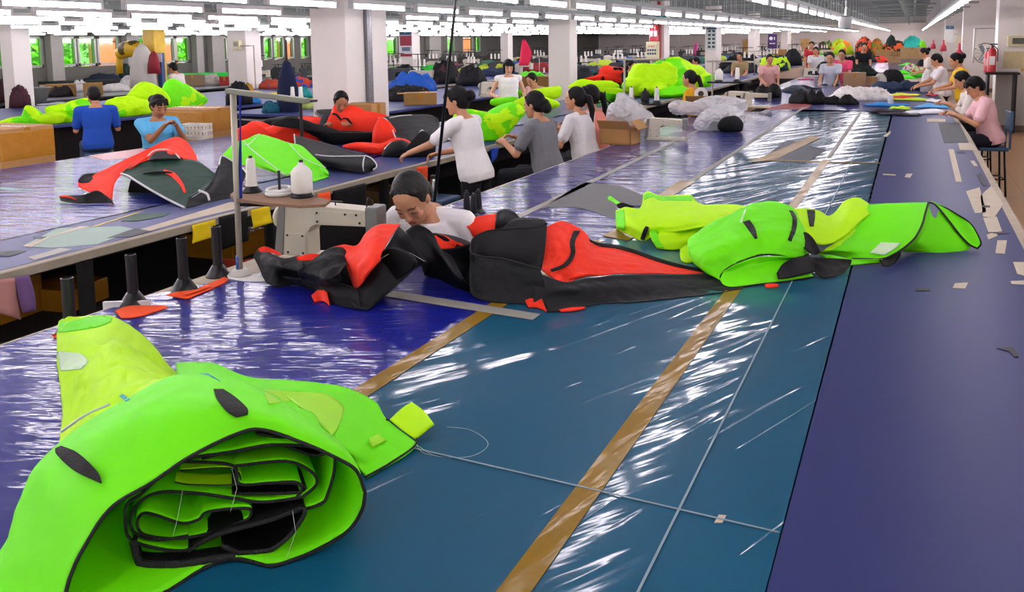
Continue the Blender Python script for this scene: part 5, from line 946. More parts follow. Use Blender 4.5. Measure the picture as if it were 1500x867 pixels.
worker(664, 128, 'woman in white tee standing at the second table with one arm stretched out', 88, X=-3.26, lean=14, hands=((-.20, .60, .90), (.12, .42, .92)), head=(10, 14), shirt='#e3e0de', hair='bun', sleeve=.75, sit=False, scale=.95, vox=.0085, trousers='#141419', fringe=True)
worker(778, 135, 'woman in grey tee seated at the second table, hands in green fabric', 80, X=-3.05, lean=12, hands=((-.14, .40, .93), (.08, .42, .95)), head=(4, 16), shirt='#75767a', hair='low', sleeve=.7, vox=.0085, name='woman in the grey tee')
worker(838, 129, 'woman in white tee with ponytail, seated next beyond the grey shirted worker', 78, X=-3.0, lean=12, hands=((-.16, .36, .92), (.08, .4, .94)), head=(14, 4), shirt='#dedbda', hair='tail', sleeve=.7, vox=.009, trousers='#1b1c24', name='white shirted woman with ponytail')
worker(858, 126, 'woman in salmon tee with long ponytail, seated behind the white shirted one', 82, X=-3.02, lean=8, hands=((-.14, .38, .92), (.1, .4, .94)), head=(36, 2), shirt='#e08a78', hair='tail', sleeve=.7, vox=.009, fringe=True, name='woman in the salmon tee')
worker(137, 127, 'man in royal blue tee sitting with his back turned at the third table', 56, X=-9.35, lean=8, hands=((-.20, .34, .92), (.22, .32, .92)), head=(10, 24), elbow=.2, shirt='#1d4aa8', hair='short', sleeve=.75, sex='m', trousers='#3c4a66', vox=.010, name='man in the blue tee')
worker(231, 140, 'woman in light blue tee seated beyond the second table, looking down', -118, X=-7.15, lean=6, hands=((-.12, .36, 1.0), (.0, .38, 1.02)), head=(14, 24), shirt='#5fb0dc', hair='bun', sleeve=.6, skin='tan', vox=.009, fringe=True, trousers='#2a3448', name='woman in the light blue tee')
worker(496, 134, 'dark haired worker half hidden behind the red heap by the big column', -155, Y=7.35, lean=24, hands=((-.15, .36, .93), (.15, .36, .93)), head=(20, 28), shirt='#3a3b42', hair='short', skin='tan', vox=.010, name='worker by the big column')
worker(746, 88, 'woman with bobbed hair in white sleeveless top standing across the second table', -140, X=-5.75, lean=4, hands=((-.22, .20, .95), (.22, .22, .95)), head=(-6, 14), shirt='#f0eeea', hair='bob', nosleeve=True, sit=False, vox=.010, skin='pale', collar='#a03038')
worker(777, 107, 'worker in dusty pink top bent low left of the second column', 160, X=-5.85, lean=18, head=(0, 30), shirt='#c79a94', hair='short', vox=.012, name='worker in dusty pink')
worker(1006, 104, 'woman in mustard yellow tee with long ponytail beside the green heap', 82, X=-2.86, lean=14, hands=((-.12, .34, .90), (.12, .36, .92)), head=(-4, 8), shirt='#e0a41c', hair='tail', sleeve=.6, vox=.011, name='woman in mustard yellow')
def far(px, py, Y, label, yaw, shirt, hair='short', sit=True, lean=12, head=(0, 20), **k):
    k.setdefault('vox', .015); k.setdefault('elbow', .3); worker(px, py, label, yaw, Y=Y, lean=lean, head=head, sit=sit, shirt=shirt, hair=hair, **k)
far(927, 89, 17.2, 'worker in black, half hidden right of the red orange heap', -120, '#1c1d22')
far(1018, 84, 21.5, 'worker in dark red tee behind the tall green heap', 110, '#7d1f26')
far(1083, 77, 23, 'worker in khaki top facing the camera behind two white cones', 175, '#9c8a62', 'bun')
far(1010, 86, 23, 'dark shirted worker with bowed head beside the dark red one', 120, '#2b2b33')
far(1128, 80, 19.5, 'woman in pale pink top bent at the machine under three cones', -160, '#d9a6a4', 'low')
far(1216, 77, 18.6, 'woman in pale grey blouse behind the black fabric mounds', 170, '#b9bcc6', 'bun')
far(1233, 73, 20, 'woman in bright pink top next to the pale grey blouse', 172, '#d9486a', 'bun')
far(1266, 63, 25.2, 'person in black standing with a cap by the far boxes', -170, '#17171b', sit=False)
far(1189, 61, 27, 'small distant figure in red tee left of the middle', 180, '#a82a30', sit=False)
far(1195, 69, 25, 'distant worker in white just below the red figure', 180, '#d8d6d6')
far(251, 92, 13.0, 'worker in white tee with bowed head below the yellow hoist', 100, '#d9d2cc', lean=20, vox=.014)
worker(1424, 112, 'woman in pale pink tee with short hair seated at the right table edge', 96, X=.62, lean=14, hands=((-.12, .38, .92), (.10, .42, .92)), head=(4, 36), shirt='#e8b9bd', hair='short', sleeve=.7, vox=.009, trousers='#1d1f2c', fringe=True, name='pale pink woman, blue topped with dark legs', back=True)
worker(1406, 104, 'dark haired worker in cream top seated behind the pale pink woman', 92, X=.57, lean=18, hands=((-.12, .38, .92), (.10, .42, .92)), head=(0, 36), shirt='#e0d5cb', hair='short', sleeve=1.4, vox=.010, name='worker in the cream top')
worker(1397, 78, 'tall woman in yellow tee standing with head bowed by the right wall', 92, X=.595, lean=10, hands=((-.12, .38, .95), (.10, .42, .95)), head=(4, 28), shirt='#e3b51e', hair='bun', sleeve=.6, sit=False, vox=.010)
worker(1369, 79, 'woman in white tee standing beyond the yellow shirted one', 92, X=.34, lean=8, hands=((-.12, .38, .95), (.10, .42, .95)), head=(-6, 30), shirt='#e2dcde', hair='short', sleeve=.6, sit=False, vox=.012, scale=.95)
worker(1352, 70, 'farthest bowed worker in a light top at the right table edge', 92, X=.21, lean=22, hands=((-.12, .40, .95), (.10, .44, .95)), head=(0, 34), shirt='#d9cfc6', hair='bun', sleeve=.6, sit=False, vox=.013)
# ================================================================== machines, stands, boxes, props
M_mach = mat('cream_machine_enamel', '#cfc7b2', .4, var=.08, scale=6); M_mgrey = mat('grey_machine_casting', '#7d7d7a', .45, .2, var=.12)
M_steel = mat('polished_steel', '#b9b9b6', .25, .9); M_blackp = mat('black_plastic', '#101012', .4); M_board = mat('brown_hardboard', '#7d5b40', .7, var=.15, scale=10)
M_cone = mat('white_thread_cone', '#e4e0d6', .8, var=.05, scale=40, bump=.3, bscale=260); M_coneb = mat('black_thread_cone', '#15151a', .8, var=.2, bump=.3, bscale=260); M_conel = mat('pale_blue_thread_cone', '#8fb4cf', .8)
M_galv = mat('grey_painted_pole', '#a7a08f', .5, .2, var=.1); M_card = mat('brown_cardboard', '#a87c48', .8, var=.14, scale=5); M_card2 = mat('dull_cardboard', '#8a6a44', .85, var=.15, scale=5); M_ptape = mat('shiny_brown_tape', '#a8721c', .18, var=.2, scale=9, bump=.5, bscale=30)
M_orange = cloth('orange_scrap_cloth', '#ff5a2a', .1, .7); M_yel = cloth('yellow_pocket_cloth', '#e0c414', .1, .7); M_blue = cloth('royal_blue_cloth', '#1e4ab0', .05, .6)
bagm, nt, N, L, b = newmat('clear_plastic_bag'); b.inputs['Base Color'].default_value = (.82, .82, .82, 1); b.inputs['Roughness'].default_value = .18; b.inputs['Alpha'].default_value = .5; b.inputs['Specular IOR Level'].default_value = .7
def machine(label, at, rz=0, sc=1., group=None):
    """arm along +x, working side towards -y"""
    t = thing('sewing_machine', label, 'sewing machine', (at[0], at[1], TZ), rz, group); s = sc*.8
    MB().box((.27*s, .0, .02*s), (.60*s, .19*s, .04*s), bev=.008*s).build('bed', M_mach, t)
    MB().prism([(-.02*s, .04*s), (.15*s, .04*s), (.15*s, .18*s), (.17*s, .215*s), (.20*s, .23*s), (.52*s, .235*s), (.52*s, .325*s), (.03*s, .345*s), (.0, .33*s)], 'y', -.065*s, .065*s).build('arm', M_mach, t)
    MB().box((.555*s, 0, .25*s), (.075*s, .125*s, .19*s), bev=.012*s).build('head', M_mgrey, t)
    MB().prism([(-.075*s, .02*s), (-.02*s, .02*s), (.01*s, .335*s), (-.03*s, .33*s), (-.05*s, .2*s)], 'y', -.07*s, .07*s).build('end_cap', M_mgrey, t)
    MB().lathe([(.02*s, 0), (.06*s, .005*s), (.068*s, .02*s), (.06*s, .035*s), (.03*s, .04*s), (.025*s, .06*s)], (-.045*s, 0, .25*s), 18, (-1, 0, 0)).build('handwheel', M_mach, t, True)
    MB().box((.07*s, -.068*s, .11*s), (.13*s, .008*s, .13*s), bev=.003*s).build('side_plate', M_mach, t)
    MB().box((.35*s, -.067*s, .275*s), (.30*s, .006*s, .075*s), bev=.003*s).build('arm_plate', M_mach, t)
    k = MB()
    for x, z in ((.02, .16), (.12, .16), (.02, .06), (.12, .06), (.22, .30), (.22, .25), (.47, .30), (.49, .255), (.40, .30)): k.lathe([(.007*s, 0), (.007*s, .004*s), (.003*s, .005*s)], (x*s, -.071*s, z*s), 8, (0, -1, 0))
    k.build('screws', M_blackp, t)
    MB().tube([(.555*s, 0, .16*s), (.555*s, 0, .06*s)], .006*s, 8).tube([(.575*s, 0, .16*s), (.575*s, 0, .05*s)], .003*s, 6).box((.555*s, -.0, .048*s), (.03*s, .05*s, .008*s)).build('needle_bar', M_steel, t)
    MB().tube([(.50*s, 0, .325*s), (.50*s, 0, .37*s), (.515*s, 0, .385*s), (.535*s, 0, .37*s), (.535*s, 0, .33*s)], .005*s, 6).tube([(.30*s, 0, .33*s), (.30*s, 0, .355*s)], .004*s, 6).box((.30*s, 0, .357*s), (.09*s, .012*s, .006*s)).tube([(.17*s, 0, .33*s), (.17*s, 0, .37*s)], .004*s, 6).build('thread_guide', M_blackp, t)
    return t
CONE = {'tall': [(.032, .0), (.034, .004), (.024, .17), (.022, .175), (.014, .178)], 'fat': [(.05, .0), (.057, .008), (.057, .11), (.04, .135), (.02, .15), (.016, .165)]}
def cone(label, p, m=None, kind='tall', s=1., base=True, group=None):
    t = thing('thread_cone', label, 'thread cone', tuple(p), 0, group); s = s*.77
    if base:
        MB().lathe([(.062*s, 0), (.064*s, .006*s), (.03*s, .04*s), (.028*s, .045*s)], (0, 0, 0), 20).build('cone_base', M_blackp, t, True, auto=40)
    z = .022*s if base else 0
    MB().lathe([(r*s, z+h*s) for r, h in CONE[kind]], (0, 0, 0), 22).build('wound_thread', m or M_cone, t, True, auto=50)
    MB().lathe([(.011*s, z+(CONE[kind][-1][1]-.004)*s), (.011*s, z+(CONE[kind][-1][1]+.014)*s)], (0, 0, 0), 12).build('core_tip', M_blackp if kind == 'tall' or kind == 'fat' else M_cone, t)
    return t
# ---------- central machine, its stand and cones
machine('cream sewing machine with grey end cap in front of the bowed woman in white', (-2.60, 2.98), math.radians(8), 1.0)
SP = P(352, 404); SY = SP.y
def sp(px, py, dy=0): return PY(px, py, SY+dy)
t = thing('thread_stand', 'tall thread stand with brown shelf and grey cross arm, left of the central machine', 'thread stand', (SP.x, SP.y, TZ))
def kid(o, t): o.parent = t; o.matrix_parent_inverse = world(t).inverted(); return o
top = sp(341, 132); kid(MB().tube([SP, (top+SP*1)/2*1 if False else (SP+top)/2, top], .013, 10).build('pole', M_galv, None, True), t)
kid(MB().tube([sp(351, 395), sp(350, 374)], .0145, 10).build('blue_tape_band', mat('blue_tape', '#2352a0', .5), None, True), t)
sz = sp(343, 290).z
shp = [P(x, y, sz) for x, y in ((337, 285), (345, 278), (380, 282), (430, 287), (470, 289), (484, 293), (476, 299), (440, 301), (390, 297), (345, 291))]
ctr = sum((Vector(q) for q in shp), Vector())/len(shp)
kid(MB().prism([(q.x, q.y) for q in [ctr+(v-ctr)*1.0 for v in shp]], 'z', sz-.012, sz).build('shelf', M_board, None), t)
kid(MB().tube([sp(345, 293), P(470, 297, sz-.03)], .01, 8).tube([sp(346, 300), P(470, 299, sz-.03)], .008, 8).build('shelf_bracket', M_tleg, None), t)
a1, a2 = sp(333, 133), sp(451, 148); d = a2-a1
kid(MB().box((0, 0, 0), (d.length, .03, .022), bev=.003, M=Matrix.Translation((a1+a2)/2) @ Matrix.Rotation(math.atan2(d.y, d.x), 4, 'Z') @ Matrix.Rotation(-math.asin(d.z/d.length), 4, 'Y')).build('cross_arm', mat('grey_green_bar', '#6f7062', .5, .3), None), t)
kid(MB().lathe([(.05, 0), (.05, .012), (.03, .03), (.014, .032)], SP, 14).build('foot', mat('white_tape_wrap', '#c9c6be', .7), None, True), t)
rb = sheet('blue_ribbon', [[sp(349, 134), sp(351, 180, .02), sp(350, 230, .01), sp(351, 292, .0)], [sp(354, 134), sp(353, 180, .02), sp(354, 230, .01), sp(355, 290, .0)]], cloth('dark_blue_ribbon', '#1a2c8a', 0, .6), t, nu=20, nv=3, thick=.001)
cone('tall white thread cone at the left on the brown shelf', P(369, 281, sz), None, 'tall', 1.0)
cone('fat white thread cone at the right on the brown shelf', P(443, 288, sz), None, 'fat', 1.05)
t = thing('ring', 'white plastic ring lying between the two cones on the brown shelf', 'ring', P(410, 286, sz)); MB().tube([(math.cos(a)*.055, math.sin(a)*.055, .012) for a in np.linspace(0, 2*PI, 33)], .009, 8, False).build('hoop', M_white, t, True); MB().tube([(math.cos(a)*.05-.006, math.sin(a)*.05, .027+.004*math.sin(a)) for a in np.linspace(0, 2*PI, 33)], .008, 8, False).build('hoop', M_white, t, True); MB().tube([(0, 0, 0), (0, 0, .11)], .006, 8).build('peg', M_tleg, t)
for i, (px, w) in enumerate(((433, 'left'), (445, 'right'))): cone('%s of two small white cones under the grey cross arm' % w, PY(px-4, 146, 6.2), None, 'tall', .9, False)
t = thing('thread_stand', 'low thread shelf with two white cones behind the grey cross arm', 'thread stand', PY(440, 146, 6.2)); MB().box((0, 0, -.012), (.3, .13, .02)).build('shelf', M_tleg, t); MB().tube([(0, 0, -.02), (0, 0, -(t.location.z-.02))], .015, 8).build('pole', M_tleg, t)
# ---------- black cone pegs and orange scraps along the aisle edge
for i, (px, py, h, lab) in enumerate(((104, 488, .20, 'behind the near neon bundle'), (196, 446, .20, 'with a white card at its foot'), (270, 425, .22, 'between two orange scraps'), (320, 404, .22, 'beside the thread stand foot'))):
    p = P(px, py); t = thing('spool_peg', 'black upright spool tube %s' % lab, 'spool tube', p)
    MB().lathe([(.021, .0), (.021, h), (.016, h+.002), (.016, h-.02)], (0, 0, 0), 18).build('tube', M_blackp, t, True, auto=40); MB().lathe([(.055, .0), (.052, .006), (.024, .05)], (0, 0, 0), 18).build('cone_base', M_blackp, t, True)
    if i == 1: MB().box((0, -.03, .008), (.18, .012, .03), rz=.5).build('card', M_white, t)
for pts, lab in (([(168, 455), (190, 448), (240, 447), (247, 450), (205, 463), (178, 466)], 'orange scrap at the foot of the second spool tube'), ([(243, 432), (262, 427), (275, 432), (292, 421), (330, 405), (333, 412), (300, 427), (274, 438)], 'orange scrap draped by the third spool tube'), ([(76, 490), (84, 487), (84, 494), (80, 494)], 'tiny orange scrap at the table edge behind the near bundle')):
    n = len(pts)//2; o, _ = sheet('fabric_scrap', [[(x, y, .766) for x, y in pts[:n]], [(x, y, .757) for x, y in pts[n:][::-1]]], M_orange, None, nu=18, nv=8, wr=.006, ws=16); tag(o, lab, 'scrap')
o, _ = sheet('paper_sheet', [[(330, 400, .762), (350, 398, .757), (395, 404, .757)], [(335, 408, .755), (360, 412, .755), (398, 412, .755)]], M_white, None, nu=10, nv=5); tag(o, 'white paper at the foot of the thread stand', 'paper')
for i, (px, py, c) in enumerate(((694, 318, 'nearest'), (684, 313, 'middle'), (701, 311, 'farthest'))):
    cone('%s black cone in the cluster right of the bowed woman' % c, P(px, py), M_coneb, 'tall', .85)
fz = P(636, 288, .56); stool('stool carrying the steel flask behind the bowed woman', (fz.x, fz.y), .56); t = thing('flask', 'small steel flask standing behind the bowed woman', 'flask', fz); MB().lathe([(.03, 0), (.032, .01), (.032, .13), (.026, .15)], (0, 0, 0), 18).build('body', M_steel, t, True, auto=40); MB().lathe([(.026, .15), (.026, .175), (.02, .18)], (0, 0, 0), 18).build('lid', M_blackp, t)
# long black drop rod
a, b_ = PY(640, 262, 4.3), PY(668, -4, 4.3); d = (b_-a).normalized(); lo = a-d*((a.z-TZ)/d.z); hi = b_+d*((3.15-b_.z)/d.z)
tag(MB().tube([lo, hi], .010, 8).build('drop_rod', M_blackp, None, True), 'thin black rod rising to the ceiling beside the standing woman', 'rod')
# ---------- cardboard boxes
def box(label, c, d, rz=0, tape=True, m=None, openb=False, z=0, cat='box', wrap=False):
    t = thing('cardboard_box', label, cat, (c[0], c[1], z), rz); m = m or M_card; x, y, h = d
    if openb:
        k = MB(); w = .012
        k.box((0, 0, w/2), (x, y, w)); k.box((-x/2+w/2, 0, h/2), (w, y, h)).box((x/2-w/2, 0, h/2), (w, y, h)).box((0, -y/2+w/2, h/2), (x, w, h)).box((0, y/2-w/2, h/2), (x, w, h)); k.build('carton', m, t)
        f = MB().box((0, 0, 0), (x, y*.4, .006), M=Matrix.Translation((0, -y/2-y*.12, h+y*.13)) @ Matrix.Rotation(-.9, 4, 'X')); f.build('flap', m, t)
        f = MB().box((0, 0, 0), (x*.35, y, .006), M=Matrix.Translation((x/2+x*.12, 0, h+x*.1)) @ Matrix.Rotation(.8, 4, 'Y') @ Matrix.Rotation(PI, 4, 'Z')); f.build('flap', m, t)
    else:
        MB().box((0, 0, h/2), (x, y, h), bev=.008).build('carton', m, t)
        MB().box((0, 0, h+.001), (x, .004, .004)).build('seam', M_card2, t)
        if tape: MB().box((0, 0, h+.002), (x+.004, min(.06, y*.3), .003)).box((-x/2-.001, 0, h-.06), (.003, .06, .12)).box((x/2+.001, 0, h-.06), (.003, .06, .12)).build('tape', M_ptape, t)
        if wrap: MB().box((0, 0, h*.7), (x+.006, y+.006, h*.5), bev=.012).build('shrink_tape', M_ptape, t)
    return t
zt_ = PX(48, 182, -7.4).z; yb_ = PX(30, 200, -7.4).y
box('big taped cardboard box at the left edge behind the second table', (-7.5, yb_-.1), (.62, .55, zt_-.6), .1, z=.6, wrap=True)
box('lower cardboard box carrying the big taped box at the left edge', (-7.5, yb_-.1), (.62, .55, .6), .1, m=M_card2)
q0, q1 = PX(274, 160, -7.5), PX(335, 160, -7.5); ym_ = (q0.y+q1.y)/2; zt_ = PX(305, 158, -7.5).z
box('large brown carton right of the light blue shirted woman', (-7.7, ym_), (.7, q1.y-q0.y-.1, zt_-.6), .06, z=.6, wrap=True); box('carton under the brown one beside the light blue woman', (-7.7, ym_), (.7, q1.y-q0.y-.1, .6), .06, m=M_card2)
t = thing('crate', 'white slotted plastic crate on the second table by the light blue woman', 'crate', P(286, 203), .2); k = MB(); k.box((0, 0, .01), (.30, .22, .02))
for sx in (-1, 1):
    for zz in (.03, .11, .19): k.box((sx*.143, 0, zz*.8), (.014, .22, .02)); k.box((0, sx*.103, zz*.8), (.30, .014, .02))
    for q in np.linspace(-.135, .135, 7): k.box((q, sx*.103, .085), (.014, .012, .155))
    for q in np.linspace(-.095, .095, 5): k.box((sx*.143, q, .085), (.012, .014, .155))
k.build('basket', mat('white_crate_plastic', '#d8d4c6', .5), t)
q = PX(535, 151, -5.72); box('small brown carton by the foot of the big column', (-5.72, q.y), (.36, .32, .22), .05, z=q.z-.22); box('carton beneath the small one by the big column', (-5.72, q.y), (.36, .32, q.z-.22), .05, m=M_card2)
box('open brown carton at the table edge behind the salmon shirted woman', (P(902, 212).x, P(902, 212).y+.13), (.32, .27, .16), -.05, openb=True, z=TZ)
box('brown carton on the floor below the second table, behind the first spool tube', P(100, 478, 0)[:2], (.38, .34, .30), .2, m=M_ptape); box('taped carton deep under the second table left of the thread stand', P(330, 398, 0)[:2], (.5, .4, .34), .1, m=M_ptape); box('plain carton under the second table beside the pink towel', P(-8, 500, 0)[:2], (.4, .4, .4), .1, m=M_ptape)
box('orange red bin carton on the floor behind the central machine', (P(378, 375, .45)[0], P(378, 375, .45)[1]), (.3, .24, .40), .2, openb=True, m=mat('orange_red_card', '#b8442c', .7)); box('carton on the floor right of the hanging black bags', P(570, 330, 0)[:2], (.45, .4, .38), .1, m=M_card2)
def hang(name, label, px, z1, m, cat, n=10, wr=.01, z=None, thick=.004, X=-3.63):
    """cloth hanging from the aisle edge of the second table; px = pixel outline (left column, right column), on the plane x=X"""
    L_, R_ = px; rows = [[PX(x, y, X) for x, y in L_], [PX((x+u)/2, (y+v)/2, X+.015) for (x, y), (u, v) in zip(L_, R_)], [PX(x, y, X) for x, y in R_]]
    o, _ = sheet(name, rows, m, None, nu=12, nv=12, wr=wr, ws=12, thick=thick); tag(o, label, cat); return o
hang('hanging_towel', 'dusty pink towel hanging at the left under the second table', ([(-6, 410), (-8, 440), (-4, 458)], [(24, 406), (28, 445), (30, 468)]), 0, cloth('dusty_pink_towel', '#b07f78', 0, .9), 'towel'); hang('hanging_towel', 'mauve towel hanging beside the dusty pink one', ([(22, 406), (28, 440), (34, 458)], [(42, 402), (50, 430), (52, 455)]), 0, cloth('mauve_towel', '#6f5480', 0, .9), 'towel', X=-3.61)
hang('cloth_pocket', 'yellow cloth pocket with white band on the second table edge', ([(281, 330), (282, 345), (281, 357)], [(315, 321), (315, 333), (314, 346)]), 0, M_yel, 'pocket'); hang('cloth_pocket', 'yellow cloth pocket just right of the thread stand pole', ([(367, 308), (369, 322), (371, 334)], [(394, 301), (396, 314), (399, 326)]), 0, M_yel, 'pocket'); hang('cloth_pocket', 'orange cloth pocket under the shelf end of the thread stand', ([(465, 284), (466, 295), (467, 304)], [(483, 280), (484, 290), (484, 300)]), 0, M_orange, 'pocket'); hang('cloth_pocket', 'orange cloth pocket below the standing woman\'s arm', ([(610, 245), (611, 258), (613, 268)], [(626, 243), (626, 256), (625, 269)]), 0, M_orange, 'pocket'); hang('cloth_pocket', 'blue cloth pocket hanging behind the grey shirted woman', ([(718, 218), (719, 230), (719, 238)], [(730, 215), (729, 225), (727, 232)]), 0, M_blue, 'pocket')
hang('hanging_bag', 'black bag hung right of the striped yellow pocket', ([(320, 318), (322, 345), (325, 366)], [(362, 308), (363, 335), (364, 352)]), 0, BK, 'bag', X=-3.64); hang('hanging_bag', 'wide black bag hanging beyond the brown shelf', ([(487, 280), (488, 300), (490, 318)], [(535, 268), (536, 290), (536, 312)]), 0, BK, 'bag', X=-3.64)
# ---------- second sewing post and things around it
pm = P(952, 204); machine('cream sewing machine seen from the side between white bags', (pm.x, pm.y), math.radians(4), .8)
def stand(label, base, top, arm=None, shelf=None):
    """pole from base (on something) to top; arm, shelf = (px, py, px, py) at the same depth"""
    b0 = Vector(base); Y = b0.y; t = thing('thread_stand', label, 'thread stand', b0); tp = PY(top[0], top[1], Y)
    kid(MB().tube([b0, tp], .012, 8).build('pole', M_galv, None, True), t); kid(MB().lathe([(.05, 0), (.05, .01), (.02, .02)], b0, 12).build('foot', M_tleg, None), t)
    if arm: u, v = PY(arm[0], arm[1], Y), PY(arm[2], arm[3], Y); kid(MB().tube([u, v], .011, 6).build('cross_arm', M_galv, None), t)
    if shelf:
        u, v = PY(shelf[0], shelf[1], Y), PY(shelf[2], shelf[3], Y); z = (u.z+v.z)/2; kid(MB().box(((u.x+v.x)/2, Y-.05, z-.01), (abs(v.x-u.x), .24, .02)).build('shelf', M_tleg, None), t); return t, z, Y-.08
    return t, 0, Y
b0 = P(914, 185); t, z, Y = stand('thread stand with pole rising behind the crumpled white bag', b0, (915, 86), (905, 87, 975, 87), (908, 150, 975, 150))
for px, c, lab, kd in ((925, M_cone, 'left white cone on the stand behind the crumpled white bag', 'tall'), (945, M_coneb, 'black cone between two white cones behind the crumpled bag', 'fat'), (962, M_cone, 'slim white cone right of the black one', 'tall')): q = PY(px, 146, Y); cone(lab, (q.x, Y, z), c, kd, 1.15 if kd == 'tall' else 1.1)
b0 = P(1043, 172); t, z, Y = stand('thread stand with pole left of the two white cones', b0, (1044, 88), (1035, 90, 1078, 90), (1040, 118, 1100, 120))
for px, lab, kd in ((1053, 'fat white cone on the stand right of the yellow shirted woman', 'fat'), (1080, 'slim white cone right of the fat white one on the stand', 'tall')): q = PY(px, 118, Y); cone(lab, (q.x, Y, z), None, kd, 1.15)
def bag(label, pts, base, front=.15, back=.2, wr=.075, **kw): return tag(puff('plastic_bag', pts, base, bagm, None, front=front, back=back, wr=wr, ws=9, n=120, rk=24, **kw), label, 'bag')
kz = crop(720, 0, 3.942)
bag('crumpled clear plastic bag in front of the black cone', [kz(*p) for p in [(665, 640), (720, 600), (745, 558), (790, 590), (850, 630), (920, 690), (900, 740), (840, 785), (810, 740), (690, 730), (680, 690)]], (kz(690, 775), kz(850, 790)))
bag('clear plastic bag mound right of the cream machine', [kz(*p) for p in [(1045, 610), (1100, 580), (1180, 600), (1240, 580), (1310, 560), (1440, 575), (1448, 640), (1300, 650), (1180, 650), (1070, 655)]], (kz(1050, 720), kz(1440, 700)))
bag('clear bag pulled over a dark bundle at the table\'s middle', [kz(*p) for p in [(1190, 720), (1240, 660), (1320, 620), (1420, 640), (1445, 690), (1400, 740), (1300, 750), (1220, 745)]], (kz(1200, 755), kz(1430, 750)))
tag(puff('fabric_bundle', [kz(*p) for p in [(1310, 740), (1330, 690), (1400, 670), (1445, 700), (1440, 755), (1360, 765)]], (kz(1315, 765), kz(1440, 762)), CH, None, front=.06, back=.12), 'dark bundle tucked under the clear bag', 'fabric')
q = P(1028, 172); box('brown carton holding the white tape reel', (q.x, q.y+.22), (.42, .34, .18), 0, z=TZ, openb=True)
rl = PY(1027, 138, q.y+.18); t = thing('tape_reel', 'big white tape reel lying tilted in the brown carton', 'reel', rl); MB().lathe([(.038, -.04), (.085, -.04), (.085, .04), (.038, .04), (.038, -.04)], (0, 0, 0), 28, (.15, -1, .25)).build('wound_tape', M_white, t, True, auto=40); MB().lathe([(.037, -.041), (.037, .042)], (0, 0, 0), 20, (.15, -1, .25)).build('core', mat('dark_core', '#3a322c', .7), t)
tag(heap('fabric_bundle', P(1060, 190)[:], (.15, .12, .09), CH, 3), 'charcoal scrap bundle near the clear bag', 'fabric')
# right wall fittings -------------------------------------------------
def rw(px, py, Y): return PY(px, py, Y)
t = thing('electric_panel', 'cream electric panel with dark window on the right pier', 'panel', (1.9, PIER-.05, 0)); zt = PY(1490, 52, PIER).z; zb = PY(1490, 68, PIER).z; xl = PY(1474, 60, PIER).x
t.location = (xl+.24, PIER-.06, (zt+zb)/2); MB().box((0, 0, 0), (.46, .09, zt-zb), bev=.012).build('case', mat('cream_panel', '#cfc49c', .5), t); MB().box((.02, -.052, 0), (.34, .01, (zt-zb)*.55), bev=.004).build('window', mat('smoked_panel_window', '#4a4a40', .25), t)
zt = PY(1490, 75, PIER).z; zb = PY(1490, 100, PIER).z; t = thing('notice_sheet', 'yellowed paper notices below the electric panel', 'notice', (xl+.22, PIER-.01, (zt+zb)/2)); MB().box((0, 0, 0), (.5, .006, zt-zb)).build('sheet', mat('yellowed_paper', '#c9b98e', .8, var=.2, scale=12), t); MB().box((.12, -.004, -(zt-zb)/2-.03), (.16, .004, .06)).build('sheet', mat('amber_paper', '#cf9f45', .8), t)
def extinguisher(label, p, s=1.):
    t = thing('fire_extinguisher', label, 'fire extinguisher', p); MB().lathe([(.06*s, 0), (.075*s, .01*s), (.075*s, .38*s), (.05*s, .44*s), (.025*s, .46*s)], (0, 0, 0), 18).build('cylinder', mat('extinguisher_red', '#b01a24', .35), t, True, auto=50); MB().lathe([(.02*s, .46*s), (.02*s, .5*s)], (0, 0, 0), 10).box((.02*s, 0, .52*s), (.12*s, .02*s, .025*s)).build('valve', M_blackp, t); MB().tube([(.02*s, 0, .5*s), (.09*s, 0, .42*s), (.09*s, 0, .2*s)], .01*s, 6).build('hose', M_blackp, t, True); MB().box((0, -.074*s, .22*s), (.09*s, .006, .16*s)).build('paper_band', M_white, t); return t
q = PY(1452, 106, PIER-.35); q2 = PY(1446, 108, PIER-.2)
t = thing('shelf_ledge', 'dark wall ledge carrying the fire extinguishers on the right', 'ledge', (1.5, PIER-.25, q.z-.02)); MB().box((0, 0, 0), (.55, .5, .04), bev=.006).build('board', M_tleg, t); MB().box((-.22, 0, -t.location.z/2), (.04, .4, t.location.z-.04)).box((.22, 0, -t.location.z/2), (.04, .4, t.location.z-.04)).build('support', M_tleg, t)
extinguisher('red fire extinguisher at the edge of the right pier', (q.x, q.y, q.z), 1.0); extinguisher('second red extinguisher just left of the pier one', (q2.x, q2.y+.0, q.z), .85)
fc = PY(1443, 78, PIER+3); t = thing('wall_fan', 'grey caged wall fan on the right wall', 'fan', fc); MB().tube([(math.cos(a)*.22, 0, math.sin(a)*.22) for a in np.linspace(0, 2*PI, 25)], .012, 6, False).build('cage', M_steel, t, True); k = MB()
for a in np.linspace(0, 2*PI, 13)[:-1]: k.tube([(0, -.02, 0), (math.cos(a)*.22, 0, math.sin(a)*.22)], .005, 5)
k.build('spokes', M_steel, t); k = MB()
for a in (0, 2.1, 4.2): k.box((0, 0, 0), (.18, .008, .09), M=Matrix.Rotation(a, 4, 'Y') @ Matrix.Translation((.1, .03, 0)) @ Matrix.Rotation(.4, 4, 'X'))
k.build('blades', mat('grey_fan_blades', '#7c8288', .4), t); MB().tube([(0, .02, 0), (.3, .1, -.1), (RX-fc.x, .1, -.1)], .02, 8).build('bracket', M_mgrey, t)
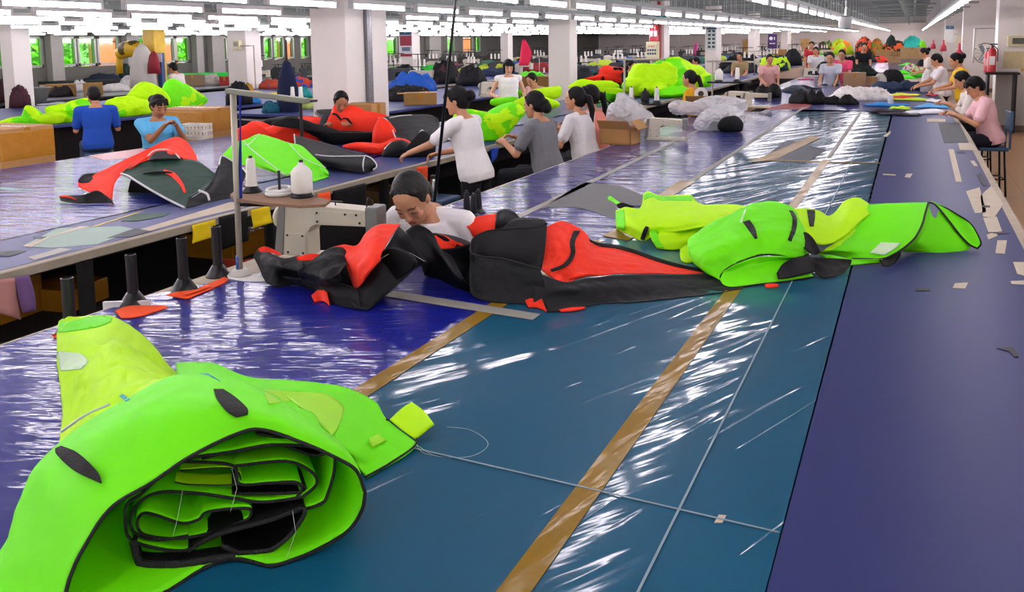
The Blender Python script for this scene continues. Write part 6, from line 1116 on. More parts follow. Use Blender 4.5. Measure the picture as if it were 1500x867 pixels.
pl = PY(1428, 42, PIER+3), PY(1425, 92, PIER+3); o = MB().tube([pl[0], pl[1]], .022, 8).build('wall_tube', M_white, None, True); tag(o, 'upright white tube standing off the right wall', 'tube'); o2 = MB().tube([pl[0]+Vector((0, 0, 0)), (RX, PIER+3, pl[0].z)], .008, 6).build('bracket', M_steel, None); kid(o2, o)
for px, w, y0, y1, Y, c, lab in ((1388, 5, 38, 62, 30, '#41627e', 'left blue topped poster on the far right wall'), (1394, 5, 38, 62, 29, '#41627e', 'right blue topped poster on the far right wall'), (1404, 6, 52, 70, 27, '#c9c0a0', 'cream notice board on the right wall')):
    a, c_ = PY(px-w/2, y0, Y), PY(px+w/2, y1, Y); t = thing('wall_poster', lab, 'poster', (a+c_)/2); MB().box((0, 0, 0), (abs(c_.x-a.x), .02, a.z-c_.z)).build('sheet', mat('poster_'+c[1:], '#d5d5cf' if c != '#c9c0a0' else c, .7, var=.15, scale=20), t); MB().box((0, -.012, (a.z-c_.z)*.4), (abs(c_.x-a.x), .006, (a.z-c_.z)*.2)).build('heading', mat('heading_'+c[1:], c, .6), t); MB().tube([(0, .01, 0), (RX-t.location.x if Y > 40 else .15, .3, 0)], .008, 5).build('bracket', M_steel, t)
for px, py, Y, lab, s in ((1405, 78, 26, 'red cloth bag hanging by the cream notice', 1), (1367, 66, 34, 'small red bucket on the distant right wall', .7), (1382, 68, 31, 'red bucket hung below the blue topped posters', .8)):
    q = PY(px, py, Y); o = tag(MB().lathe([(.09*s, -.2*s), (.13*s, -.18*s), (.11*s, 0), (.04*s, .1*s), (.03*s, .28*s)], q, 12).build('hanging_bag', mat('red_cloth_bag', '#b53246', .7), None, True), lab, 'bag')
# column fittings ------------------------------------------------------
q0, q1 = PY(586, 46, cC[2]-.03), PY(604, 83, cC[2]-.03); w, h = abs(q1.x-q0.x), q0.z-q1.z; t = thing('poster_board', 'tall poster in blue, red and white on the distant left column', 'poster', ((q0.x+q1.x)/2, cC[2]-.03, (q0.z+q1.z)/2))
MB().box((0, 0, 0), (w, .03, h)).build('board', mat('poster_pale', '#cfccd0', .6), t); MB().box((0, -.017, h*.42), (w, .006, h*.14)).build('blue_band', mat('poster_blue', '#24546f', .6), t); MB().box((0, -.017, h*.13), (w, .006, h*.4)).build('red_panel', mat('poster_red', '#8e1f35', .6), t); MB().box((0, -.017, -h*.2), (w*.7, .006, h*.16)).build('photo_panel', mat('poster_photo', '#5a6880', .6, var=.6, scale=14), t); MB().box((0, -.017, -h*.44), (w, .006, h*.1)).build('red_panel', mat('poster_red', '#8e1f35', .6), t)
q0, q1 = PY(947, 61, c3[2]-.25), PY(964, 86, c3[2]-.25); w, h = abs(q1.x-q0.x), q0.z-q1.z; t = thing('fire_cabinet', 'pale yellow fire cabinet with red heading on the third column', 'cabinet', ((q0.x+q1.x)/2, c3[2]-.15, q1.z))
MB().box((0, 0, h/2), (w, .3, h), bev=.01).build('case', mat('pale_yellow_cabinet', '#cfcb9e', .5), t); MB().box((0, -.155, h*.5), (w*.85, .008, h*.85)).build('door', mat('cream_cabinet_door', '#d9d6b4', .5), t); k = MB()
for i in (-1, 0, 1): k.box((i*w*.2, -.162, h*.76), (w*.13, .004, .012)).box((i*w*.2, -.162, h*.72), (.012, .004, h*.1)).box((i*w*.2-.02, -.162, h*.7), (w*.1, .004, .012))
k.build('red_characters', mat('sign_red', '#c02a22', .6), t); k = MB()
for i in range(4):
    for j in range(2): k.box(((i-1.5)*w*.2, -.162, h*(.5-.2*j)), (w*.15, .004, h*.12))
k.build('pictograms', mat('pictogram_blue', '#2b4a66', .6), t); MB().box((0, .1, -q1.z/2), (.1, .05, q1.z)).build('post', M_galv, t)
for px, lab in ((955, 'left of two fire extinguishers on top of the yellow cabinet'), (961, 'right of two fire extinguishers on top of the yellow cabinet')): q = PY(px, 61, c3[2]-.15); extinguisher(lab, (q.x, c3[2]-.15, q0.z+.003), .95)
q0, q1 = PY(942, 24, c3[2]-1.), PY(976, 30.5, c3[2]-1.); w, h = abs(q1.x-q0.x), q0.z-q1.z; t = thing('hanging_sign', 'teal sign with white lettering hanging before the third column', 'sign', ((q0.x+q1.x)/2, c3[2]-1., (q0.z+q1.z)/2)); MB().box((0, 0, 0), (w, .03, h)).build('board', mat('teal_sign', '#0f6d74', .5), t)
for s in (-1, 1): MB().tube([(s*w*.4, 0, h/2), (s*w*.4, 0, 2.62-t.location.z)], .006, 5).build('hanger', M_steel, t)
def text(body, size, t, loc, m, rot=(PI/2, 0, 0), name='lettering'):
    c = bpy.data.curves.new('txt', 'FONT'); c.body = body; c.size = size; c.align_x = 'CENTER'; c.align_y = 'CENTER'; c.extrude = .003; o = bpy.data.objects.new('txt', c); COL.objects.link(o); dg = bpy.context.evaluated_depsgraph_get(); me = bpy.data.meshes.new_from_object(o.evaluated_get(dg)); bpy.data.objects.remove(o); me.materials.clear(); me.materials.append(m); r = bpy.data.objects.new(name, me); COL.objects.link(r); r.parent = t; r.location = loc; r.rotation_euler = rot; return r
text('Kite Loft', h*.9, t, (0, -.02, 0), M_white)
q0, q1 = PY(1035.5, 41, c4[2]-.04), PY(1049, 73, c4[2]-.04); w, h = abs(q1.x-q0.x), q0.z-q1.z; t = thing('photo_board', 'tall white photo board with dark heading on the fourth column', 'board', ((q0.x+q1.x)/2, c4[2]-.03, (q0.z+q1.z)/2)); MB().box((0, 0, 0), (w, .04, h)).build('board', mat('board_pale_green', '#b9c7c2', .6), t); MB().box((0, -.022, h*.47), (w, .006, h*.08)).build('heading', mat('board_heading', '#1d4a5a', .6), t); k = MB()
for i in (-1, 1):
    for j in range(5): k.box((i*w*.22, -.022, h*(.36-.18*j)), (w*.28, .006, h*.1))
k.build('photos', mat('board_photos', '#3b3f40', .7, var=.5, scale=20), t)
q0, q1 = PY(1125, 50, 36), PY(1138, 71, 36); w, h = abs(q1.x-q0.x), q0.z-q1.z; t = thing('banner', 'purple banner with a white round emblem in the far middle', 'banner', ((q0.x+q1.x)/2, 36, (q0.z+q1.z)/2)); MB().box((0, 0, 0), (w, .03, h)).build('cloth', mat('purple_banner', '#3d1f5c', .7), t); MB().lathe([(w*.2, 0), (w*.2, .008)], (-w*.15, -.016, h*.2), 20, (0, -1, 0)).build('emblem', M_white, t); MB().box((w*.22, -.018, h*.2), (w*.1, .006, h*.2)).box((0, -.018, -h*.15), (w*.6, .006, h*.06)).build('emblem', M_white, t); MB().tube([(-w/2, .02, -h/2-1.2), (-w/2, .02, h/2)], .02, 6).tube([(w/2, .02, -h/2-1.2), (w/2, .02, h/2)], .02, 6).build('post', M_galv, t)
cz = PY(1238, 34, 14); t = thing('ceiling_camera', 'grey cylindrical camera housing hanging among the ceiling lights', 'camera', cz); MB().lathe([(.05, -.09), (.09, -.08), (.1, .02), (.1, .1), (.03, .12)], (0, 0, 0), 16).build('housing', mat('camera_grey', '#8c8d8a', .4), t, True, auto=50); MB().tube([(0, 0, .1), (0, 0, 3.0-cz.z)], .014, 6).build('stem', M_steel, t)
q = PX(349, 66, -15.98) if False else PY(349, 66, cA[2]-.02); t = thing('wall_meter', 'small cream meter box on the second white column', 'box', (q.x, cA[2]-.05, q.z)); MB().box((0, 0, 0), (.2, .1, .22), bev=.01).build('case', mat('cream_panel', '#cfc49c', .5), t); MB().box((0, -.052, .02), (.12, .006, .1)).build('dial', mat('meter_glass', '#6f7266', .3), t); MB().tube([(.1, 0, -.02), (.5, 0, -.02), (.5, 0, -q.z+.2)], .018, 6).build('conduit', M_galv, t)
# yellow hoist with its white sack
Y0 = PX(228, 100, -14.45).y; b0 = PY(228, 100, Y0); zt = PY(228, 44, Y0).z; b0 = (b0.x, Y0, 0); t = thing('hoist', 'yellow jib hoist with a fat arm in front of the left windows', 'hoist', b0); ym = mat('worn_yellow_paint', '#c9a212', .5, var=.25, scale=6)
MB().box((0, 0, zt/2+.1), (.34, .3, zt+.2), bev=.02).build('post', ym, t); MB().tube([(-.1, -.1, zt-.45), (-.5, -.2, zt-.38), (-.78, -.25, zt-.5)], [.16, .17, .12], 12).tube([(-.78, -.25, zt-.5), (-.8, -.25, zt-.9)], .07, 10).build('arm', ym, t, True); MB().lathe([(.13, -.2), (.16, -.15), (.16, .15), (.13, .2)], (-.5, -.2, zt-.38), 14, (.8, .3, .1)).build('motor', mat('dark_motor', '#4d4420', .5), t, True); MB().box((.28, -.1, 1.25), (.12, .1, .9), bev=.01).build('blue_panel', mat('faded_blue', '#24406e', .6), t); MB().box((.3, -.16, 1.6), (.16, .01, .18)).build('notice', M_white, t)
q = PY(207, 112, Y0-.4); tag(heap('sack', (q.x, Y0-.35, .75 if False else max(.02, q.z-.25)), (.30, .22, .85), mat('grey_white_sack', '#b7b3ab', .8, var=.08), 4, wr=.12, ws=3), 'big pale sack under the yellow hoist arm', 'sack')
q = PY(222, 88, Y0-.5); tag(heap('red_cloth', (q.x, Y0-.45, q.z-.28), (.16, .08, .42), mat('dark_red_cloth', '#7e1420', .8), 6, wr=.15), 'dark red cloth hanging from the yellow hoist', 'cloth')
q = PY(420, 97, 9.8); tag(heap('hanging_coat', (q.x, 9.8, .5), (.2, .15, q.z-.5), cloth('navy_coat', '#131a38', 0, .8), 5, wr=.12, ws=5), 'navy coat hanging like a dark cone left of the big column', 'coat'); tag(MB().tube([(q.x, 9.8, 0), (q.x, 9.8, q.z+.4)], .02, 6).build('coat_pole', M_tleg, None), 'thin pole the navy coat hangs on', 'pole')
pk = PY(765, 58, 15), PY(760, 96, 15); o, _ = sheet('hanging_cloth', [[pk[0], (pk[0]+pk[1])/2, pk[1]], [pk[0]+Vector((.06, .02, 0)), (pk[0]+pk[1])/2+Vector((.22, .05, 0)), pk[1]+Vector((.2, .04, 0))]], cloth('hot_pink_cloth', '#f0325c', .15, .6), None, nu=10, nv=6, wr=.02); tag(o, 'hot pink strip of cloth hanging left of the second column', 'cloth')
# ================================================================== the crowded tables beyond
M_lino = F_pale
T4 = table('long dark table between the far columns and the window wall', [(-15.1, 6), (-15.1, 52), (-18.3, 52), (-18.3, 6)], [(-15.3, 8), (-15.3, 12), (-15.3, 16), (-18.1, 9), (-15.3, 22), (-18.1, 16), (-18.1, 22)], topm=mat('dark_table_top', '#2b3038', .45, var=.2, scale=2))
T5 = table('low dark table along the window wall', [(-18.8, 9), (-18.8, 52), (-20.2, 52), (-20.2, 9)], [(-19, 12), (-19, 18), (-19, 24), (-20.05, 12), (-20.05, 24)], topm=mat('dark_green_top', '#2a3527', .6, var=.25, scale=2))
AISLE_SHADE = tag(MB().box((0, 0, .006), (1.0, 34, .012)).build('aisle_shade_sheet', mat('aisle_shade_black', '#0c0c0f', .9), None, loc=(-3.13, 17.5, 0)), 'black sheet standing in for shade along the aisle left of the wide table', 'mat')  # added black sheet: the aisle's shade put on the floor as colour
o = MB().box((0, 0, 0), (2.6, 5.6, .04)).build('under_shade_board', M_shade, T2); o.location = (-5.35-T2.location.x, 4.1-T2.location.y, .14); o = MB().box((0, 0, 0), (.03, 5.6, .62)).build('under_shade_panel', M_shade, T2); o.location = (-6.6-T2.location.x, 4.1-T2.location.y, .46)  # added dark board and upright, standing in for shade under the second table
o = MB().box((0, 0, 0), (1.2, 28.6, .04)).build('under_shade_board', M_shade, T2); o.location = (-4.6-T2.location.x, 21.5-T2.location.y, .14); o = MB().box((0, 0, 0), (.03, 28.6, .62)).build('under_shade_panel', M_shade, T2); o.location = (-5.2-T2.location.x, 21.5-T2.location.y, .46)  # the same added shade pieces under the table's narrow far half
o = MB().box((0, 0, 0), (.03, 33, .64)).build('under_shade_panel', M_shade, T3); o.location = (-10.9-T3.location.x, 21.2-T3.location.y, .46)  # added dark upright that blackens the shade below the third table
o = MB().box((0, 0, 0), (.03, 33, .64)).build('under_shade_panel', M_shade, T4); o.location = (-15.9-T4.location.x, 23-T4.location.y, .46)  # added dark upright for the shade beneath the long dark table
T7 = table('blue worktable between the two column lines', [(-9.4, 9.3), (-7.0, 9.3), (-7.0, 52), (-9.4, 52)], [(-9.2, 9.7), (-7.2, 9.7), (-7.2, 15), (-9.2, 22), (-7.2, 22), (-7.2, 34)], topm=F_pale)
o = MB().box((0, 0, 0), (.03, 41, .64)).build('under_shade_panel', M_shade, T7); o.location = (-7.8-T7.location.x, 30.4-T7.location.y, .46)  # added dark upright, shade under the table between the column lines
TABX = [(-9.3, -7.1), (-2.5, .42), (-5.3, -3.8), (-13.8, -10.2), (-18.2, -15.2), (-19.6, -19.1)]
def place(px, py, z=TZ):
    p = P(px, py, z)
    if p.y > 50.5: p = p*(50.5/p.y); p.z = z
    d = Vector((p.x, p.y, 0)).normalized(); best = None
    for a, b in TABX:
        if a == -9.3 and p.y < 9.5: continue
        if a <= p.x <= b: return p, d
        for e in (a+.12, b-.12):
            s = (e-p.x)/d.x if abs(d.x) > .02 else 1e9
            if best is None or abs(s) < abs(best): best = s
    if best is not None and abs(best) < 12 and 4 < (p+d*best).y < 51: p = p+d*best
    else: p.x = min((a_ if abs(a_-p.x) < abs(b_-p.x) else b_ for a_, b_ in TABX), key=lambda e: abs(e-p.x))
    return p, d
CM = {}
def cm(c):
    if c not in CM: CM[c] = cloth('cloth_'+c.strip('#'), c, .08, .6, var=.15)
    return CM[c]
_seed = [100]
def J(kind, x0, x1, y0, y1, col, label, z=TZ, col2=None, th=.1, cat=None, dep=None, name=None):
    _seed[0] += 1; px, py = (x0+x1)/2, y1; p, d = place(px, py, z); c = RM.T @ (np.array(p)-np.array([0, 0, EYE])); D = c[2]; w = (x1-x0)/F*D; h = max(.05, (y1-y0)/F*D*.97); far_ = P(px, py, z).y > 50.5
    if far_: D = (RM.T @ (np.array(p)-np.array([0, 0, EYE])))[2]; w = (x1-x0)/F*D; h = max(.1, PY(px, y0, 50).z-z)
    rz = math.atan2(-d.x, d.y)
    if kind == 'k':                                  # a sewing station seen small: head, thread rod and bar
        t = machine(label, (p.x, p.y), rz+random.uniform(-.4, .4), max(.8, min(1.3, w/.55))); hh = max(.35, h)
        for c_ in list(t.children):
            if c_.name.split('.')[0] in ('screws', 'thread_guide', 'side_plate', 'arm_plate', 'needle_bar'): bpy.data.objects.remove(c_)
            elif col: c_.data.materials[0] = mat('dark_enamel_'+col[1:], col, .45, var=.15)
        MB().tube([(.1, .1, 0), (.1, .1, hh)], .012, 6).tube([(-.05, .1, hh-.02), (.35, .1, hh-.02)], .01, 6).lathe([(.04, hh*.55), (.03, hh*.55+.14), (.01, hh*.55+.15)], (.02, .1, 0), 8).lathe([(.04, hh*.5), (.035, hh*.5+.14), (.01, hh*.5+.15)], (.2, .1, 0), 8).build('thread_rod', M_tleg, t); return t
    if kind in 'hm':
        dp = dep or max(.12, min(.6, w*.4)); q = p+d*dp*.8; m = [cm(col), cm(col2)] if col2 else cm(col)
        if not far_: h = max(.05, h-dp*1.2*((EYE-TZ)/max(D, 3)))
        if cat == 'lace': m = cm(LACE); name = 'lace_heap'
        o = heap(name or 'fabric_heap', (q.x, q.y, z), (w/2*1.03, dp, h), m, _seed[0], .42 if kind == 'h' else .12, 13/max(w, .4)*(3 if cat == 'lace' else 1), rz, n=90 if cat == 'lace' else 44, k=30 if cat == 'lace' else 16, zone=zones(3.5/max(w, .3), _seed[0], [th]) if col2 else None)
        return tag(o, label, cat or 'fabric')
    if kind == 'b':
        dp = dep or max(.2, w*.7); q = p+d*dp*.5; bm = mat('card_'+col[1:], col, .85, var=.15, scale=5)
        t = thing(name or 'cardboard_box', label, cat or 'box', (q.x, q.y, z), rz); k = MB(); k.box((0, 0, h/2), (w, dp, h), bev=.008).build('carton', bm, t); MB().box((0, 0, h+.001), (w*.98, .05, .003)).box((0, -dp/2-.001, h-.05), (.05, .003, .1)).build('tape', M_ptape, t); f = MB().box((-w/2-.05, 0, h-.01), (.12, dp*.9, .006)).build('flap', bm, t); return t
    if kind == 'r':
        r = h/2; q = p+d*r; n = 26; L_ = np.linspace(-w/2, w/2, 14); m = MB(); m.rings([((x, 0, r), (0, r*(1+.06*math.sin(x*17+_seed[0])), 0), (0, 0, r*(1+.05*math.cos(x*13)))) for x in L_], 16); o = m.build(name or 'fabric_roll', cm(col), None, True, loc=(q.x, q.y, z), rz=rz); return tag(o, label, cat or 'roll')
    if kind == 's':
        dp = dep or .35; q = p+d*dp*.5; G = np.zeros((8, 16, 3)); rg = np.random.default_rng(_seed[0]); ph = rg.random(4)*6
        for j in range(8):
            for i in range(16):
                u, v = i/15-.5, j/7-.5; x, y = u*w*(1+.12*math.sin(v*5+ph[0])), v*dp*(1+.3*math.sin(u*6+ph[1])); G[j, i] = (q.x+x*math.cos(rz)-y*math.sin(rz), q.y+x*math.sin(rz)+y*math.cos(rz), z+.012+h*.5*(.4+.3*math.sin(u*9+ph[2])+.3*math.cos(v*5+u*4+ph[3]))*(1-abs(2*u)**3)*(1-abs(2*v)**3))
        o, _ = grid_obj(name or 'cloth_piece', G, cm(col), None, thick=.008); return tag(o, label, cat or 'fabric')
LACE = '#efe9e3'
items = [
 # right hand half: the wide table beyond the machinists
 ('h', 1107, 1128, 129, 145, '#111114', 'left of two fat black rolls beside the red vinyl scrap'), ('h', 1126, 1143, 127, 144, '#131316', 'right of two fat black rolls beside the red vinyl scrap'),
 ('h', 1150, 1179, 126, 135, '#4e5660', 'grey wrapped bundle right of the cream machine'), ('s', 1152, 1200, 120, 131, '#17181c', 'flat black cloth under the machine with the pink scraps'),
 ('h', 1157, 1185, 133, 152, '#2a2b2e', 'charcoal bundle in the row of black bundles at mid table'), ('h', 1183, 1208, 134, 153, '#0e0e10', 'glossy black bundle second in the row of black bundles'), ('h', 1206, 1232, 142, 153, '#121214', 'small black bundle third in the row of black bundles'), ('h', 1230, 1253, 141, 154, '#0d0d0f', 'rightmost glossy bundle in the row of black bundles'),
 ('h', 1229, 1294, 129, 147, LACE, 'heap of white lace trimming on the wide table', None, TZ, .1, 'lace'),
 ('b', 1236, 1267, 106, 126, '#9c7a58', 'closed brown carton behind the white lace heap'), ('b', 1269, 1284, 112, 126, '#8f7050', 'small upright carton right of the closed brown one'), ('h', 1281, 1297, 111, 125, '#bdb6ac', 'pale sack leaning by the small upright carton'),
 ('h', 1196, 1236, 92, 109, '#16171a', 'long black mound before the pale grey blouse'), ('h', 1235, 1256, 85, 101, '#0f1012', 'rounded black mound behind the closed brown carton'), ('h', 1246, 1279, 95, 111, '#14211d', 'dark green mound right of the rounded black one'),
 ('h', 1259, 1297, 83, 91, '#f0402a', 'red orange heap in front of the far cartons', '#1c1c20'), ('h', 1265, 1274, 90, 95, '#c8d23a', 'small yellow heap on the dark green mound'),
 ('b', 1283, 1308, 73, 86, '#a5804f', 'left carton of the far brown row'), ('b', 1306, 1322, 75, 86, '#9a784c', 'middle carton of the far brown row'), ('b', 1320, 1351, 69, 86, '#a98a5c', 'wide right carton of the far brown row'), ('b', 1302, 1318, 83, 92, '#a08257', 'low carton in front of the far brown row'),
 ('h', 1293, 1321, 105, 124, '#121316', 'black pile left of the green cross shaped cloth'), ('h', 1344, 1367, 89, 101, '#121213', 'black pile beside the farthest bowed workers'), ('s', 1295, 1334, 96, 109, '#4ff01c', 'bright green cloth lying spread like a cross'), ('s', 1318, 1346, 88, 96, '#56f022', 'bright green strip trailing off to the right'), ('s', 1312, 1342, 106, 116, '#4ae01c', 'bright green tail in front of the spread cloth'),
 ('r', 1335, 1358, 105, 114, '#45d326', 'bright green roll left of the red cap'), ('h', 1325, 1340, 95, 104, '#d9d4d2', 'crumpled white cloth on the green strip', '#c83a3a'), ('h', 1336, 1356, 98, 106, '#b7d8a0', 'pale green and red bundle before the black pile', '#d24a44'),
 ('h', 1350, 1364, 108, 135, '#ddd9d8', 'upright white sack by the standing yellow shirted woman'), ('h', 1359, 1370, 104, 111, '#b3202a', 'small red cap shaped bundle on the white sack', None, TZ),
 ('h', 1277, 1315, 121, 134, '#2c3c56', 'slate blue crumpled cloth right of the lace heap'), ('h', 1312, 1348, 120, 133, '#26344a', 'darker slate cloth next to the slate blue one'),
 ('s', 1307, 1345, 134, 141, '#d6e238', 'yellow cut piece at the back of the layered pieces'), ('s', 1285, 1340, 138, 145, '#d93a3a', 'red cut piece among the layered pieces'), ('s', 1311, 1360, 139, 148, '#b9dc2c', 'lime cut piece among the layered pieces'), ('s', 1268, 1326, 144, 156, '#2a7fc4', 'blue cut piece at the left of the layered pieces'), ('s', 1344, 1392, 148, 159, '#5fb0e6', 'sky blue cut piece near the pale pink woman\'s hands'), ('s', 1328, 1395, 155, 168, '#e4e4ea', 'white cut pieces nearest the pale pink woman'), ('s', 1277, 1325, 156, 166, '#2a2024', 'black and red cut pieces at the front left of the layers'), ('s', 1305, 1332, 151, 161, '#b8e03a', 'lime scrap lying on the front layers'), ('s', 1358, 1380, 142, 150, '#e8e2e4', 'white cut piece by the cream shirted worker\'s hands'), ('s', 1357, 1372, 134, 141, '#d2404e', 'red piece in the yellow shirted woman\'s hands'), ('s', 1290, 1345, 166, 170, '#26262c', 'dark measuring strip in front of the white cut pieces'),
 ('h', 1225, 1256, 62, 72, '#c4f02a', 'neon heap on the most distant table, left', '#f08a3a'), ('h', 1255, 1276, 60, 72, '#f0603a', 'orange heap on the most distant table', '#3a3a30'), ('h', 1290, 1326, 64, 74, '#e8602e', 'mixed orange and black heap on the most distant table', '#23301f'), ('h', 1298, 1312, 58, 69, '#1e2f2c', 'dark mound on top of the most distant heaps'), ('h', 1323, 1350, 59, 70, '#2fb8a8', 'teal heap at the far right end'), ('h', 1362, 1374, 64, 76, '#8cf02a', 'neon heap by the far right columns'), ('h', 1276, 1292, 62, 73, '#7a8c2c', 'olive and orange heap in the far distance', '#d9662c'),
 # middle: black garments and cones beyond the green heap
 ('h', 1066, 1108, 94, 107, '#26292f', 'flat charcoal garment stack behind the slim white cone'), ('h', 1062, 1112, 80, 97, '#15171b', 'black garment heap on the far machine table'), ('h', 1109, 1152, 88, 107, '#c4f01e', 'ruffled neon strip crossing a dark heap', '#12303c'), ('b', 1133, 1152, 72, 90, '#8f6b40', 'brown carton standing behind the ruffled neon strip'), ('b', 1088, 1104, 58, 76, '#94713f', 'tall carton stack beside the purple banner'), ('b', 1173, 1186, 57, 72, '#a37e50', 'pale carton left of the small red figure'), ('h', 1150, 1172, 84, 104, '#1a1b20', 'dark garments hung before the pink bent woman'), ('h', 1196, 1206, 82, 90, '#5fd23c', 'small green heap left of the pale grey blouse'), ('s', 1170, 1192, 112, 117, '#c8506a', 'pink scraps under the machine with three cones'),
 ('h', 1178, 1198, 72, 86, '#2b2b30', 'black bundle over the bent pink woman'), ('k', 980, 1012, 68, 84, '#262a30', 'dark sewing machine behind the tall green heap, left'), ('k', 1010, 1034, 66, 82, '#3a342c', 'brown sewing machine behind the tall green heap, right'), ('h', 1016, 1023, 66, 82, '#c85a8c', 'pink garment hanging in the far machine clutter'), ('k', 1058, 1086, 66, 80, '#3a3430', 'brownish sewing machine right of the photo board'), ('k', 1104, 1124, 64, 80, '#31545a', 'teal grey sewing machine before the purple banner'), ('k', 1138, 1172, 62, 78, '#5d5850', 'grey sewing machine right of the purple banner'), ('h', 1196, 1226, 64, 78, '#4a3a30', 'brown heap far behind the pale grey blouse', '#7a9c3c'),
 # between the two columns
 ('h', 569, 636, 107, 133, '#1b55b0', 'crumpled royal blue tarp heap right of the big column'), ('h', 569, 628, 127, 148, '#131418', 'black heap with orange flecks below the blue tarp', '#e0562a', TZ, .42), ('r', 568, 592, 96, 107, '#2fc63a', 'green roll just right of the big column'), ('r', 617, 641, 97, 107, '#36d048', 'green roll behind the blue tarp'), ('r', 688, 705, 97, 103, '#3fd255', 'short green roll left of the sleeveless woman'), ('h', 577, 613, 95, 111, '#15161a', 'black mound on top of the blue tarp'), ('h', 633, 674, 96, 126, '#17151a', 'stack of black bags beside the drop rod', '#4a2630', TZ, .3), ('h', 671, 709, 98, 124, '#141419', 'second black bag stack behind two white cones'), ('h', 705, 716, 96, 106, '#a9b02a', 'olive yellow bundle between bags and sleeveless woman'), ('h', 727, 744, 96, 108, '#c6d02a', 'yellow cloth behind the sleeveless woman\'s shoulder'), ('h', 704, 727, 121, 131, '#176a62', 'teal heap behind the sleeveless woman\'s machine'), ('b', 592, 640, 142, 160, '#8f6a34', 'low brown carton under the black flecked heap'), ('b', 570, 594, 89, 97, '#cfcac4', 'white carton right of the big column'),
 ('k', 660, 686, 74, 92, '#2c2a26', 'dark sewing machine below the bright far windows'), ('k', 684, 706, 76, 92, '#3a382e', 'olive sewing machine below the far windows', '#c9b22a', TZ, .5), ('h', 708, 726, 82, 96, '#3b332e', 'brown bundle left of the sleeveless woman'), ('k', 614, 634, 68, 92, '#4a4440', 'sewing machine beside the poster column', '#8a3438', TZ, .3), ('k', 634, 658, 78, 94, '#44504a', 'grey green sewing machine right of the poster column'),
 ('b', 763, 804, 112, 130, '#85622f', 'open brown carton between sleeveless woman and second column'), ('h', 762, 797, 106, 117, '#5fe02a', 'green cloth spilling from the brown carton', None, .95), ('b', 803, 835, 116, 129, '#7f8458', 'greenish carton in front of the second column'), ('k', 749, 770, 68, 96, '#3a2428', 'dark red sewing machine left of the second column'), ('k', 768, 801, 70, 96, '#26282c', 'dark sewing machine left of the second column', '#8a8c8e', TZ, .35), ('k', 848, 874, 68, 90, '#33363a', 'grey sewing machine right of the second column'), ('k', 872, 900, 68, 90, '#24282c', 'dark sewing machine further right of the second column', '#7c3a34', TZ, .4), ('h', 850, 872, 98, 112, '#176060', 'teal cloth pile right of the second column'), ('h', 840, 868, 102, 118, '#20242a', 'dark pile beside the second column\'s foot'), ('h', 898, 925, 92, 108, '#0f1013', 'black pile behind the red orange heap'), ('k', 925, 950, 66, 82, '#383430', 'brown sewing machine left of the yellow cabinet'), ('k', 896, 924, 72, 88, '#2a3036', 'far sewing machine before the yellow cabinet\'s left'),
 # left of the big column
 ('k', 385, 420, 93, 116, '#1c1f22', 'dark sewing machine left of the hanging navy coat', '#3c4a3a', TZ, .4), ('k', 428, 458, 92, 114, '#22262a', 'dark sewing machine between navy coat and big column'), ('s', 424, 459, 108, 125, '#d8d6e0', 'white edged folded cloth on the stack by the big column'), ('h', 426, 459, 114, 128, '#b5432c', 'brick red folded stack by the big column', '#2350a8', TZ, .0), ('h', 384, 414, 118, 130, '#a5422c', 'brick red folded stack left of the navy coat', '#1f4aa0', TZ, .3), ('s', 360, 412, 126, 140, '#e6d21a', 'yellow cloth stretched below the grey cross arm'), ('h', 360, 380, 138, 152, '#1a6aa8', 'bright blue crumpled cloth behind the stand pole'), ('h', 386, 412, 150, 165, '#16566a', 'teal crumple under the low thread shelf'), ('h', 372, 415, 158, 178, '#a8b86a', 'pale olive cloth with black stripes', '#1c2420', TZ, .3), ('h', 430, 455, 153, 168, '#1f8a84', 'teal cloth left of the big column\'s foot'), ('h', 440, 461, 145, 160, '#b4c46a', 'yellow green bundle against the big column'), ('h', 358, 374, 152, 177, '#b5862a', 'mustard wrapped bundle beside the stand pole'), ('h', 336, 368, 150, 178, '#15151a', 'black bundle between carton and stand pole'),
 # far left
 ('r', 180, 262, 110, 120, '#2fd05a', 'long bright green roll below the hoist', None, TZ), ('r', 263, 332, 101, 111, '#27b63c', 'lower green roll at the left windows'), ('r', 268, 306, 95, 103, '#2bc24a', 'upper short green roll at the left windows', None, .86), ('h', 181, 206, 112, 122, '#1a2c5e', 'navy bundle lying on the long green roll'), ('b', 266, 298, 109, 126, '#7c684c', 'carton with a white lining left of the pale bags'), ('h', 297, 323, 111, 125, '#b9b4ac', 'pale grey bags beside the lined carton'), ('b', 322, 336, 112, 125, '#8f2420', 'small dark red carton right of the pale bags'), ('b', 342, 362, 111, 122, '#9a7434', 'mustard carton below the second white column'), ('h', 178, 198, 115, 132, '#c9c6c6', 'white sack left below the hoist'), ('h', 220, 248, 116, 128, '#b7b2ac', 'crumpled grey sheet below the white shirted worker'), ('h', 0, 22, 124, 154, '#3a1c22', 'maroon garment heap at the left edge', '#1d1a1e', TZ, .2), ('h', 18, 42, 127, 154, '#43202a', 'second maroon garment heap beside the grey basin', '#221c20', TZ, .3), ('b', 70, 110, 123, 141, '#8d6c38', 'long carton behind the grey basin'), ('b', 124, 150, 121, 140, '#977540', 'carton behind the blue shirted man\'s head'), ('h', 75, 102, 128, 142, '#1d181c', 'dark cloth heaped before the long carton'), ('h', 109, 129, 120, 134, '#c4c4c4', 'white plastic crumple between two cartons'), ('h', 150, 186, 124, 134, '#d4d2d0', 'white crumpled plastic right of the blue shirted man'), ('b', 155, 170, 121, 127, '#a8242c', 'red packet on the white crumpled plastic'), ('h', 168, 182, 127, 133, '#a8743c', 'brown paper on the white plastic'),
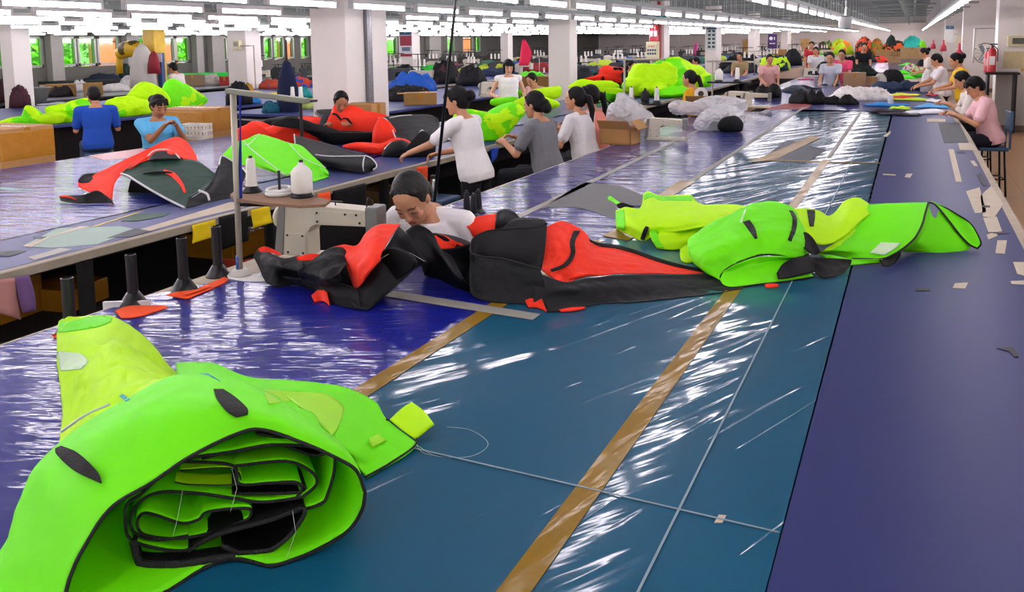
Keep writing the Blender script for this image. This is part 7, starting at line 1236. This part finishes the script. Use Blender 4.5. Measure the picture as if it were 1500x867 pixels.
 ('r', 47, 120, 101, 109, '#2b3322', 'dark olive roll below the left windows'), ('h', 120, 177, 97, 112, '#161b30', 'navy fabric pile below the left windows'), ('h', 176, 194, 87, 111, '#1d2a22', 'dark bundle standing left of the hoist sack'), ('s', 60, 118, 143, 150, '#a9acb8', 'silver film strip in front of the cartons'), ('r', 60, 92, 116, 121, '#b9b4b0', 'pale tube lying on the dark table'), ('r', 64, 175, 108, 118, '#20241f', 'long black roll on the dark table'),
]
for it in items:
    kind, x0, x1, y0, y1, col, lab = it[:7]; c2 = it[7] if len(it) > 7 else None; z = it[8] if len(it) > 8 else TZ; th = it[9] if len(it) > 9 else .1
    J(kind, x0, x1, y0, y1, col, lab, z, c2, th, it[10] if len(it) > 10 else None)
for px, py, lab, s in ((1105, 158, 'low cream machine left of the black rolls', .62), (1080, 148, 'cream machine by the orange tags left of the black rolls', .6), (1186, 112, 'cream sewing machine under the three white cones', .62), (700, 152, 'cream machine body just left of the sleeveless woman', .8)):
    q, d = place(px, py); machine(lab, (q.x-.15 if px != 700 else q.x+.05, q.y+.1), .05, s*1.25)
# grey basin
p, d = place(54, 151); t = thing('basin', 'grey plastic basin on the third table at far left', 'basin', (p.x, p.y, TZ)); MB().lathe([(.16, 0), (.18, .01), (.25, .24), (.265, .25), (.25, .26), (.23, .24), (.16, .03)], (0, 0, 0), 24).build('tub', mat('grey_basin_plastic', '#6d7272', .5), t, True, auto=50); MB().tube([(-.25, 0, .24), (-.3, .05, .27), (-.24, .1, .25)], .018, 6).build('handle', mat('grey_basin_plastic', '#6d7272', .5), t)
# cone rack far left
p, d = place(24, 124); t = thing('thread_stand', 'two tier cone rack at the far left before a white column', 'thread stand', (p.x, p.y, TZ)); D = (RM.T @ (np.array(p)-np.array([0, 0, EYE])))[2]; u = D/F; rz = math.atan2(-d.x, d.y); t.rotation_euler = (0, 0, rz)
MB().tube([(0, 0, 0), (0, 0, 42*u)], .015, 8).build('pole', M_tleg, t); za, zb = 6*u, 22*u
for z_ in (za, zb): MB().box((0, 0, z_), (36*u, .3, .02)).build('shelf', M_tleg, t)
MB().tube([(-14*u, 0, 38*u), (14*u, 0, 38*u)], .01, 6).build('cross_arm', M_tleg, t)
Rr = Matrix.Rotation(rz, 3, 'Z')
for off, z_, m_, lab in ((-8, zb, M_cone, 'left white cone on the top tier of the far left rack'), (0, zb, M_cone, 'middle white cone on the top tier of the far left rack'), (8, zb, M_cone, 'right white cone on the top tier of the far left rack'), (-15, za, M_coneb, 'first black cone on the lower tier of the far left rack'), (-7, za, M_coneb, 'second black cone on the lower tier of the far left rack'), (3, za, M_conel, 'pale blue cone on the lower tier of the far left rack'), (11, za, M_cone, 'white cone on the lower tier of the far left rack')):
    q = Vector((p.x, p.y, TZ+z_+.01))+Rr @ Vector((off*u, -.03, 0)); cone(lab, q, m_, 'tall', 1.0, False)
# cones standing about farther back
for px, py, lab, s in ((680, 119, 'white cone in front of the black bag stacks, left', 1.2), (700, 119, 'white cone in front of the black bag stacks, right', 1.2), (797, 110, 'fat looking white cone left of the second column', 1.3), (815, 110, 'slim white cone before the second column', 1.1), (1111, 108, 'white cone left of the ruffled neon strip', 1.3), (1133, 109, 'white cone in front of the ruffled neon strip', 1.2), (1173, 97, 'left of three white cones above the pink scraps', 1.3), (1183, 97, 'middle of three white cones above the pink scraps', 1.3), (1192, 97, 'right of three white cones above the pink scraps', 1.3), (1069, 80, 'distant white cone left of the brownish clutter', 1.3), (1079, 80, 'distant white cone right of the brownish clutter', 1.3), (1098, 81, 'distant white cone under the tall carton stack', 1.3)):
    p, d = place(px, py); cone(lab, p, None, 'tall', s)
for px, lab in ((1295, 'clear plastic cup standing among the layered cut pieces'),):
    p = P(1304, 155); t = tag(MB().lathe([(.03, 0), (.034, .004), (.042, .12), (.040, .12), (.03, .008)], p+Vector((0, 0, .03)), 16).build('cup', bagm, None, True), lab, 'cup')
def stand2(px, y0, y1, lab, arm=14):
    p, d = place(px, y1); stand(lab, p, (px, y0), (px-arm, y0+1, px+arm, y0+1))
stand2(1105, 74, 112, 'thin thread stand before the ruffled neon strip'); stand2(790, 81, 112, 'thread stand with long arm left of the second column', 16); stand2(1174, 72, 98, 'thin thread stand by the three white cones', 8); stand2(995, 52, 84, 'distant thread stand right of the third column', 8); stand2(1160, 50, 84, 'distant white pole right of the purple banner', 4)
yc = P(927, 128); q = PY(941, 100, 17.5); tag(MB().box((0, 0, 0), (.24, .02, .22)).build('paper_note', mat('yellow_paper', '#d9c41a', .6), None, loc=(q.x, q.y, q.z)), 'yellow paper note hung right of the worker in black', 'note')
# rows of machines filling the far benches
for X_, y0_, dy_, col_, nm_ in ((-8.2, 21, 3.1, '#3a3c40', 'blue table between the column lines'), (-11.2, 17.5, 3.0, '#bdb6a4', 'aisle side of the third table'), (-12.9, 19, 3.2, '#34363a', 'far side of the third table'), (-16.2, 17.2, 3.1, '#c4bda9', 'dark table behind the second columns'), (-4.7, 25.5, 3.3, '#c4bda9', 'far end of the second table')):
    first = None
    for i_ in range(8):
        lab_ = '%s sewing machine with cones on the %s' % (ORD[i_], nm_); yy = y0_+dy_*i_; rz_ = random.uniform(-.5, .5)
        if first is None:
            first = machine(lab_, (X_, yy), rz_, 1.25, 'sewing machines on the '+nm_)
            for c_ in list(first.children):
                if c_.name.split('.')[0] in ('screws', 'thread_guide', 'side_plate', 'arm_plate', 'needle_bar'): bpy.data.objects.remove(c_)
                else: c_.data.materials[0] = mat('bench_enamel_'+col_[1:], col_, .45, var=.15)
            MB().tube([(.1, .14, 0), (.1, .14, .75)], .012, 6).tube([(-.1, .14, .73), (.4, .14, .73)], .01, 6).box((.15, .14, .42), (.4, .12, .02)).build('thread_rod', M_tleg, first); k_ = MB()
            for q_ in (.02, .15, .28): k_.lathe([(.035, .43), (.028, .6), (.01, .61)], (q_, .14, 0), 8)
            k_.build('thread_cones', M_cone, first)
        else: dup(first, (X_+random.uniform(-.2, .2), yy, TZ), rz_, lab_)
    for i_ in range(7):
        yy = y0_+dy_*(i_+.5); cl_ = ['#1b1d22', '#8a2a30', '#2b5f9a', '#c9c4bc', '#3a6a58', '#b58a3a', '#26304a', '#b9d23a'][(i_*3+int(-X_)) % 8]
        tag(heap('fabric_heap', (X_+.1, yy, TZ), (.5, .35, .16+.05*(i_ % 3)), cm(cl_), 300+i_+int(X_*10), .4, 9, .3), 'cloth heap by the %s machine, %s' % (ORD[i_], nm_), 'fabric')
# distant benches behind the middle columns carrying that clutter
T6 = table('distant blue worktable behind the wide table', [(-2.5, 25.6), (.35, 25.6), (.35, 52), (-2.5, 52)], [(-2.4, 26), (.25, 26), (-2.4, 38), (.25, 38)], topm=F_indigo)
# ------------------------------------------------------------------ tidy: origins of lone meshes at their base
for o in list(COL.objects):
    if o.type == 'MESH' and o.parent is None and not o.children and o.data.users == 1 and o.location.length < 1e-6 and not o.get('kind'):
        n = len(o.data.vertices); c = np.empty(n*3); o.data.vertices.foreach_get('co', c); c = c.reshape(-1, 3); b_ = np.array([(c[:, 0].min()+c[:, 0].max())/2, (c[:, 1].min()+c[:, 1].max())/2, c[:, 2].min()])
        o.data.vertices.foreach_set('co', (c-b_).ravel()); o.data.update(); o.location = b_
# end
